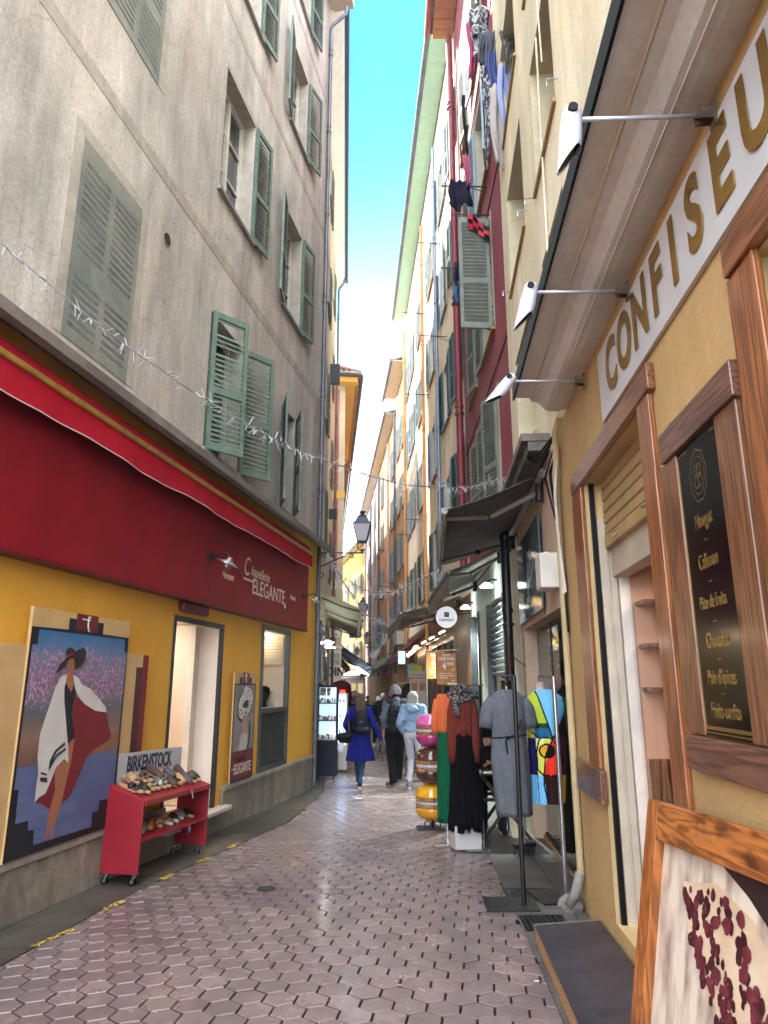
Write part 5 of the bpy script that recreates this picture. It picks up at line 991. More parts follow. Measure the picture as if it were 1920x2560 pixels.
# slotted drain
gr_=thing('drain_grate','black slotted drain grate beside the door ramp','drain grate',(0,0,0)); m=MB()
GQ=[(.95,5.13),(.96,5.47),(1.28,5.50),(1.27,5.16)]
slabpoly('drain_well',GQ,.008,.010,M_black,gr_)
for i in range(8):
    x=.965+i*.04; m.add([(x,5.14,gz(5.14)+.011),(x+.018,5.14,gz(5.14)+.011),(x+.02,5.48,gz(5.48)+.011),(x+.002,5.48,gz(5.48)+.011),(x,5.14,gz(5.14)+.016),(x+.018,5.14,gz(5.14)+.016),(x+.02,5.48,gz(5.48)+.016),(x+.002,5.48,gz(5.48)+.016)],[(0,1,2,3),(7,6,5,4),(0,4,5,1),(1,5,6,2),(2,6,7,3),(3,7,4,0)])
m.build('bars',M_dkmetal,gr_)
mc=thing('manhole_cover','round cast manhole cover in a square frame by the pole base','manhole cover',(1.14,6.02,gz(6.02)+.008)); MB().lathe([(.14,0),(.14,.006),(.12,.008),(.1,.006),(.08,.008),(.04,.006),(0,.007)],n=24).build('cover',M_dkmetal,mc); m=MB()
for a,b,c,d in ((-.18,.18,-.18,-.15),(-.18,.18,.15,.18),(-.18,-.15,-.15,.15),(.15,.18,-.15,.15)): m.box(a,b,c,d,.001,.005)
m.build('frame',plain('3c3b3a',.7,.2),mc)
# ---------------- red building R2 ----------------
bR2=froot('R2','red_plaster_building','dark red plaster building with grey green shutters on the right','building'); s=S('R2')
h2=[(1.0,2.25,z,z+1.95) for z in (3.85,6.83,9.7,12.6)]+[(3.15,4.2,z,z+1.7) for z in (4.1,6.85,9.7,12.6)]+[(1.15,2.9,-.2,2.78,.15),(4.0,5.2,-.3,2.8,.15)]
m=MB(); walls(m,'R2',0,5.2,3.35,17.2,h2[:8],ends=False); walls(m,'R2',0,5.2,-1,3.35,h2[8:],mi=2,mir=2,ends=False)
for u in (0,5.2): m.add([(u,0,-1),(u,-s*7,-1),(u,-s*7,17.2),(u,0,17.2)],[(0,1,2,3)],0)
m.add([(0,-s*7,-1),(5.2,-s*7,-1),(5.2,-s*7,17.2),(0,-s*7,17.2)],[(0,1,2,3)],0); m.add([(0,0,17.2),(5.2,0,17.2),(5.2,-s*7,17.2),(0,-s*7,17.2)],[(0,1,2,3)],0)
M_mint=pm('plaster_mint','#d8dfd0','#ccd4c4',rough=.8,scale=3,bump=.1)
m.build('wall',[M_redwall,M_crC,M_mint],bR2)
m=MB()
for z in (6.15,9.0,12.0): fbox(m,'R2',0,5.1,.001,.014,z,z+.045)
m.build('string_course_groove',M_redline,bR2)
for i,h in enumerate(h2[:4]): window('R2',bR2,*h[:4],[M_shutg,M_shutg,M_shutb,M_shutb][i],aL=[18,93,168,165][i],aR=[172,176,172,172][i],sill=M_tan,border=M_crC,lw=.49,gapR=False,left=True)
for i,h in enumerate(h2[4:8]): window('R2',bR2,*h[:4],M_shutg,aL=8,aR=8,sill=M_tan,border=M_crC,lw=.52)
pipe('R2','red_downpipe',bR2,5.02,.14,3.5,17.0,.075,pm('pipe_red','#7d2430','#6f1f2a',rough=.5,scale=6),coll=2.6)
m=MB(); fbox(m,'R2',-.1,5.25,-7,.62,17.36,17.46); m.build('roof',M_tile,bR2)
m=MB()
for i in range(20): fbox(m,'R2',-.1+i*.27,.15+i*.27,.01,.52,17.24+.012*(i%2),17.35)
m.build('soffit',pm('soffit_orange','#c9823a','#b87230',rough=.7,scale=6),bR2)
m=MB(); m.tube([(-.1,s*.66,17.30),(5.25,s*.66,17.30)],.07,10); m.build('gutter',pm('gutter_red','#a8392f','#97312a',rough=.5),bR2)
# shop windows behind the mint wall
m=MB(); fbox(m,'R2',1.2,2.85,-.14,-.10,-.2,1.9)
m.build('white_panel',M_white,bR2)
m=MB()
for i in range(11): z=1.62+i*.10; m.add([(1.2,-s*.12,z),(2.85,-s*.12,z),(2.85,-s*.03,z+.07),(1.2,-s*.03,z+.07),(1.2,-s*.12,z-.012),(2.85,-s*.12,z-.012),(2.85,-s*.03,z+.058),(1.2,-s*.03,z+.058)],[(0,1,2,3),(7,6,5,4),(2,3,7,6)])
m.build('louvre',pm('louvre_grey','#8f9698','#7f8688',rough=.4,scale=4,metal=.3),bR2)
m=MB(); fbox(m,'R2',1.15,1.21,-.12,.03,-.2,2.78); fbox(m,'R2',2.84,2.90,-.12,.03,-.2,2.78); m.build('shopfront_frame',M_dkmetal,bR2); m=MB(); fbox(m,'R2',3.98,4.04,-.12,.03,-.2,2.8); fbox(m,'R2',5.14,5.2,-.12,.03,-.2,2.8); m.build('shopfront_frame',M_dkmetal,bR2)
m=MB(); fbox(m,'R2',4.04,5.14,-.14,-.10,-.2,2.8); fbox(m,'R2',4.5,4.56,-.1,-.06,-.2,2.8); m.build('pale_door',pm('door_pale','#b7c0b4','#a6afa3',rough=.5),bR2)
for u,lb in ((1.75,'bright round shop lamp nearest under the second dark awning'),(4.75,'bright round shop lamp farther along the pale green wall')):
    q=froot('R2','shop_lamp',lb,'wall lamp',u,.16,2.93,'bright lamps on the pale green wall'); MB().lathe([(0,.07),(.04,.06),(.10,.01),(.10,0),(0,0)],n=20).build('shade',emit('lampgreen','#eafff6',9),q); m=MB(); m.tube([(0,0,.06),(0,-s*.07,.11),(0,-s*.16,.11)],.02,8); m.build('arm',M_black,q)
    l=bpy.data.lights.new('shop_lamp_light','SPOT'); l.energy=200; l.spot_size=R(100); l.spot_blend=.6; l.color=(.88,1,.95); l.shadow_soft_size=.06; lo_=bpy.data.objects.new('shop_lamp_light',l); COL.objects.link(lo_); lo_.location=W('R2',u,.16,2.9); lo_.rotation_euler=(0,0,0)
# laundry and poles
def cloth(name,label,loc,w_,h_,mat,rz=0,seed=0,group=None,taper=.8,cat='laundry',n=12,rows=10,amp=.04,parts=None,sleeves=False):
    rg=random.Random(seed); ph=[rg.uniform(0,6) for _ in range(6)]; r=thing(name,label,cat,loc,rz,group); m=MB(); V=[]
    def sheet_(x0,x1,z0,z1,tp):
        V=[]
        for j in range(rows+1):
            t=j/rows; ww=1-(1-tp)*t
            for i in range(n+1):
                q=i/n; x=(x0+(x1-x0)*q); cxx=(x0+x1)/2; x=cxx+(x-cxx)*ww; y=amp*math.sin(q*9+ph[0]+t*2)*(.4+t)+amp*.6*math.sin(q*17+ph[1]-t*3)+.3*amp*math.sin(t*7+ph[4]); z=z0+(z1-z0)*t+.03*math.sin(q*5+ph[2])*t+ .02*math.sin(q*13+ph[3])
                V.append((x+.02*math.sin(t*6+ph[5]),y,z))
        return V,[(j*(n+1)+i,j*(n+1)+i+1,(j+1)*(n+1)+i+1,(j+1)*(n+1)+i) for j in range(rows) for i in range(n)]
    m.add(*sheet_(-w_/2,w_/2,0,-h_,taper))
    if sleeves:
        m.add(*sheet_(-w_*.8,-w_*.45,-.04,-h_*.75,.6)); m.add(*sheet_(w_*.45,w_*.8,-.06,-h_*.7,.6))
    o=m.build('fabric',mat,r,smooth=True,fix=False); o.modifiers.new('s','SOLIDIFY').thickness=.006; return r
camo=pm('cloth_camo','#9aa0a6','#23262c',rough=.9,scale=14,lo=.46,hi=.54); camo2=pm('cloth_camo2','#6a6b5e','#2d2c2a',rough=.9,scale=10,lo=.46,hi=.54)
stripe,_,_b3=new('cloth_stripe'); w3=stripe.node_tree.nodes.new('ShaderNodeTexWave'); w3.bands_direction='DIAGONAL'; w3.inputs['Scale'].default_value=4.5; r3_=stripe.node_tree.nodes.new('ShaderNodeValToRGB'); r3_.color_ramp.interpolation='CONSTANT'; r3_.color_ramp.elements[0].color=hx('#3c3b42'); r3_.color_ramp.elements[1].color=hx('#b5b2b5'); r3_.color_ramp.elements[1].position=.5; t3_=stripe.node_tree.nodes.new('ShaderNodeTexCoord'); stripe.node_tree.links.new(t3_.outputs['Object'],w3.inputs[0]); stripe.node_tree.links.new(w3.outputs[0],r3_.inputs[0]); stripe.node_tree.links.new(r3_.outputs[0],_b3.inputs['Base Color']); _b3.inputs['Roughness'].default_value=.9
G_l='washing hung from the red building windows'
def pole(u,z,ln,label,k='R2',o=.0,mat=None):
    q=froot(k,'drying_pole',label,'drying pole',u,o,z); m=MB(); ss=S(k); m.tube([(0,0,0),(0,ss*ln,.02)],.013,6); m.build('rod',mat or M_dkmetal,q); m=MB(); m.tube([(0,0,-.12),(0,ss*ln*.4,0)],.008,5); m.build('stay',mat or M_dkmetal,q); return q
pole(1.2,9.55,.75,'dark drying pole under the washing on the red wall'); pole(1.0,8.85,.6,'thin rusty drying pole above the big open shutter'); pole(3.6,9.6,.6,'drying pole farther along the red wall')
def wl(k,u,o,z): return Vector(W(k,u,o,z))
def lc(name,lab,X,Y,Z,w_,h_,mat,**k): return cloth(name,lab,(X,Y,Z),w_,h_,mat,group=G_l,**k)
lc('towel','camouflage towel folded over the line at the very top of the washing',1.60,9.0,12.35,.36,.55,camo,seed=1,taper=.95); lc('towel','lower folded half of the camouflage cloth',1.60,9.03,11.85,.34,.45,camo,seed=2,taper=.8)
lc('shirt','pink shirt edge hanging behind the camouflage cloth',1.46,9.2,12.3,.14,1.15,plain('9c2a57',.9),seed=21,taper=.6)
lc('shirt','dark grey shirt hanging above the striped one',1.60,8.35,11.1,.22,.85,plain('4a4d58',.9),seed=3,taper=.9,sleeves=True)
lc('shirt','grey and white diagonally striped shirt in the washing',1.61,8.3,10.45,.24,.6,stripe,seed=4,sleeves=True)
lc('trousers','pale patterned trousers hanging from the striped shirt',1.50,8.3,10.0,.13,1.2,camo,seed=5,taper=.5); lc('trousers','dark thin trouser leg beside the red wall',1.36,9.6,11.2,.07,1.9,plain('17181d',.9),seed=6,taper=.6)
lc('towel','blue white towel hanging lowest toward the cream wall',1.70,7.9,10.0,.20,1.1,plain('8f97c4',.9),seed=7,taper=1); lc('shirt','long beige shirt hanging lowest of the washing',1.60,8.0,9.75,.24,1.35,plain('a69d97',.9),seed=8,taper=.7); lc('shirt','blue jeans leg behind the beige shirt',1.58,8.15,10.5,.12,.9,plain('3f4c80',.9),seed=9)
lc('shorts','dark checked shorts hanging on the washing line nearest the cream wall',1.70,7.55,10.15,.20,.6,camo2,seed=10,taper=.5); lc('underwear','floral pink cloth in the lower washing',1.36,9.5,9.9,.12,.6,plain('a4506e',.9),seed=11,taper=.5); lc('skirt','dark navy cloth on the rusty pole',1.24,9.6,9.5,.34,.5,plain('17182c',.9),seed=12,taper=1.1)
lc('shorts','dark blue cloth hanging past the open shutter',1.33,11,8.95,.13,.5,plain('22263c',.9),seed=13); lc('shorts','teal blue cloth under the dark one past the open shutter',1.33,11,8.55,.18,.45,plain('2f5f82',.9),seed=14,taper=.6)
m=MB(); m.tube([(1.62,7.3,10.25),(1.6,8.3,10.55),(1.5,9.6,11.25)],.004,5); m.tube([(1.72,7.3,10.1),(1.62,9.0,12.4)],.004,5); m.tube([(1.3,9.3,12.38),(1.9,8.9,12.36)],.004,5); tag(m.build('washing_line',M_white),'thin white washing lines across the red wall','washing line')
fl=thing('flag','red and black chequered football flag draped on the big open shutter','flag',(1.50,9.53,8.60)); m=MB(); FM=[plain('b01428',.8),plain('131116',.8)]
for i in range(4):
    for j in range(3):
        def fp(a,b): x=-.17+a*.34; z=.20-b*.26-.22*a+.03*math.sin(a*5); return (x,-.02-.03*math.sin(a*7+b*2),z)
        m.add([fp(i/4,j/3),fp((i+1)/4,j/3),fp((i+1)/4,(j+1)/3),fp(i/4,(j+1)/3)],[(0,1,2,3)],(i+j)%2)
m.build('fabric',FM,fl,fix=False)
# plant on the sill behind the shutter
pt=thing('sill_plant','leafy plant poking from the sill behind the big open shutter','plant',W('R2',1.15,.06,6.85)); m=MB(); rg=random.Random(3)
for i in range(120):
    a=Vector((rg.gauss(0,.05),rg.gauss(-.02,.05),rg.uniform(0,.55))); q=rg.uniform(0,6); l=.035; m.add([a,a+Vector((l*math.cos(q),l*math.sin(q),.02)),a+Vector((l*1.5*math.cos(q+.3),l*1.5*math.sin(q+.3),.0)),a+Vector((l*math.cos(q+.7),l*math.sin(q+.7),-.01))],[(0,1,2,3)])
m.build('leaves',pm('leaf','#5c7a35','#3d5a24',rough=.6),pt,fix=False)
# ---------------- R3: peach building with green soffit ----------------
def eave(k,par,u0,u1,z,oh,mat,drop=.0,gut=M_zinc,pitch=.42,roof=True,depth=6):
    s=S(k); m=MB(); n=int((u1-u0)/pitch)
    for i in range(n):
        a=u0+i*pitch; b=a+pitch; m.add([(a,s*.02,z+.0),(b,s*.02,z-.05),(b,s*oh,z-.05),(a,s*oh,z+.0),(a,s*.02,z+.03),(b,s*.02,z+.03),(b,s*oh,z+.03),(a,s*oh,z+.03)],[(0,1,2,3),(7,6,5,4),(1,5,6,2),(0,3,7,4),(3,2,6,7)])
    m.build('soffit',mat,par); m=MB(); m.tube([(u0,s*(oh+.07),z+.02),(u1,s*(oh+.07),z-.0)],.075,10); 
    for i in range(n): m.tube([(u0+i*pitch,s*(oh+.07),z+.02),(u0+i*pitch+.03,s*(oh+.07),z+.02)],.082,10)
    m.build('gutter',gut,par,smooth='a')
    if roof:
        m=MB(); m.add([(u0,s*(oh+.05),z+.06),(u1,s*(oh+.05),z+.06),(u1,-s*3.5,z+1.3),(u0,-s*3.5,z+1.3),(u0,-s*depth,z+.6),(u1,-s*depth,z+.6),(u1,-s*depth,z),(u0,-s*depth,z)],[(0,1,2,3),(3,2,5,4)]); m.build('roof',M_tile,par)
bR3=froot('R3','peach_plaster_building','long peach building with blue shutters and green boarded soffit on the right','building'); s=S('R3')
h3=[(.35,1.15,z,z+1.7) for z in (4.95,8.0,11.1,14.2)]+[(2.2,3.1,z,z+1.65) for z in (4.9,7.95,11.05,14.2)]+[(a,a+1.0,z,z+1.65) for a in (4.85,8.3,11.3,13.2) for z in (4.15,7.3,10.45,13.5)]
m=MB(); walls(m,'R3',-.02,14.75,3.3,17.7,h3,ends=False); walls(m,'R3',-.02,14.75,-2,3.3,[(2.1,6.5,-.5,2.5)],mi=2,mir=2,ends=False)
for u in (-.02,14.75): m.add([(u,0,-2),(u,-s*7,-2),(u,-s*7,17.7),(u,0,17.7)],[(0,1,2,3)],0)
m.add([(0,-s*7,-2),(14.75,-s*7,-2),(14.75,-s*7,17.7),(0,-s*7,17.7)],[(0,1,2,3)],0); m.add([(0,0,17.7),(14.75,0,17.7),(14.75,-s*7,17.7),(0,-s*7,17.7)],[(0,1,2,3)],0)
M_cafe=pm('cafe_brown','#8a5a2c','#744a22',rough=.5,scale=5,stretch=(3,1,.4),c3='#6a4424')
m.build('wall',[M_peach,M_crC,M_cafe],bR3)
for i,h in enumerate(h3[:8]): window('R3',bR3,*h[:4],M_shutt if i<4 or i==5 else M_shutb,aL=[176,177,165,176][i%4],aR=[172,176,176,176][i%4],sill=M_stonesill)
for i,h in enumerate(h3[8:]): window('R3',bR3,*h[:4],M_shutb if i%4 else M_shut,aL=[177,175,178,176][i%4],aR=[176,178,175,177][(i*3)%4],sill=M_tan,border=None)
pipe('R3','blue_drainpipe',bR3,3.45,.12,3.3,17,.05,plain('8793a6',.4,.4),coll=1.9); pipe('R3','orange_drainpipe',bR3,7.05,.10,2.5,17,.055,pm('pipe_peach','#d19a62','#c08b55',rough=.6),coll=3); pipe('R3','orange_drainpipe',bR3,14.5,.10,2.5,17,.07,pm('pipe_peach','#d19a62'),coll=3)
eave('R3',bR3,-.05,14.8,17.8,.52,M_green)
G_p='thin metal drying poles on the far facades'
for i,(u,z,l) in enumerate(((6.5,13.3,.8),(2.4,13.0,.7),(2.3,10.2,.7),(6.2,10.3,.75),(9.6,7.1,.6),(12.6,7.2,.6))): q=pole(u,z,l,'thin drying pole jutting from the peach wall','R3'); q['group']=G_p
# R4 and R5, farther down the lane
bR4=froot('R4','orange_plaster_building','narrow bright orange building far down the lane on the right','building'); h4=[(a,a+.9,z,z+1.6) for a in (.8,2.9) for z in (3.9,6.6,9.3,12.2)]
m=MB(); walls(m,'R4',.05,4.5,-2,15.6,h4); m.build('wall',[M_orange,M_orange],bR4)
for i,h in enumerate(h4): window('R4',bR4,*h[:4],M_shutb,aL=176,aR=177,sill=M_tan)
eave('R4',bR4,0,4.6,15.7,.6,M_olive); pipe('R4','drainpipe',bR4,4.3,.1,2,15,.06,M_zinc,coll=3)
bR5=froot('R5','pink_plaster_building','pinkish building far down the lane with pale pipes on the right','building'); h5=[(a,a+.9,z,z+1.6) for a in (1.2,7.2,13,18.5) for z in (3.7,6.5,9.3,12.0)]
m=MB(); walls(m,'R5',0,11.3,-2,14.9,[h for h in h5 if h[1]<11.3],mi=0,mir=1); walls(m,'R5',11.3,23,-2,14.9,[h for h in h5 if h[0]>11.4],mi=2,mir=1); m.build('wall',[M_orange,M_crC,M_pink],bR5)
for i,h in enumerate(h5): window('R5',bR5,*h[:4],M_shutb,aL=177 if i!=4 else 95,aR=177,sill=M_tan)
eave('R5',bR5,0,23,15.0,.5,M_olive)
for i,u in enumerate((3.3,9.3,12.8,16.5,22.3)): pipe('R5','drainpipe',bR5,u,.1,2,14.5,.07,[M_pink,M_zinc,M_lav,M_zinc,M_lav][i],coll=3)
for i,(u,z,l) in enumerate(((1.0,6.4,.6),(2.4,6.4,.6),(4.0,6.3,.6),(6.0,9.0,.7),(7.0,6.3,.6),(9,9.1,.6))): q=pole(u,z,l,'thin drying pole jutting from the far pink and orange wall','R5'); q['group']=G_p
bR6=froot('R6','sunny_yellow_building','pale yellow building closing the far end of the lane','building'); h6=[(a,a+.9,z,z+1.6) for a in (1.5,4.5,8,11.5) for z in (3.4,6.2,9)]
m=MB(); walls(m,'R6',0,30,-2.5,13,h6); m.build('wall',[M_yellow,M_crC],bR6)
for h in h6: window('R6',bR6,*h[:4],M_shutb,aL=160,aR=160,sill=M_tan)
eave('R6',bR6,0,30,13.1,.5,M_olive)
m=MB(); fbox(m,'R6',0,30,.002,.06,-2.5,2.9); m.build('shopfront_band',pm('shopband','#5a4334','#3f2e24',rough=.7,scale=1.5,grime=1),bR6)
m=MB()
for i in range(9): fbox(m,'R6',.6+i*3,2.6+i*3,.061,.08,-1.2,1.6)
m.build('shop_window',pm('shopwin','#2c2a28','#191817',rough=.2,scale=2),bR6)
# distant end wall of the street so the lane closes
bE=thing('end_building','pale building across the far end of the lane','building',(-9,92,0)); m=MB(); m.box(-14,22,0,6,-3,10.5); m.build('wall',M_yellow,bE); m=MB()
for i in range(8):
    for j in range(3): m.box(-8+i*2.6,-7.1+i*2.6,-.02,.01,2+3*j,3.6+3*j)
m.build('shutter',M_shutb,bE)
# small objects: air conditioner on the far wall
ac=froot('R4','air_conditioner','stack of white air conditioner units over the far awnings','air conditioner',1.0,.02,3.15); m=MB()
for i in range(2): fbox(m,'R4',i*1.0,i*1.0+.8,.03,.36,0,.55)
m.build('casing',M_white,ac,bevel=.01); m=MB()
for i in range(2): ring(m,i*1.0+.3,.28,.2,.02,0,sz=1); 
for v_ in range(len(m.v)): x,y,z=m.v[v_]; m.v[v_]=(x,S('R4')*.365,z)
m.build('fan_guard',M_dkmetal,ac)
# ---------------- cafe front (R3 ground floor) ----------------
m=MB(); fbox(m,'R3',2.0,6.6,-3,-2.95,-.6,2.6); fbox(m,'R3',2.0,6.6,-3,-.2,2.52,2.56); fbox(m,'R3',1.95,2.0,-3,-.2,-.6,2.6); fbox(m,'R3',6.6,6.65,-3,-.2,-.6,2.6); m.build('cafe_interior',pm('cafe_inside','#7c5a3a','#5f4229',rough=.7),bR3)
m=MB()
for a in (2.1,3.2,4.3,5.4,6.44): fbox(m,'R3',a,a+.06,-.02,.04,-.5,2.5)
fbox(m,'R3',2.1,6.5,-.02,.045,2.5,2.58); fbox(m,'R3',2.1,6.5,-.02,.045,.55,.62); m.build('cafe_frame',wood('wood_cafe','#9c6a34','#6b4520','z'),bR3)
m=MB(); fbox(m,'R3',2.1,6.5,-.15,-.10,-.5,.55); m.build('counter',wood('wood_cafe2','#7b5228','#54371b','x'),bR3)
tr=froot('R3','lamp_rail','row of lit spotlights on a rail along the brown cafe front','spotlight rail',1.6,.30,2.62); m=MB(); m.tube([(0,0,-.06),(7.0,0,-.06)],.02,6); m.build('rail',M_steel,tr)
for i,u in enumerate((.1,2.0,3.9,6.2)):
    m=MB(); m.M=Matrix.Translation((u,s*.06,.0))@Matrix.Rotation(R(-25),4,'X'); m.lathe([(0,.04),(.07,.03),(.075,.0),(0,0)],n=14); m.build('lamp_head',emit('lampspot','#fff2d8',4),tr)
for i in range(4):
    q=froot('R3','bulb_lamp',['warm bare bulb nearest under the beige awning','second warm bare bulb under the beige awning','third warm bare bulb under the beige awning','warm bare bulb farthest under the beige awning'][i],'lamp',8.3+i*1.0,.30,2.62-i*.03,'warm bulbs beyond the cafe'); MB().ell((0,0,0),(.055,.055,.06),10,8).build('bulb',emit('bulbwarm','#ffd9a0',12),q,smooth=True); m=MB(); m.tube([(0,0,.05),(0,0,.14)],.03,8); m.tube([(0,0,.14),(0,-s*.3,.16)],.01,5); m.build('fitting',M_black,q)
# cafe signs hanging over the terrace
def csign(label,loc,w_,h_,lines,rz=0):
    r=thing('cafe_sign',label,'sign',loc,rz,'brown cafe boards'); m=MB(); m.box(-w_/2,w_/2,-.012,.012,-h_/2,h_/2); m.build('frame',M_black,r); m=MB(); m.box(-w_/2+.014,w_/2-.014,-.016,-.0125,-h_/2+.014,h_/2-.014); m.build('panel',pm('sign_brown','#b06a2c','#a05f26',rough=.5,scale=5),r)
    for t_,x,z,sz,sx,mt in lines: text(t_,sz,mt,r,(x,-.018,z),sx=sx,bold=.001)
    return r
Wt=plain('e6ddd0',.5); Yt=plain('d6a93a',.5)
q=csign('brown cafe board reading PETIT DEJEUNER 4,80',(1.17,13.2,1.79),.40,.60,[('PETIT',0,.245,.062,1,Wt),('DEJEUNER',0,.18,.074,.88,Wt),('4',-.045,.045,.21,.8,Wt),('80€',.075,.09,.09,.9,Wt),('1 Expresso ou Noisette',-.02,-.085,.026,1,Wt),('1 Jus d\'orange pressée 25cl',-.0,-.125,.026,1,Wt),('1 Viennoiserie',-.06,-.165,.026,1,Wt)])
m=MB(); m.ell((.13,-.02,-.01),(.02,.004,.03)); m.ell((.09,-.02,-.03),(.03,.004,.012)); m.ell((.12,-.02,-.215),(.04,.004,.018)); m.build('breakfast_motif',Yt,q); m=MB(); m.box(.01,.19,-.018,-.0165,-.29,-.255); m.build('white_strip',M_white,q)
q=csign('brown cafe board reading Gaufre Crêpe Smoothie beside the breakfast board',(1.02,13.9,1.87),.40,.54,[('Gaufre',0,.20,.085,.9,Wt),('Crêpe',.02,.04,.085,.9,Wt),('Smoothie',.02,-.13,.085,.8,Wt)])
m=MB(); m.prism([(-.08,.14),(.02,.15),(-.03,.09)],'y',-.019,-.0165); m.prism([(-.09,-.03),(.0,.0),(.06,-.05),(-.02,-.07)],'y',-.019,-.0165); m.prism([(-.05,-.18),(.02,-.18),(.0,-.24),(-.03,-.24)],'y',-.019,-.0165); m.build('dessert_motif',pm('motif','#c98a5a'),q)
m=MB(); m.tube([(.84,13.9,-.28),(.84,13.9,2.2)],.018,6); m.tube([(.84,13.9,2.14),(1.4,13.2,2.14)],.01,5); tag(m.build('sign_post',M_steel),'thin steel post carrying the brown cafe boards','post')
rs_=thing('round_sign','round white projecting sign with small black emblem over the cafe terrace','sign',(1.19,13.2,2.75)); m=MB(); m.tube([(0,-.035,0),(0,.035,0)],.20,40); m.build('disc',emit('sign_disc','#dcdde8',.14),rs_); text('NESPRESSO',.065,plain('15131a',.5),rs_,(0,-.038,-.06),sx=.86,bold=.001); m=MB(); m.box(-.045,.045,-.038,-.0365,.0,.09); m.build('square_mark',plain('15131a',.5),rs_); text('N',.075,M_white,rs_,(0,-.040,.045),shear=-.2,bold=.002); m=MB(); m.tube([(.18,0,.05),(.45,0,.08)],.015,6); m.build('bracket',M_dkmetal,rs_)
q=thing('menu_poster','cream cafe poster with two food pictures behind the walking couple','poster',(.82,17.0,1.5)); m=MB(); m.box(-.20,.20,0,.02,-.45,.32); m.build('board',pm('poster_cream','#a79a86','#95887a',rough=.6),q); m=MB(); m.box(-.20,.20,-.003,-.001,.14,.17); m.box(-.19,.20,-.003,-.001,.08,.095); m.box(-.17,-.02,-.004,-.001,-.14,.05); m.box(.02,.17,-.004,-.001,-.14,.05); m.build('picture',pm('foodpic','#a8643c','#4d2a1c',rough=.5,scale=25,lo=.45,hi=.55),q); text('Le Sweet Café',.075,plain('4a3527',.6),q,(0,-.004,.23),shear=.3,sx=.7)
m=MB(); m.tube([(-.1,.03,-.45),(-.1,.03,-1.85)],.012,5); m.tube([(.1,.03,-.45),(.1,.03,-1.85)],.012,5); m.build('stand',M_dkmetal,q)
# ---------------- far shop awnings and goods ----------------
Mblue=canvas(pm('canvas_blue','#2b6a9e','#235a8a',rough=.8,scale=5,grime=.5),.5); Mbor=canvas(pm('canvas_bordeaux','#8a3440','#762c38',rough=.85,scale=5),.4); Mbk=pm('canvas_black','#25252a','#1c1c20',rough=.8)
awning('C','blue_awning','dark blue awning of the shop beyond the alley on the left',.4,8.0,3.0,(-.42,28.0),(-1.15,34.5),2.22,Mblue,.35,Mblue,(.1,.5,.9),plain('6b6130',.6))
awning('R3','bordeaux_awning','dark bordeaux awning far down the lane on the right',7.2,14.0,3.15,(.55,21.2),(.15,27.8),2.45,Mbor,.2,Mbor,(.1,.9),M_dkmetal); awning('R4','black_awning','black awning past the bordeaux one far down on the right',.2,4.4,2.95,(.15,28.8),(-.2,33),2.35,Mbk,.25,Mbk,(.1,.9),M_dkmetal)
awning('R5','grey_awning','pale grey awning deep in the lane on the right',1,9,3.0,(-.25,34.3),(-.95,42),2.3,Mcan,.2,Mcan,(.1,.9),M_dkmetal); awning('C','white_awning','pale awning deep in the lane on the left',9,18,3.1,(-1.75,36.4),(-2.5,45),2.4,Mcan,.2,Mcan,(.1,.9),M_dkmetal)
m=MB(); s=S('R3')
for u0,u1 in ((7.6,10.5),(11,14)): fbox(m,'R3',u0,u1,.0,.05,-.6,2.5)
m.build('shopfront',pm('shopfront_dark','#3a2a22','#2a1e18',rough=.5,scale=3),bR3)
# hanging clothes
def garment(label,loc,rz,col,h=.8,w_=.42,group='clothes hanging outside the far shops'):
    r=thing('hanging_garment',label,'garment',loc,rz,group); m=MB(); rg=random.Random(int(abs(loc[0]*100)+loc[1]*10)); 
    rows=[(0,.06,.04),(-.05,.20,.06),(-.12,w_/2,.08),(-h*.5,w_/2*.9,.09),(-h,w_/2*1.05,.09)]
    m.rings([[(a*math.cos(t)+.01*math.sin(7*t),b*math.sin(t)*(1+.25*math.sin(5*t+z*3)),z) for t in [2*PI*k/20 for k in range(20)]] for z,a,b in rows])
    for sg_ in (-1,1): m.tube([(sg_*w_*.42,0,-.10),(sg_*w_*.52,.02,-h*.35),(sg_*w_*.50,0,-h*.72)],[.06,.055,.045],8)
    m.build('fabric',plain(col,.9),r,smooth=True); m=MB(); m.tube([(0,0,0),(0,0,.09),(.02,0,.12),(.0,0,.14)],.005,5); m.build('hook',M_steel,r); return r
gl=[((-1.03,17.0,1.60),'3c1018','bordeaux jacket high on the rack behind the display cabinet'),((-1.15,18.3,1.05),'3a3936','grey brown jacket hanging behind the woman in blue'),((-.95,18.8,1.05),'24252a','charcoal jacket next to the grey brown jacket'),((-1.30,19.2,1.0),'17171c','black coat deep in the left clothes rack'),((-.85,20.2,.95),'4a4a50','grey blouse at the far end of the left rack'),((-1.2,21.5,1.0),'2a2b30','dark jacket farther down the left rack'),((-1.1,23,1.0),'6a6d76','pale grey shirt farther down the left rack')]
for i,(l_,c_,t_) in enumerate(gl): garment(t_,l_,.3*(-1)**i,c_,.85)
gr2=[((.62,21.0,1.35),'8a1f34','crimson top hanging on the right beyond the cafe'),((.72,19.6,1.55),'18181c','black hoodie hanging right of the crimson top'),((.52,23,1.3),'2c2d33','dark coat hanging in the right shop row'),((.45,25,1.3),'7a2030','dark red dress hanging far on the right'),((.75,18.6,2.05),'8fb7bd','pale teal scarf hanging under the right awnings'),((.86,18.2,2.0),'c9b13a','yellow cloth hanging by the cafe'),((.30,27,1.2),'36363c','grey coat hanging far on the right')]
for i,(l_,c_,t_) in enumerate(gr2): garment(t_,l_,.4*(-1)**i,c_,.75 if i!=4 else .5,.40 if i<4 or i>5 else .16)
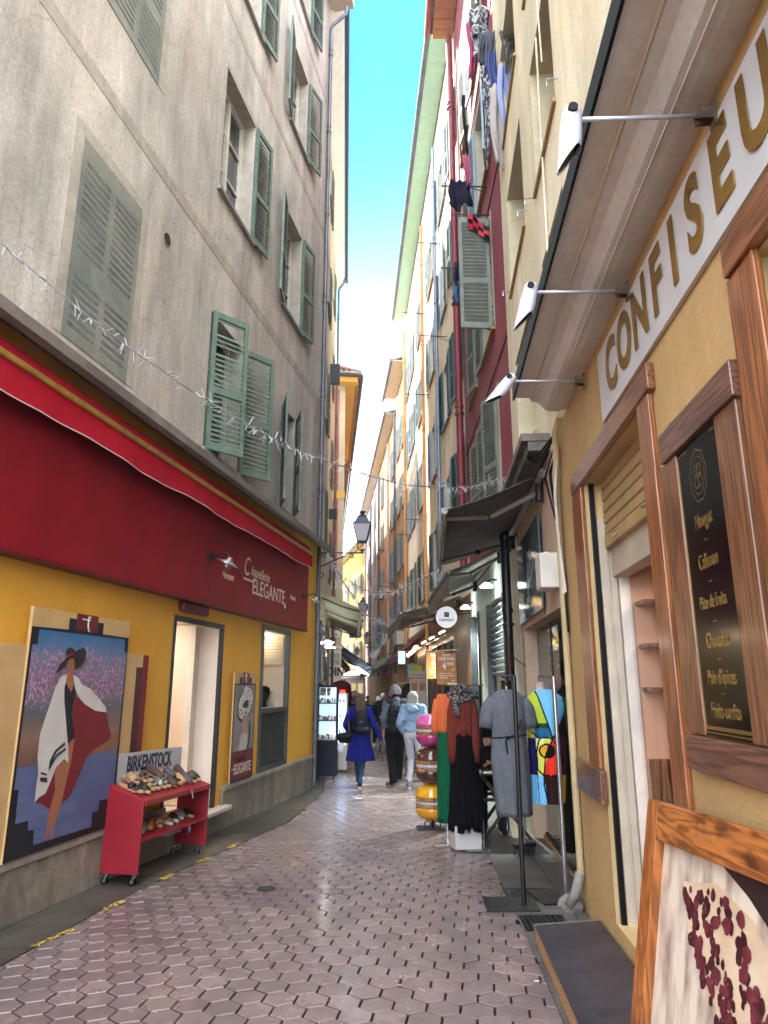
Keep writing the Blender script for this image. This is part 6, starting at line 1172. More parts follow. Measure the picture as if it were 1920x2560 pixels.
for x0,x1,y0,y1,lab in ((-1.30,-.75,17.8,20.6,'long clothes rail along the left side of the lane'),(.78,.50,19,26,'long clothes rail along the right side of the lane')):
    r=thing('clothes_rail',lab,'clothes rail',(0,0,0)); m=MB(); zt=1.2 if x0<0 else 1.55
    m.tube([(x0,y0,zt),(x1,y1,zt)],.015,6); m.build('rail',M_steel,r)
    for x,y in ((x0,y0),(x1,y1)): m=MB(); m.tube([(x,y,gz(y)),(x,y,zt)],.015,6); m.build('upright',M_steel,r)
awning('R6','cream_awning','cream awning at the bend of the lane',1,8,2.7,(-1.9,55.5),(-4.0,61),2.2,Mcan,.25,Mcan,(.1,.9),M_dkmetal); awning('R6','red_awning','faded red awning at the bend of the lane',9,15,2.7,(-4.2,63),(-6.0,69),2.2,Mbor,.25,Mbor,(.1,.9),M_dkmetal)
for i,(x_,y_,z_,c_,t_) in enumerate(((-1.25,24.5,1.0,'45474e','slate jacket hanging at the alley corner'),(-1.35,26,1.1,'1b1b20','black dress hanging at the alley corner'),(-1.15,28,1.15,'5b4a3c','brown coat under the blue awning'),(-1.05,29.2,1.1,'2c3550','navy coat under the blue awning'),(-1.25,30.5,1.2,'8d8a84','pale grey sweater under the blue awning'),(-1.2,32,1.1,'2a2a2e','black jacket under the blue awning'),(-1.35,34,1.1,'6d2b30','dark red sweater deep under the blue awning'),(-1.5,36,1.2,'34383f','grey coat deep in the left shop row'))): garment(t_,(x_,y_,z_),.5*(-1)**i,c_,.95,.5)
# lit strips under the far awnings
for i,(x,y,z,l_) in enumerate(((-1.0,28.6,1.95,1.6),(-1.15,30.5,2.0,1.6),(-1.3,32.5,2.05,1.5))):
    q=thing('tube_light','white tube light under the blue awning','tube light',(x,y,z),0,'tube lights under the blue awning'); m=MB(); m.tube([(-.1,0,.25),(.35,l_,-.05)],.03,8); m.build('tube',emit('tubelight','#fff8e8',4),q)
q=thing('lit_shop_screen','bright shop light panel under the right awnings far down the lane','light panel',(.50,19.9,2.25)); m=MB(); m.box(-.10,.10,0,.05,-.18,.18); m.build('panel',emit('panelcool','#bcd6e0',.25),q)
q=thing('neon_sign','small glowing red sign on the bordeaux jacket rack','neon sign',(-.98,16.8,1.33)); m=MB(); m.box(-.06,.06,0,.02,-.05,.05); m.build('tube',emit('neonred','#ff2a10',1.2),q)
# ---------------- string lights ----------------
Mled=pm('led_white','#cfcfd4','#bfbfc6',rough=.35,scale=5); Mled.node_tree.nodes['Principled BSDF'].inputs['Emission Color'].default_value=(.8,.8,1,1)
def garland(label,pts,seed,dens=16,tl=.06,r=.006,hang=0):
    P=[Vector(p) for p in pts]; q=[]; n=len(P)
    for i in range(n-1):
        p0,p1,p2,p3=P[max(i-1,0)],P[i],P[i+1],P[min(i+2,n-1)]
        for k in range(8):
            t=k/8; q.append(.5*((2*p1)+(p2-p0)*t+(2*p0-5*p1+4*p2-p3)*t*t+(3*p1-p0-3*p2+p3)*t**3))
    q.append(P[-1]); rg=random.Random(seed)
    o=thing('string_lights',label,'string lights',tuple(q[0]),0,'white string lights across the lane'); z=q[0]
    m=MB(); m.tube([p-z for p in q],r,5); m.tube([p-z+Vector((.006*math.sin(i*1.7),.006*math.cos(i*1.7),.008*math.cos(i))) for i,p in enumerate(q)],r*.8,5); m.build('wire',pm('wire_white','#85858c','#6f6f77',rough=.5),o,smooth=True)
    m=MB()
    for a,b in zip(q,q[1:]):
        L_=(b-a).length; k=max(1,int(L_*dens*rg.uniform(.7,1.3)))
        for _ in range(k):
            p=a.lerp(b,rg.random())-z; d=Vector((rg.gauss(0,.5),rg.gauss(0,.5),rg.gauss(-.35,.8))).normalized()*tl*rg.uniform(.6,1.3); m.tube([p,p+d],[r*.75,r*.55],4)
    m.build('light_fringe',Mled,o); return o
G1=[(-2.686,4.213,4.50),(-2.335,4.571,4.263),(-1.994,4.917,4.062),(-1.49,5.431,3.835),(-.88,6.053,3.651),(-.234,6.711,3.60),(.305,7.26,3.624),(.973,7.941,3.802),(1.307,8.281,3.968),(1.68,8.62,4.15)]
garland('nearest string of white lights sagging from the grey house to the dark awning',G1,1,36,.08,.0045)
garland('second string of white lights sagging between the houses',[(-1.3,19.3,4.55),(-.949,18.729,4.253),(-.407,17.812,3.858),(.235,16.726,3.703),(.912,15.58,3.852),(1.3,14.9,4.1),(1.70,14.1,4.5)],2,26,.14,.012)
garland('third string of white lights running down the lane from the lantern',[(-1.25,14.6,4.3),(-.956,15.954,3.845),(-.624,17.414,3.463),(-.415,18.334,3.256),(-.111,19.67,3.206),(.389,21.872,3.425),(1.2,24.5,3.9)],3,24,.14,.012)
garland('fourth string of white lights far down the lane',[(-1.6,29.9,4.0),(-.8,28.92,3.451),(-.418,28.462,3.329),(-.049,28.019,3.39),(.8,27,3.8)],4,26,.16,.015)
garland('dense white lights bundled along the far right facade',[(-.6,29.5,2.75),(-.38,27.5,2.62),(-.202,25.389,2.75),(-.023,24.84,2.965),(.25,23.8,3.234),(.9,21.5,3.9)],5,60,.13,.009)
garland('string of white lights hanging down the facade by the second shutters',[(1.35,15.4,4.4),(1.32,16.5,3.9),(1.25,17.5,3.5),(1.1,19,3.3)],6,45,.11,.007)
garland('short tangle of white lights hanging at the lantern bracket',[(-1.15,13.35,4.1),(-1.05,13.5,3.9),(-.98,13.7,3.7),(-.95,14,3.45)],7,60,.10,.007)
# ---------------- street lanterns ----------------
ML=pm('lantern_metal','#3e444d','#2f343c',rough=.45,scale=8,metal=.5); MLg,_x,_b4=new('lantern_glass'); _b4.inputs['Base Color'].default_value=hx('#b9b4be'); _b4.inputs['Roughness'].default_value=.25
def frust(m,z0,r0,z1,r1,n=4,mi=None):
    f=lambda r,z:[(r*math.cos(PI/4+2*PI*k/n),r*math.sin(PI/4+2*PI*k/n),z) for k in range(n)]; m.rings([f(r0,z0),f(r1,z1)],mi=mi)
def lantern(label,loc,arm,rz=0,group='wall lanterns along the lane'):
    """origin at the lamp foot; arm = signed x distance to the wall"""
    r=thing('street_lantern',label,'street lantern',loc,rz,group); m=MB()
    frust(m,.0,.02,.02,.05); m.lathe([(.0,-.05),(.025,-.03),(.015,0),(0,.01)],n=10); frust(m,.13,.115,.15,.125); frust(m,.425,.235,.45,.235); frust(m,.45,.215,.47,.18); frust(m,.47,.185,.56,.115); frust(m,.56,.13,.575,.11); m.lathe([(.07,.575),(.075,.59),(.03,.61),(.045,.63),(.075,.65),(.03,.66),(0,.67)],n=12)
    for k in range(4):
        a=PI/4+PI/2*k; m.tube([(.118*math.cos(a),.118*math.sin(a),.14),(.226*math.cos(a),.226*math.sin(a),.43)],.010,5)
        b=a+PI/4
    m.tube([(-.075,0,.14),(-.085,0,.05),(-.05,0,.0),(0,0,-.01),(.05,0,.0),(.085,0,.05),(.075,0,.14)],.009,6)
    m.build('lantern_frame',ML,r); m=MB(); frust(m,.15,.11,.425,.218); m.build('glass',MLg,r)
    sg_=1 if arm>0 else -1; A_=abs(arm); m=MB(); P=lambda x,z:(sg_*x,0,z)
    m.tube([P(-.03,-.04),P(A_,-.04)],.013,6); m.tube([P(A_*.35,-.09),P(A_*.55,-.15),P(A_*.8,-.24),P(A_,-.30)],.012,6); m.tube([P(A_-.0,.05),P(A_,-.55)],.018,6)
    for cx,cz,rr in ((A_*.22,-.10,.05),(A_*.62,-.09,.05),(A_*.80,-.10,.06),(A_-.12,-.42,.07),(A_-.06,-.50,.04)): m.tube([P(cx+rr*(1-t/14)*math.cos(t*.55),cz+rr*(1-t/14)*math.sin(t*.55)) for t in range(13)],.008,5)
    m.build('bracket',ML,r,smooth='a'); r.scale=(1.08,1.08,1.22); return r
lantern('nearest wall lantern on a scrolled bracket at the corner of the red shop',(-.44,13.5,4.10),-.86); lantern('second wall lantern down the lane on the left side',(-.742,24.3,3.69),-1.0); lantern('third wall lantern with its bracket fixed to the right facade',(-.925,38,3.50),.95); lantern('smallest and farthest wall lantern on the left',(-1.92,50,3.37),-1.6)
# ---------------- display cabinet ----------------
MN=pm('navy_metal','#10162a','#0d1222',rough=.5,spec=.25,scale=4); vc=thing('display_cabinet','tall navy display cabinet with lit glass upper half by the left shops','display cabinet',(-1.16,14.4,gz(14.4)))
x0,x1,y0,y1=-.235,.235,-.20,.20; zb,zt=.06,1.78
m=MB(); m.box(x0,x1,y0,y1,zb,.73); m.build('base_box',MN,vc,bevel=.006); m=MB(); m.box(x0+.03,x1-.03,y0-.004,y0-.001,.68,.685); m.build('drawer_line',M_black,vc)
m=MB()
for a,b in ((x0,y0),(x1-.028,y0),(x0,y1-.028),(x1-.028,y1-.028)): m.box(a,a+.028,b,b+.028,.7301,zt-.04)
m.box(x0,x1,y0,y1,zt-.04,zt); m.build('frame',MN,vc,bevel=.002)
for z in (.735,1.09,1.42): m=MB(); m.box(x0+.029,x1-.029,y0+.004,y1-.004,z,z+.012); m.build('shelf',MN if z>.8 else M_white,vc)
m=MB(); m.box(x0+.03,x1-.03,y0+.002,y0+.005,.75,zt-.045); m.build('glass',G_clear,vc); m=MB(); m.box(x0+.03,x1-.03,y1-.012,y1-.008,.75,zt-.045); m.build('lit_back',emit('caseback','#a9c4dc',.35),vc)
for x in (-.17,.17):
    m=MB(); m.tube([(x-.015,0,.03),(x+.015,0,.03)],.03,12); m.build('castor',M_black,vc)
m=MB(); m.box(-.12,.19,-.14,-.13,1.58,1.73); m.build('name_card',plain('d9dfd6',.5),vc); text('CALYPSO',.066,M_black,vc,(.035,-.143,1.68),sx=.95,bold=.001); text('point',.05,plain('3c6a3c',.5),vc,(.06,-.143,1.62))
rg=random.Random(12)
for i in range(24):
    sh_=[.747,1.102,1.432][i%3]; x=-.17+.34*((i//3)/7)+rg.uniform(-.01,.01); y=rg.uniform(-.13,-.02)
    q=thing('souvenir',['small watch on a stand','small shell ornament','small framed trinket','small round compass','small figurine','small bottle','small bracelet stand','small clock'][i//3]+' on the '+['bottom','middle','top'][i%3]+' glass shelf of the navy cabinet','souvenir',(-1.16+x,14.4+y,gz(14.4)+sh_),rg.uniform(0,3),'souvenirs in the navy display cabinet')
    m=MB(); k=i%4
    if k==0: m.lathe([(.02,0),(.022,.01),(.008,.015),(.008,.05)],n=10); m.tube([(0,-.006,.075),(0,.006,.075)],.026,14)
    elif k==1: m.lathe([(.012,0),(.03,.015),(.034,.035),(.02,.055),(.008,.075),(0,.08)],n=10)
    elif k==2: m.box(-.03,.03,-.006,.006,.0,.08); m.box(-.012,.012,.006,.03,0,.02)
    else: m.lathe([(.02,0),(.024,.03),(.014,.05),(.018,.07),(.01,.09),(0,.095)],n=10)
    m.build('body',plain(['e6e2da','c98a5a','8fa0b5','d6d9dd','b5505a','7aa07a'][rg.randrange(6)],.35),q,smooth='a')
# second white lit case behind
wc=thing('display_cabinet','white lit showcase standing right behind the navy cabinet','display cabinet',(-1.02,15.6,gz(15.6))); m=MB(); m.box(-.30,.22,0,.4,.05,.55); m.box(.19,.22,0,.4,.55,1.6); m.box(-.30,.22,0,.4,1.6,1.63); m.box(-.3,.22,.38,.4,.55,1.6); m.build('cabinet_body',M_white,wc,bevel=.004); m=MB()
for i in range(6): m.box(-.29,.19,.02,.38,.62+i*.16,.63+i*.16)
m.build('shelf',emit('shelfglow','#bfdcff',.9),wc); rg=random.Random(5); m=MB()
for i in range(6):
    for j in range(6): m.tube([(-.26+j*.08,.05,.635+i*.16),(-.26+j*.08,.05,.70+i*.16)],rg.uniform(.01,.022),8)
m.build('goods',pm('goods','#5c6a86','#2a3044',rough=.4,scale=20),wc)
# ---------------- macarons ----------------
mcr=thing('macaron_display','tall display of three giant macarons, pink over brown over yellow','macaron display',(.585,8.95,gz(8.95)))
crumb={}
def mac(zc,r,h,top,mid,crumbc,nm):
    C_=pm('crumb_'+crumbc,'#'+crumbc,'#5a3326',rough=.85,scale=30,bump=1,bscale=60)
    sh_=MB(); sh_.lathe([(r,.0),(r*1.0,h*.05),(r*.95,h*.17),(r*.80,h*.27),(r*.5,h*.33),(r*.2,h*.35),(0,h*.355)],(0,0,zc+h*.145),40); a=sh_.build('macaron',pm('glaze_'+top,'#'+top,rough=.12,scale=2,coat=.6),mcr,smooth=True)
    lo_=MB(); lo_.lathe([(0,-h*.355),(r*.2,-h*.35),(r*.5,-h*.33),(r*.80,-h*.27),(r*.95,-h*.17),(r,-h*.05),(r*1.0,.0)],(0,0,zc-h*.145),40); lo_.build('lower_shell',pm('glaze_'+nm,'#'+nm,rough=.2,scale=2,coat=.5),a,smooth=True)
    for z0_,z1_ in ((h*.045,h*.145),(-h*.145,-h*.045)):
        m=MB(); rg=random.Random(int(zc*99)+int(z0_*999)); rings=[]
        for k in range(5):
            t=k/4; z=z0_+(z1_-z0_)*t; rings.append([((r*(.985+rg.uniform(-.035,.02)))*math.cos(2*PI*i/56),(r*(.985+rg.uniform(-.035,.02)))*math.sin(2*PI*i/56),zc+z+rg.uniform(-.004,.004)) for i in range(56)])
        m.rings(rings); m.build('crumb_foot',C_,a)
    m=MB(); m.lathe([(r*.9,-h*.046),(r*.95,-h*.02),(r*.95,h*.02),(r*.9,h*.046)],(0,0,zc),40); m.build('filling',pm('filling','#c9cdd6','#b7bbc6',rough=.35),a,smooth=True)
g0=gz(8.95)
mac(.955-g0,.188,.395,'c95a9c','c','b0705c','a8346e'); mac(.545-g0,.200,.43,'4e2f26','c','b58a62','40241c'); mac(.125-g0,.205,.41,'dda11e','c','b98d55','d4941a')
m=MB(); m.tube([(0,0,.0),(0,0,.13)],.02,8); m.tube([(-.09,0,.01),(-.10,0,.06),(-.06,0,.10),(-.02,0,.06),(-.05,0,.02)],.008,6); m.tube([(.09,0,.01),(.10,0,.06),(.06,0,.10),(.02,0,.06),(.05,0,.02)],.008,6); m.box(-.19,.22,-.15,.15,0,.012); m.build('stand',M_dkmetal,mcr)
# ---------------- mannequins and stands ----------------
def loft(rows,n=56,phase=0,nf=9):
    R_=[]
    for (z,rx,ry,cx,cy,am) in rows:
        R_.append([(cx+(rx+am*math.sin(nf*t+phase+z*2)+am*.5*math.sin((nf*2+3)*t+1.3*phase))*math.cos(t),cy+(ry+am*.8*math.sin(nf*t+phase+z*2)+am*.5*math.cos((nf*2+1)*t))*math.sin(t),z) for t in [2*PI*k/n for k in range(n)]])
    return R_
def interp(rows,k=5):
    out=[]
    for a,b in zip(rows,rows[1:]):
        for i in range(k): t=i/k; tt=t*t*(3-2*t)*.35+t*.65; out.append(tuple(x+(y-x)*tt for x,y in zip(a,b)))
    out.append(rows[-1]); return out
def rows_obj(name,rows,mat,par,nf=9,phase=0,k=5,solid=.004,n=56,caps=False):
    m=MB(); m.rings(loft(interp(rows,k),n,phase,nf),caps=caps); o=m.build(name,mat,par,smooth=True)
    if solid: o.modifiers.new('s','SOLIDIFY').thickness=solid
    return o
def fabric(name,c,c2=None,**k): return pm(name,c,c2,rough=.9,spec=.12,scale=k.pop('scale',30),bump=.7,bscale=k.pop('bscale',7),stretch=(1,1,.45),grime=.25,**k)
# grey dress (seen from behind) on the black stand
F_grey=fabric('fabric_grey','#60656b','#54595f')
g=gz(6.05); d1=thing('mannequin','headless mannequin in a plain grey dress with thin navy belt','mannequin',(1.045,6.05,g))
Zg=lambda z:z-g
m=MB(); m.lathe([(.075,Zg(1.38)),(.052,Zg(1.44)),(.05,Zg(1.52)),(.055,Zg(1.535)),(0,Zg(1.537))],n=20); m.build('neck',pm('gloss_black','#0c0c0e',rough=.12,coat=.5),d1,smooth='a')
rows_obj('dress',[(Zg(1.462),.070,.055,0,0,0),(Zg(1.43),.105,.07,0,0,0),(Zg(1.40),.148,.10,0,0,.001),(Zg(1.33),.160,.12,0,0,.002),(Zg(1.22),.156,.125,0,0,.003),(Zg(1.10),.140,.11,0,0,.006),(Zg(1.04),.148,.115,.0,0,.005),(Zg(.90),.158,.125,0,0,.004),(Zg(.72),.154,.125,.01,0,.006),(Zg(.47),.142,.12,.02,0,.009)],F_grey,d1,nf=7)
for sg_ in (-1,1):
    m=MB(); m.tube([(sg_*.110,0,Zg(1.375)),(sg_*.155,0,Zg(1.30)),(sg_*.178,0,Zg(1.20)),(sg_*.186,.0,Zg(1.15))],[.062,.072,.068,.066],18,caps=False); o=m.build('sleeve',F_grey,d1,smooth=True); o.modifiers.new('s','SOLIDIFY').thickness=.004
m=MB(); m.tube([(.148*math.cos(t),.118*math.sin(t)-.002,Zg(1.085)+.012*math.cos(t*1.0)) for t in [2*PI*k/32 for k in range(33)]],.006,6); m.tube([(-.03,-.118,Zg(1.08)),(-.05,-.13,Zg(1.05)),(-.035,-.125,Zg(.95))],.006,6); m.tube([(-.03,-.118,Zg(1.08)),(.03,-.13,Zg(1.10)),(.07,-.12,Zg(1.16)),(.085,-.11,Zg(1.22))],.005,6); m.ell((-.03,-.125,Zg(1.08)),(.02,.012,.015)); m.build('belt',plain('17192b',.8),d1,smooth=True)
def garstand(label,x,y,baser,mat,arm,h=1.672,rz=0):
    q=thing('display_stand',label,'display stand',(x,y,gz(y)+.0095),rz); m=MB(); m.box(*baser,0,.012); m.build('base_plate',pm('plate_steel','#2e3338','#25292e',rough=.28,scale=3,metal=.5),q,bevel=.002); m=MB(); m.tube([(0,0,.012),(0,0,h)],.018,14); m.build('pole',mat,q,smooth='a'); m=MB(); m.tube([(0,0,h),(arm,0,h),(arm*.9,.10,h),(0,.34,h-.03)],.007,6); m.build('arm',mat,q); return q
garstand('matt black display pole with flat base plate in front of the grey dress',1.045,5.69,(-.29,.10,-.12,.20),pm('pole_black','#0d0e11',rough=.35),-.10,rz=-.05)
garstand('brushed steel display pole with flat base plate in front of the patterned tunic',1.39,5.80,(-.2,.02,-.05,.33),M_steel,-.10,rz=.15)
# patterned tunic
g=gz(6.15); Z2=lambda z:z-g; d2=thing('mannequin','mannequin in a colourful patterned tunic by the glass shop front','mannequin',(1.385,6.15,g))
m=MB(); m.lathe([(.06,Z2(1.38)),(.04,Z2(1.44)),(.038,Z2(1.51)),(.042,Z2(1.525)),(0,Z2(1.527))],(-.03,0,0),n=18); m.build('neck',pm('mannequin_pink','#c9b0ae',rough=.4),d2,smooth='a')
pal=['a9b83a','6fb4dc','245d86','c5c857','d8321f','2a1518','b98a24','0c0c10','d39a2a','17175a','d2d58a','21402a','40202a']
PM=[fabric('tunic_'+c,'#'+c,'#'+c) for c in pal]
def dseg(p,a,b):
    ax,ay=a;bx,by=b;t=max(0,min(1,((p[0]-ax)*(bx-ax)+(p[1]-ay)*(by-ay))/((bx-ax)**2+(by-ay)**2))); return math.hypot(p[0]-ax-t*(bx-ax),p[1]-ay-t*(by-ay))
Lines=[[(1180,280),(1210,420),(1250,560),(1280,680)],[(1280,680),(1385,600),(1400,470),(1440,440)],[(1130,640),(1180,690),(1220,680),(1280,690),(1340,820),(1310,1000),(1250,1005),(1190,1000),(1150,950),(1150,800),(1175,700)],[(1280,690),(1215,840),(1195,1000)],[(1195,1000),(1190,1080),(1215,1250)],[(1310,1000),(1330,1230)],[(1090,600),(1140,560)],[(1095,750),(1145,720)],[(1340,820),(1400,1000)]]
def tcol(px,pz):
    for i in range(25): pass
    if abs(math.hypot(px-1230,pz-795)-58)<7: return 7
    for L_ in Lines:
        for a,b in zip(L_,L_[1:]):
            if dseg((px,pz),a,b)<6: return 7
    if math.hypot(px-1230,pz-795)<58: return 8 if px+(pz-795)*.4<1225 else 7
    sp_=1180+ (100*((pz-280)/400))
    if pz<690:
        if px<1145 and pz>560: return 3 if pz<740 else 9
        if px<sp_: return 0 if pz<500 else (2 if pz>600 else 11 if pz>560 else 0)
        lim=1400 if pz<470 else 1400-(pz-470)*.55
        if px<lim: return 1
        return 11 if px>1415 else 5
    if px<1150: return 9 if pz<980 else (1 if px<1145 and pz>1000 else 9)
    if pz<1003 and px<1340:
        return 10 if px<1290-(pz-690)*.30 and px<1215 and pz<760 else (3 if px<1285-(pz-690)*.33 else 4)
    if pz>=1003:
        if px<1195+ (pz-1000)*.07: return 1
        if px<1320: return 5
        if px<1385: return 6
        return 12
    return 12 if px<1400 else 11
rows=[(Z2(1.462),.07,.05,-.01,0,0),(Z2(1.425),.115,.07,0,0,0),(Z2(1.385),.165,.10,0,0,.002),(Z2(1.30),.175,.12,0,0,.004),(Z2(1.10),.150,.12,0,0,.006),(Z2(.85),.15,.12,0,0,.008),(Z2(.55),.135,.12,-.02,0,.012)]
m=MB(); RR=loft(interp(rows,34),260,.5,6); m.rings(RR,caps=False); m.m=[]
for f_ in m.f:
    cx=sum(m.v[i][0] for i in f_)/4; cz=sum(m.v[i][2] for i in f_)/4+g
    t=(1.45-cz)/(1.45-.55); m.m.append(tcol(1262+cx/.175*170*(1-.0*t)+(t*(-8)),275+t*965))
o=m.build('tunic',PM,d2,smooth=True); 
for sg_ in (-1,1):
    m=MB(); m.tube([(sg_*.12,0,Z2(1.37)),(sg_*.165,0,Z2(1.28)),(sg_*.18,0,Z2(1.13))],[.06,.062,.055],16,caps=False); o=m.build('sleeve',PM[0] if sg_<0 else PM[11],d2,smooth=True); o.modifiers.new('s','SOLIDIFY').thickness=.004
# black mannequin legs seen behind
q=thing('mannequin','black mannequin half hidden behind the glass beside the patterned tunic','mannequin',(1.80,6.9,gz(6.9)+.15)); rows_obj('dress',[(1.5,.05,.05,0,0,0),(1.40,.15,.09,0,0,0),(1.1,.13,.10,0,0,.003),(.8,.16,.12,0,0,.005),(.0,.14,.10,0,0,.01)],M_black,q,nf=6); m=MB(); m.lathe([(.05,1.45),(.04,1.5),(.08,1.6),(.07,1.72),(0,1.75)],n=14); m.build('head',M_black,q,smooth=True)
# rust sweater and black tulle skirt on white pedestal
g=gz(7.75); Z3=lambda z:z-g; d3=thing('mannequin','mannequin in a rust sweater, leopard scarf and long black tulle skirt','mannequin',(.85,7.75,g+.0))
m=MB(); m.lathe([(.06,Z3(1.34)),(.035,Z3(1.40)),(.035,Z3(1.44)),(.05,Z3(1.46)),(.04,Z3(1.475)),(0,Z3(1.48))],(-.06,0,0),n=16); m.build('neck',pm('mannequin_white','#cfd2e6',rough=.3),d3,smooth='a')
F_rust=fabric('fabric_rust','#6e3028','#5c2821',scale=60); rows_obj('skirt',[(Z3(1.0),.118,.10,.0,0,.002),(Z3(.8),.135,.115,0,0,.004),(Z3(.5),.155,.13,.01,0,.008),(Z3(.18),.185,.15,.02,0,.014),(Z3(.10),.19,.155,.02,0,.018)],fabric('fabric_tulle','#08080c','#060609'),d3,nf=17,n=90)
m=MB(); rg=random.Random(7)
for k in range(110):
    t=2*PI*k/110; r=1+.06*math.sin(9*t); x=.02+.185*math.cos(t)*r; y=.15*math.sin(t)*r; L_=rg.uniform(.03,.09); wd=.012; m.add([(x-wd,y,Z3(.11)),(x+wd,y,Z3(.11)),(x+wd*.5+rg.uniform(-.01,.01),y,Z3(.11)-L_),(x-wd*.5+rg.uniform(-.01,.01),y,Z3(.11)-L_)],[(0,1,2,3)])
m.build('fringe',MC['fabric_tulle'],d3,fix=False)
rows_obj('sweater',[(Z3(1.40),.07,.055,-.03,0,0),(Z3(1.36),.12,.075,0,0,.001),(Z3(1.28),.128,.10,.0,0,.004),(Z3(1.12),.118,.11,.0,0,.006),(Z3(1.02),.120,.115,.0,0,.005),(Z3(.97),.115,.10,.0,0,.006),(Z3(.955),.10,.09,0,0,.004)],F_rust,d3,nf=8)
for sg_ in (-1,1):
    m=MB(); m.tube([(sg_*.09,0,Z3(1.33)),(sg_*.112,-.02,Z3(1.20)),(sg_*.12,-.03,Z3(1.0)),(sg_*.12,-.04,Z3(.85)),(sg_*.125,-.04,Z3(.70))],[.05,.058,.055,.055,.04],14); m.build('sleeve',F_rust,d3,smooth=True)
M_leo=pm('leopard','#77706c','#141214',rough=.9,scale=38,lo=.49,hi=.53,bump=.3); m=MB(); rg=random.Random(9)
for k in range(7):
    ph=rg.uniform(0,6); m.tube([(-.0+(.10+.03*math.sin(k))*math.cos(t)-.01,(.08)*math.sin(t)-.015,Z3(1.37)+.022*k*.9+.028*math.sin(2*t+ph)-.03) for t in [2*PI*i/22 for i in range(23)]],[.026+.008*math.sin(i*1.3+ph) for i in range(23)],8)
m.tube([(-.06,-.10,Z3(1.38)),(-.08,-.13,Z3(1.30)),(-.07,-.12,Z3(1.20)),(-.05,-.12,Z3(1.16))],[.04,.045,.035,.01],9); m.tube([(.09,-.03,Z3(1.42)),(.15,-.02,Z3(1.40)),(.17,-.02,Z3(1.34))],[.04,.035,.012],8); m.build('scarf',M_leo,d3,smooth=True)
m=MB(); m.tube([(0,0,.2),(0,0,Z3(1.0))],.012,6); m.build('inner_pole',M_steel,d3)
pd=thing('pedestal','white plinth box with glass foot under the black tulle skirt','pedestal',(.855,7.78,gz(7.78)+.009),.18); m=MB(); m.box(-.15,.13,-.12,.12,.012,.235); m.build('box',pm('pedestal_white','#c3c1bd','#afadaa',rough=.4,scale=3),pd,bevel=.003); m=MB(); m.box(-.05,.20,-.17,.16,0,.011); m.build('glass_foot',pm('foot_glass','#63696c',rough=.1),pd); m=MB(); m.box(.135,.145,-.17,-.16,.0,.30); m.build('foot_post',M_steel,pd)
# coral top and green trousers
g=gz(8.1); Z4=lambda z:z-g; d4=thing('mannequin','mannequin in a coral top and wide green trousers behind the rust sweater','mannequin',(.695,8.1,g)); F_cor=fabric('fabric_coral','#c9663f','#bb5c38'); F_gr=fabric('fabric_green','#0b5a3a','#084c30')
rows_obj('top',[(Z4(1.40),.08,.055,0,0,0),(Z4(1.37),.10,.07,0,0,0),(Z4(1.28),.112,.095,0,0,.002),(Z4(1.1),.105,.10,0,0,.004),(Z4(1.0),.095,.095,0,0,.008),(Z4(.985),.085,.085,0,0,.006)],F_cor,d4,nf=7)
for sg_ in (-1,1):
    m=MB(); m.tube([(sg_*.085,0,Z4(1.34)),(sg_*.11,0,Z4(1.2)),(sg_*.12,-.01,Z4(1.02)),(sg_*.105,-.02,Z4(.97))],[.045,.05,.05,.035],12); m.build('sleeve',F_cor,d4,smooth=True)
rows_obj('trousers',[(Z4(1.0),.088,.09,0,0,.002),(Z4(.85),.095,.10,0,0,.003),(Z4(.5),.10,.10,0,0,.007),(Z4(.05),.105,.105,0,0,.012)],F_gr,d4,nf=6); m=MB(); m.tube([(.05,-.095,Z4(.98)),(.055,-.105,Z4(.9)),(.06,-.105,Z4(.84))],.008,6); m.tube([(.05,-.095,Z4(.98)),(.07,-.11,Z4(.93))],.012,6); m.build('tie_belt',F_gr,d4,smooth=True)
m=MB(); m.lathe([(.05,Z4(1.36)),(.03,Z4(1.42)),(.03,Z4(1.46)),(.04,Z4(1.48)),(0,Z4(1.49))],(.02,0,0),n=14); m.build('neck',M_black,d4,smooth='a'); m=MB(); m.tube([(0,0,0),(0,0,Z4(1.0))],.012,6); m.box(-.15,.15,-.12,.12,0,.01); m.build('stand',M_steel,d4)
# thin clothes rail behind the scarf, broom, folding table and chair
q=thing('clothes_rail','thin black clothes rail rising behind the rust sweater','clothes rail',(1.12,8.3,gz(8.3))); m=MB(); m.tube([(0,0,0),(0,0,1.66)],.012,6); m.build('upright',M_black,q); m=MB(); m.tube([(-.35,-.1,1.66),(.05,.05,1.66)],.008,6); m.build('rail',M_steel,q)
q=thing('broom','broom with wooden handle standing behind the grey dress','broom',(1.40,7.45,gz(7.45)+.009),.4); m=MB(); m.tube([(0,0,.11),(.12,.10,1.25)],.011,8); m.build('handle',plain('6b6660',.6),q); m=MB(); m.box(-.12,.12,-.03,.03,.07,.11); m.build('head',M_dkmetal,q,bevel=.004); m=MB(); rg=random.Random(3)
for i in range(90): x=rg.uniform(-.115,.115); y=rg.uniform(-.028,.028); m.tube([(x,y,.07),(x*1.05,y*1.4,.0)],.002,3)
m.build('bristles',plain('2b2f35',.9),q)
ft=thing('folding_table','small wooden folding table beside the mannequins','table',(1.36,8.45,gz(8.45)+.009)); m=MB()
for i in range(5): m.box(-.28,.28,-.30+i*.12,-.19+i*.12,.675,.70)
m.build('tabletop',W_dk,ft,bevel=.003)
for sg_,yy in ((1,-.24),(-1,-.21),(1,.24),(-1,.21)): m=MB(); m.M=Matrix.Translation((0,yy,.34))@Matrix.Rotation(sg_*R(38),4,'Y'); m.box(-.018,.018,-.012,.012,-.43,.43); m.build('leg',W_dk,ft,bevel=.002)
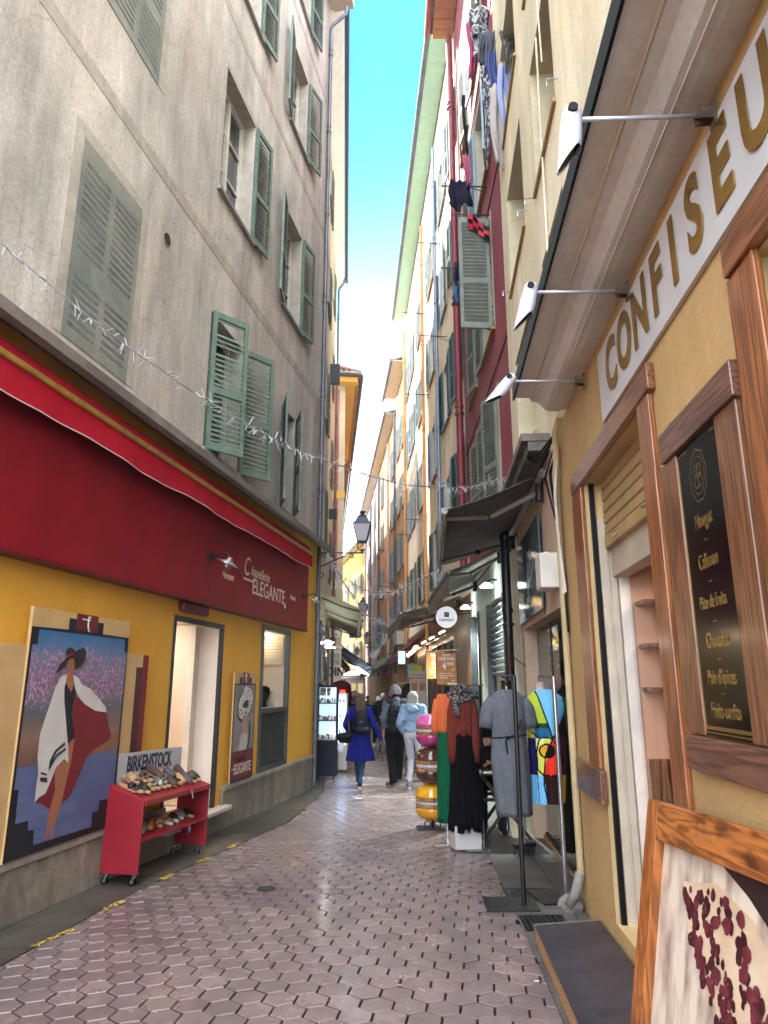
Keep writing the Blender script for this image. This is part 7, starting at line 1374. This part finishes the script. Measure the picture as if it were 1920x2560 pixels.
for yy in (-.22,.22): m=MB(); m.box(-.25,.25,yy-.03,yy+.03,.40,.43); m.build('stretcher',W_dk,ft)
def foldchair(label,loc,rz,mat):
    r=thing('folding_chair',label,'chair',loc,rz,'folding chairs on the cafe terrace')
    m=MB(); 
    for i in range(4): m.box(-.19,.19,-.17+i*.09,-.095+i*.09,.43,.445)
    m.build('seat',mat,r,bevel=.002); m=MB(); m.box(-.19,.19,.195,.215,.72,.86); m.build('backrest',mat,r,bevel=.003)
    for x in (-.185,.185):
        m=MB(); m.tube([(x,-.22,0),(x,.205,.87)],.011,6); m.build('leg',M_black,r); m=MB(); m.tube([(x*.92,.22,0),(x*.92,-.17,.44)],.011,6); m.build('leg',M_black,r)
    return r
foldchair('folding chair under the seated girl',(1.30,9.05,gz(9.05)+.009),PI+PI,W_dk)
for i,(x,y,r_) in enumerate(((.05,18.6,.4),(.20,20.2,1.2),(.62,13.9,-1.2),(.85,12.2,2.9))): foldchair(['folding chair alone near the middle of the lane','folding chair behind the bald man on the right','folding chair half hidden by the walking man','folding chair close to the cafe board'][i],(x,y,gz(y)),r_,W_dk)
def warp(me,f):
    N=[v.normal.copy() for v in me.vertices]; C=[v.co.copy() for v in me.vertices]; flat=[]
    for c,n in zip(C,N): flat+=list(c+n*f(c))
    me.vertices.foreach_set('co',flat); me.update()
# ---------------- people ----------------
SKIN=pm('skin','#b07a62','#a06d57',rough=.5,scale=12); SKIN.node_tree.nodes['Principled BSDF'].inputs['Subsurface Weight'].default_value=.05
def V3(*a): return Vector(a)
def handp(w,d,side,curl=.5,sc=1,fwd=None):
    """hand from wrist w along direction d; palm normal roughly toward the body"""
    d=Vector(d).normalized(); up=Vector(fwd) if fwd else Vector((0,1,0)); wd=(up-d*up.dot(d)).normalized(); nr=d.cross(wd)*side; P=[]
    pc=w+d*.045*sc; P.append(('t',w,w+d*.035*sc,.022*sc,.026*sc))
    for k in range(4):
        a=w+d*.02*sc+wd*(k-1.5)*.014*sc; b=w+d*.085*sc+wd*(k-1.5)*.019*sc; P.append(('t',a,b,.014*sc,.0115*sc))
        L=[.055,.068,.072,.06][3-k]*sc; c1=(d*math.cos(curl*.6)+nr*math.sin(curl*.6)); c2=(d*math.cos(curl*1.5)+nr*math.sin(curl*1.5))
        m1=b+c1*L*.55; P.append(('t',b,m1,.0105*sc,.0095*sc)); P.append(('t',m1,m1+c2*L*.5,.0095*sc,.008*sc))
    t0=w+d*.03*sc+wd*.030*sc; t1=t0+(d*.6+wd*.7+nr*.3).normalized()*.038*sc; P.append(('t',t0,t1,.013*sc,.011*sc)); P.append(('t',t1,t1+(d*.9+wd*.1+nr*.4).normalized()*.032*sc,.0105*sc,.009*sc))
    return P
def headp(c,yaw,pitch,sc=1,face=True):
    M=Matrix.Translation(c)@Matrix.Rotation(yaw,4,'Z')@Matrix.Rotation(pitch,4,'X'); M3=M.to_3x3(); T=lambda x,y,z:M@Vector((x*sc,y*sc,z*sc))
    P=[('e',T(0,-.008,.025),(.074*sc,.092*sc,.092*sc),M3),('e',T(0,.022,-.045),(.056*sc,.062*sc,.062*sc),M3),('t',T(0,.055,-.085),T(0,.05,-.078),.020*sc,.022*sc),
       ('t',T(0,.085,.012),T(0,.103,-.028),.008*sc,.014*sc),('t',T(-.012,.097,-.031),T(.012,.097,-.031),.010*sc,.010*sc),('t',T(-.02,.080,-.058),T(.02,.080,-.058),.010*sc,.010*sc),('t',T(-.018,.076,-.068),T(.018,.076,-.068),.010*sc,.010*sc),
       ('t',T(-.035,.078,.030),T(.035,.078,.030),.011*sc,.011*sc),('t',T(-.042,.058,-.02),T(-.03,.06,-.03),.02*sc,.02*sc),('t',T(.042,.058,-.02),T(.03,.06,-.03),.02*sc,.02*sc)]
    for s_ in (-1,1): P.append(('t',T(s_*.076,-.005,.015),T(s_*.080,-.012,-.02),.013*sc,.010*sc))
    return P,T,M3
def person(label,loc,rz,h,po,skin=None,cloth=(),group=None,clothfn=None):
    sc=h/1.72; r=thing('person',label,'person',loc,rz,group); J={}
    D=dict(hipL=(-.09,0,.90),hipR=(.09,0,.90),kneeL=(-.095,.02,.49),kneeR=(.095,.02,.49),ankL=(-.095,-.01,.085),ankR=(.095,-.01,.085),toeL=(-.105,.13,.03),toeR=(.105,.13,.03),
           shL=(-.165,0,1.40),shR=(.165,0,1.40),elL=(-.215,-.02,1.12),elR=(.215,-.02,1.12),wrL=(-.225,.06,.87),wrR=(.225,.06,.87),hdL=(0,.15,-1),hdR=(0,.15,-1),chest=(0,0,1.25),pelvis=(0,0,.96),neck=(0,.0,1.46),head=(0,.02,1.60),yaw=0,pitch=0,curl=.5)
    D.update(po); 
    for k,v in D.items(): J[k]=Vector(v)*(sc if k not in('hdL','hdR') else 1) if isinstance(v,tuple) else v
    P,T,M3=headp(J['head'],J['yaw'],J['pitch'],sc)
    P+=[('t',J['neck']-V3(0,0,.03*sc),J['head']-V3(0,0,.05*sc),.056*sc,.052*sc),('t',J['shL'],J['shR'],.060*sc,.060*sc),('t',J['neck']-V3(0,0,.02*sc),J['chest'],.08*sc,.125*sc),('e',J['chest'],(.155*sc,.105*sc,.16*sc)),('t',J['chest'],J['pelvis'],.115*sc,.115*sc),('e',J['pelvis'],(.155*sc,.115*sc,.12*sc))]
    for s_,q in ((-1,'L'),(1,'R')):
        P+=[('t',J['hip'+q],J['knee'+q],.085*sc,.055*sc),('t',J['knee'+q],J['ank'+q],.056*sc,.036*sc),('t',J['ank'+q]-V3(0,0,.03*sc),J['toe'+q],.036*sc,.028*sc)]
        P+=[('t',J['sh'+q],J['el'+q],.052*sc,.040*sc),('t',J['el'+q],J['wr'+q],.040*sc,.026*sc)]
        P+=handp(J['wr'+q],J['hd'+q],-s_,J['curl'],sc)
    sk=skin or SKIN; bobj('body',P,sk,r,.0065*sc,2)
    # face details
    ey=MB(); 
    for s_ in (-1,1): ey.ell(T(s_*.030,.083,.012),(.009*sc,.006*sc,.006*sc),8,6)
    ey.build('eye',plain('e4ddd6',.2),r,smooth=True); m=MB()
    for s_ in (-1,1): m.ell(T(s_*.030,.0885,.012),(.0045*sc,.002*sc,.0045*sc),8,5); m.tube([T(s_*.016,.091,.034),T(s_*.045,.080,.036)],.003*sc,5); m.tube([T(s_*.020,.0885,.0185),T(s_*.040,.084,.0175)],.0016*sc,4)
    m.build('eyebrow',plain('2a1c16',.7),r); m=MB(); m.tube([T(-.020,.0885,-.062),T(0,.0915,-.060),T(.020,.0885,-.062)],.0045*sc,6); m.build('lip',plain('9c5148',.5),r,smooth=True)
    J['sc']=sc; J['T']=T; J['M3']=M3; return r,J
def shoes(r,J,up,sole,name='shoe'):
    sc=J['sc']
    for q in 'LR':
        a,t=J['ank'+q],J['toe'+q]; d=(t-a); d.z=0; d.normalize(); heel=a-V3(0,0,.045*sc)-d*.03*sc; z=V3(0,0,1)
        P=[('t',heel,t+V3(0,0,.012*sc),.040*sc,.036*sc),('t',a-V3(0,0,.01*sc),heel,.044*sc,.040*sc),('e',t,(.042*sc,.045*sc,.03*sc))]
        o=bobj(name,P,up,r,.009,2); m=MB(); side=d.cross(z); hl,tt=heel-d*.035*sc,t+d*.03*sc; N=[hl-side*.03*sc,hl+side*.03*sc,(hl+tt)/2+side*.035*sc,tt+side*.03*sc-d*.02*sc,tt,tt-side*.03*sc-d*.02*sc,(hl+tt)/2-side*.035*sc]
        b0=min(heel.z,t.z)-.040*sc; zs=[heel.z-.042*sc if i<2 else (heel.z-.042*sc+t.z-.03*sc)/2 if i in(2,6) else t.z-.032*sc for i in range(7)]
        m.add([(p.x,p.y,z_) for p,z_ in zip(N,zs)]+[(p.x,p.y,z_+.028*sc) for p,z_ in zip(N,zs)],[tuple(range(6,-1,-1)),tuple(range(7,14))]+[(i,(i+1)%7,7+(i+1)%7,7+i) for i in range(7)]); m.build('sole',sole,o)
def trousers(r,J,mat,wd=1.0,hem=1.0,cut=.07):
    sc=J['sc']; P=[('e',J['pelvis']-V3(0,0,.01),(.165*sc,.128*sc,.13*sc)),('t',J['pelvis']+V3(0,0,.06*sc),J['pelvis'],.125*sc,.13*sc)]
    for q in 'LR': kn=J['knee'+q]; an=J['ank'+q]; e=an+(kn-an)*cut; P+=[('t',J['hip'+q],kn,.098*sc*wd,.070*sc*wd),('t',kn,e,.070*sc*wd,.056*sc*hem)]
    me=blob(P,.009,3); me.materials.append(mat)
    warp(me,lambda c:.0022*math.sin(c.z*34+c.x*50+2*math.sin(c.y*30)))
    return put('trousers',me,r)
def jacket(r,J,mat,hem=.86,w=1.0,slv=1.0,arm=1.0,name='jacket',bulk=0,fold=.004,wr=.95,extra=()):
    sc=J['sc']; P=[('t',J['shL']*1.0,J['shR']*1.0,.075*sc,.075*sc),('t',J['neck']-V3(0,0,.02*sc),J['chest'],.085*sc,.14*sc),('e',J['chest'],(.178*sc*w,.135*sc*w,.18*sc)),('e',(J['chest']+J['pelvis'])/2,(.160*sc*w,.125*sc*w,.20*sc)),('e',V3(J['pelvis'].x,J['pelvis'].y,hem*sc+.10*sc),(.175*sc*w,.14*sc*w,.11*sc))]
    for q in 'LR':
        P+=[('t',J['sh'+q],J['el'+q],.070*sc*arm,.060*sc*arm)]
        if slv>.5: a=J['el'+q]; b=a+(J['wr'+q]-a)*wr; P.append(('t',a,b,.060*sc*arm,.042*sc*arm))
    me=blob(P+list(extra),.009,4); me.materials.append(mat)
    warp(me,lambda c:fold*math.sin(c.z*55+c.x*35+math.sin(c.y*40))+bulk)
    return put(name,me,r)
def hair(r,J,mat,L=.0,w=1,name='hair',back=.0,bald=False):
    T,M3,sc=J['T'],J['M3'],J['sc']; P=[('e',T(0,-.018,.038),(.083*sc*w,.094*sc,.092*sc),M3)]
    if L: 
        for i in range(7): x=(i-3)*.020*w; P+=[('t',T(x,-.070,.03),T(x*1.25,-.085-back,-L*(1-.08*abs(i-3))),.034*sc,.022*sc)]
        for s_ in (-1,1): P+=[('t',T(s_*.068*w,-.02,.03),T(s_*.08*w,-.02,-L*.8),.028*sc,.018*sc)]
    me=blob(P,.0075,2); me.materials.append(mat)
    warp(me,lambda c:.004*math.sin(c.x*160+math.sin(c.z*30)*2)+.003*math.sin(c.x*310+c.y*200))
    return put(name,me,r)
def gzp(x,y,dz=0): return (x,y,gz(y)+dz)
H_br=pm('hair_brown','#5c4434','#33241b',rough=.6,scale=40,stretch=(3,3,.4),bump=1,bscale=50,lo=.4,hi=.6); H_si=pm('hair_silver','#b3b0a8','#5c5b58',rough=.55,scale=40,stretch=(3,3,.4),bump=1,bscale=50,lo=.4,hi=.6); H_gy=pm('hair_grey','#7f8084','#55565a',rough=.6,scale=40,stretch=(3,3,.4),bump=1,bscale=50,lo=.4,hi=.6); H_bl=pm('hair_blond','#a98f6a','#75603f',rough=.6,scale=40,stretch=(3,3,.4),bump=1,bscale=50,lo=.4,hi=.6); H_bk=pm('hair_black','#15120f','#0c0a09',rough=.5,scale=30,stretch=(3,3,.4),bump=1,bscale=50,lo=.4,hi=.6); H_wh=pm('hair_white','#d9d5c8','#b9b5a8',rough=.6,scale=30,stretch=(3,3,.4),bump=1,bscale=50,lo=.4,hi=.6)
# woman in the blue coat, walking away
r,J=person('woman in a bright blue flared coat walking away down the lane',gzp(-.43,13.05),.03,1.61,dict(kneeL=(-.07,.12,.49),ankL=(-.03,.30,.11),toeL=(-.03,.42,.045),kneeR=(.06,.04,.48),ankR=(.0,-.12,.085),toeR=(.0,.0,.03),elL=(-.29,-.03,1.15),wrL=(-.24,.14,.98),elR=(.27,-.04,1.13),wrR=(.41,-.02,.86),hdR=(.55,0,-1),hdL=(.3,.6,-.3),curl=.7,head=(0,.02,1.59)))
Mbl=pm('coat_blue','#0c177c','#091264',rough=.85,scale=5,bump=.6,bscale=9,stretch=(1,1,.4),spec=.2)
Mje=pm('jeans','#2c4a72','#1f3656',rough=.8,scale=30); trousers(r,J,Mje,.85,.85,.0); shoes(r,J,M_black,M_white)
jk=jacket(r,J,Mbl,hem=.95,w=.92,name='coat',fold=.003,wr=.93)
sc=J['sc']; rows_obj('coat_skirt',[(1.10*sc,.150,.125,0,0,0),(.98*sc,.155,.135,0,0,.002),(.85*sc,.185,.16,0,0,.006),(.70*sc,.212,.18,0,0,.010),(.485*sc,.252,.205,.0,0,.017),(.475*sc,.250,.203,0,0,.017)],Mbl,r,nf=9,n=90,phase=.7)
hr=hair(r,J,H_br,.24,1.0,back=.03); m=MB(); m.tube([J['wrR']-V3(.04,0,-.05),J['wrR']+V3(.012,0,-.015)],.036*sc,10); m.build('glove_cuff',plain('5f5d63',.9),r,smooth=True)
gl_=handp(J['wrR'],(.55,0,-1),-1,.7,sc*1.06); bobj('glove',gl_,plain('5f5d63',.9),r,.007,1)
bp=thing('backpack','dark navy rounded backpack worn over the blue coat','backpack',gzp(-.43,13.05),.03); Mbp=pm('nylon_navy','#0d1020','#090b16',rough=.6,spec=.2,scale=12); me=blob([('e',V3(.01,-.20,1.10)*1,(.135,.09,.19)),('t',V3(-.07,-.19,.98),V3(.09,-.19,.98),.085,.085),('t',V3(-.05,-.18,1.24),V3(.07,-.18,1.24),.07,.07),('t',V3(-.06,-.26,.98),V3(.08,-.26,.98),.05,.05)],.01,4); me.materials.append(Mbp); put('body',me,bp); 
for x in (-.10,.11): m=MB(); m.tube([(x,-.12,.98),(x*1.1,.02,1.16),(x*1.05,.06,1.34),(x,-.06,1.385),(x*.8,-.16,1.28)],.014,6); m.build('strap',M_black,bp,smooth=True)
m=MB(); m.tube([(.01,-.16,1.30),(.01,-.2,1.34),(.03,-.16,1.31)],.008,6); m.build('handle',M_black,bp); m=MB(); m.box(-.02,.05,-.295,-.288,1.12,1.127); m.build('logo_mark',plain('8e93a0',.5),bp)
hb=thing('handbag','black handbag hanging from the left elbow of the woman in blue','handbag',gzp(-.43,13.05),.03); me=blob([('t',V3(-.36,-.02,.85),V3(-.20,-.04,.87),.07,.075),('t',V3(-.34,-.02,.80),V3(-.2,-.03,.80),.055,.06)],.01,3); me.materials.append(M_black); put('body',me,hb); m=MB(); m.tube([(-.34,-.03,.88),(-.29,-.08,1.15),(-.22,-.06,1.36),(-.2,-.05,.9)],.008,6); m.build('strap',plain('6b5546',.6),hb)
pb=thing('plastic_bag','small white plastic bag hanging below the black handbag','plastic bag',gzp(-.43,13.05),.03); me=blob([('e',V3(-.34,-.02,.66),(.075,.04,.10)),('t',V3(-.33,-.02,.72),V3(-.30,-.02,.80),.02,.01)],.009,1); me.materials.append(plain('cfd0d8',.4)); put('body',me,pb)
# man in dark vest
r,J=person('grey haired man in a dark vest and black trousers seen from behind',gzp(.21,13.1),.28,1.77,dict(kneeL=(-.07,.04,.49),ankL=(-.05,-.02,.085),toeL=(-.12,.10,.03),kneeR=(.10,.10,.50),ankR=(.10,.16,.12),toeR=(.11,.28,.05),elL=(-.235,-.05,1.13),wrL=(-.22,.02,.88),elR=(.20,.02,1.12),wrR=(.17,.12,.88),yaw=.5,head=(-.01,.035,1.59)))
Mvest=pm('vest_navy','#12141d','#0d0f16',rough=.6,spec=.2,scale=10); Mslv=pm('sleeve_slate','#4a505c','#3f444f',rough=.85,scale=14); trousers(r,J,pm('trouser_black','#111217','#0c0d11',rough=.9,spec=.1,scale=10),1.12,1.15,.0); shoes(r,J,plain('5a5550',.8),plain('77716a',.8))
jacket(r,J,Mslv,hem=.95,w=.95,name='shirt',wr=.55,arm=1.05)
sc=J['sc']; m=[]; P=[('t',J['shL']*.93+V3(0,0,.11),J['shR']*.93+V3(0,0,.11),.075*sc,.075*sc),('e',J['chest'],(.188*sc,.150*sc,.19*sc)),('e',(J['chest']+J['pelvis'])/2,(.175*sc,.142*sc,.22*sc)),('e',V3(0,0,.95*sc),(.172*sc,.140*sc,.10*sc)),('t',V3(0,0,1.40*sc),V3(0,.01,1.49*sc),.075*sc,.068*sc)]
me=blob(P,.009,3); me.materials.append(Mvest)
warp(me,lambda c:.006*abs(math.sin(c.z*42))-.003)
put('vest',me,r); hair(r,J,H_gy,.03,.98); m=MB(); T=J['T']; m.tube([T(-.07,.02,.015),T(-.055,.088,.014),T(-.010,.098,.012),T(.012,.098,.012),T(.055,.088,.014),T(.07,.02,.015)],.0028,5); m.build('glasses',M_black,r)
# silver haired lady in pale blue hooded jacket
r,J=person('silver haired woman in a pale blue hooded jacket and white trousers',gzp(.52,12.75),-.12,1.66,dict(kneeL=(-.06,.14,.50),ankL=(-.09,.10,.085),toeL=(-.12,.22,.03),kneeR=(.12,.02,.50),ankR=(.30,-.10,.32),toeR=(.33,-.06,.22),elL=(-.25,-.05,1.12),wrL=(-.16,.08,.92),elR=(.25,-.04,1.12),wrR=(.16,.08,.92),head=(-.01,.02,1.58)))
Mpb=pm('jacket_pale','#7d9ab8','#6b87a4',rough=.75,scale=5,c3='#8fa7bf',bump=.8,bscale=10); trousers(r,J,pm('trouser_white','#b0b2be','#a9abb6',rough=.85,scale=10),.95,.9,.12); shoes(r,J,plain('5f6a77',.7),plain('9a9da3',.6))
T=J['T']; sc=J['sc']; jk=jacket(r,J,Mpb,hem=.93,w=1.05,arm=1.15,fold=.003,wr=.8,extra=[('t',V3(-.085,-.075,1.44)*sc,V3(.085,-.075,1.44)*sc,.055,.055),('e',V3(0,-.115,1.385)*sc,(.115,.07,.075))]); hair(r,J,H_si,.14,1.10)
# distant people
r,J=person('bald man in a black sweater far down the lane',gzp(-.04,25.6),.05,1.72,dict(kneeR=(.09,.10,.5),ankR=(.09,.2,.1),toeR=(.1,.32,.04))); jacket(r,J,plain('0d0f16',.9),hem=.92,w=1.15,wr=.4,arm=1.1); trousers(r,J,plain('1d222e',.9)); shoes(r,J,M_black,M_white); hair(r,J,H_wh,0,.9); m=MB(); m.lathe([(.19,.885),(.19,.91)],n=24,sy=.8,caps=False); m.build('shirt_hem',M_white,r)
r,J=person('blond woman in a black coat left of the bald man',gzp(-.42,24.2),0,1.58,dict(kneeL=(-.09,.12,.5),ankL=(-.09,.22,.1),toeL=(-.1,.34,.04))); jacket(r,J,plain('0e0f14',.9),hem=.72,w=1.08); trousers(r,J,plain('14151b',.9)); shoes(r,J,M_white,M_white); hair(r,J,H_bl,.16,1.1)
r,J=person('white haired person in dark clothes between the blond woman and the bald man',gzp(-.22,27.5),0,1.62,{}); jacket(r,J,plain('1a1c24',.9),hem=.8); trousers(r,J,plain('16181f',.9)); shoes(r,J,M_black,M_black); hair(r,J,H_wh,.06,1.05)
r,J=person('person in a dark jacket right of the bald man',gzp(.36,24.5),-.1,1.66,dict(elL=(-.27,.05,1.15),wrL=(-.2,.2,1.0))); jacket(r,J,plain('1f2229',.9),hem=.85,w=1.1); trousers(r,J,plain('14161c',.9)); shoes(r,J,M_black,M_black); hair(r,J,H_bk,.02,1)
r,J=person('person in a brown coat deep in the lane',gzp(-.75,33),0,1.68,{}); jacket(r,J,plain('3c2f28',.9),hem=.75); trousers(r,J,plain('1a1b22',.9)); shoes(r,J,M_black,M_black); hair(r,J,H_br,.02,1)
# seated girl looking at her phone
g=gz(9.0)+.009
r,J=person('dark haired girl in a black jacket sitting behind the mannequins looking at a phone',(1.26,9.0,g),PI,1.60,dict(pelvis=(0,0,.56),hipL=(-.09,0,.53),hipR=(.09,0,.53),kneeL=(-.12,.40,.53),kneeR=(.12,.40,.53),ankL=(-.12,.42,.09),ankR=(.12,.42,.09),toeL=(-.13,.53,.03),toeR=(.13,.53,.03),chest=(0,.10,.83),neck=(0,.16,1.02),head=(0,.20,1.135),shL=(-.16,.12,.97),shR=(.16,.12,.97),elL=(-.21,.20,.74),elR=(.21,.20,.74),wrL=(-.06,.33,.785),wrR=(.08,.33,.785),hdL=(.5,.6,.25),hdR=(-.5,.6,.25),yaw=0,pitch=-.45,curl=1.1),skin=pm('skin_pale','#b98f7d','#aa8170',rough=.5,scale=12))
J['pelvis']=Vector((0,0,.53)); Mbk2=plain('101116',.8); jacket(r,J,Mbk2,hem=.46,w=.95,wr=.85); P=[]
me=blob([('e',J['pelvis'],(.16,.14,.11)),('t',J['hipL'],J['kneeL'],.09,.07),('t',J['hipR'],J['kneeR'],.09,.07),('t',J['kneeL'],J['ankL'],.07,.055),('t',J['kneeR'],J['ankR'],.07,.055)],.009,3); me.materials.append(plain('1c2230',.9)); put('trousers',me,r); shoes(r,J,M_black,M_white); hair(r,J,H_bk,.10,1.02)
T=J['T']; me=blob([('e',T(0,-.015,.055),(.088,.10,.082),J['M3'])],.008,1); me.materials.append(plain('0f0f13',.9)); put('beanie',me,r)
ph=thing('phone','dark phone held by the seated girl','phone',(1.25,8.64,g+.765),0,rot=(.6,0,0)); m=MB(); m.box(-.035,.035,-.004,.004,0,.14); m.build('case',M_black,ph,bevel=.003); m=MB(); m.box(-.032,.032,.0042,.0048,.005,.135); m.build('screen',emit('phonescreen','#a9c4e6',1.2),ph)
bpy.data.scenes.remove(TMP)
# scattered bits of litter, leaves and cigarette ends on the paving
m=MB(); rg=random.Random(21)
for i in range(46):
    y=rg.uniform(2.6,13); x=rg.uniform(ipl(LE,y)-.3,ipl(RE,y)+.2); q=rg.uniform(0,6); z=gz(y)+.011; l_=rg.uniform(.006,.02); w_=l_*rg.uniform(.25,.8); mi_=rg.choice((0,0,1,2)); c_,s_=math.cos(q),math.sin(q)
    m.add([(x+a*c_-b*s_,y+a*s_+b*c_,z+rg.uniform(0,.004)) for a,b in ((-l_,0),(-l_*.3,-w_),(l_*.7,-w_*.6),(l_,0),(l_*.4,w_),(-l_*.5,w_*.8))],[tuple(range(6))],mi_)
tag(m.build('litter',[plain('5a4028',.9),plain('c9c4b8',.8),plain('8a7a3a',.9)],fix=False),'tiny leaves, paper scraps and cigarette ends on the paving','litter',kind='stuff')
# ---------------- haze volume added over the lane to imitate lens glare ----------------
m=MB(); m.box(-40,40,-20,110,-8,24); hz=m.build('haze',[],None); mt=bpy.data.materials.new('glare_haze'); mt.use_nodes=True; nn=mt.node_tree; nn.nodes.clear(); ou=nn.nodes.new('ShaderNodeOutputMaterial'); pv=nn.nodes.new('ShaderNodeVolumePrincipled'); pv.inputs['Density'].default_value=.0017; pv.inputs['Anisotropy'].default_value=.45; pv.inputs['Color'].default_value=(.95,.97,1,1); nn.links.new(pv.outputs[0],ou.inputs['Volume']); hz.data.materials.append(mt); tag(hz,'pale haze added to imitate lens glare down the lane','haze',kind='stuff')
cy.volume_bounces=0; cy.volume_max_steps=64
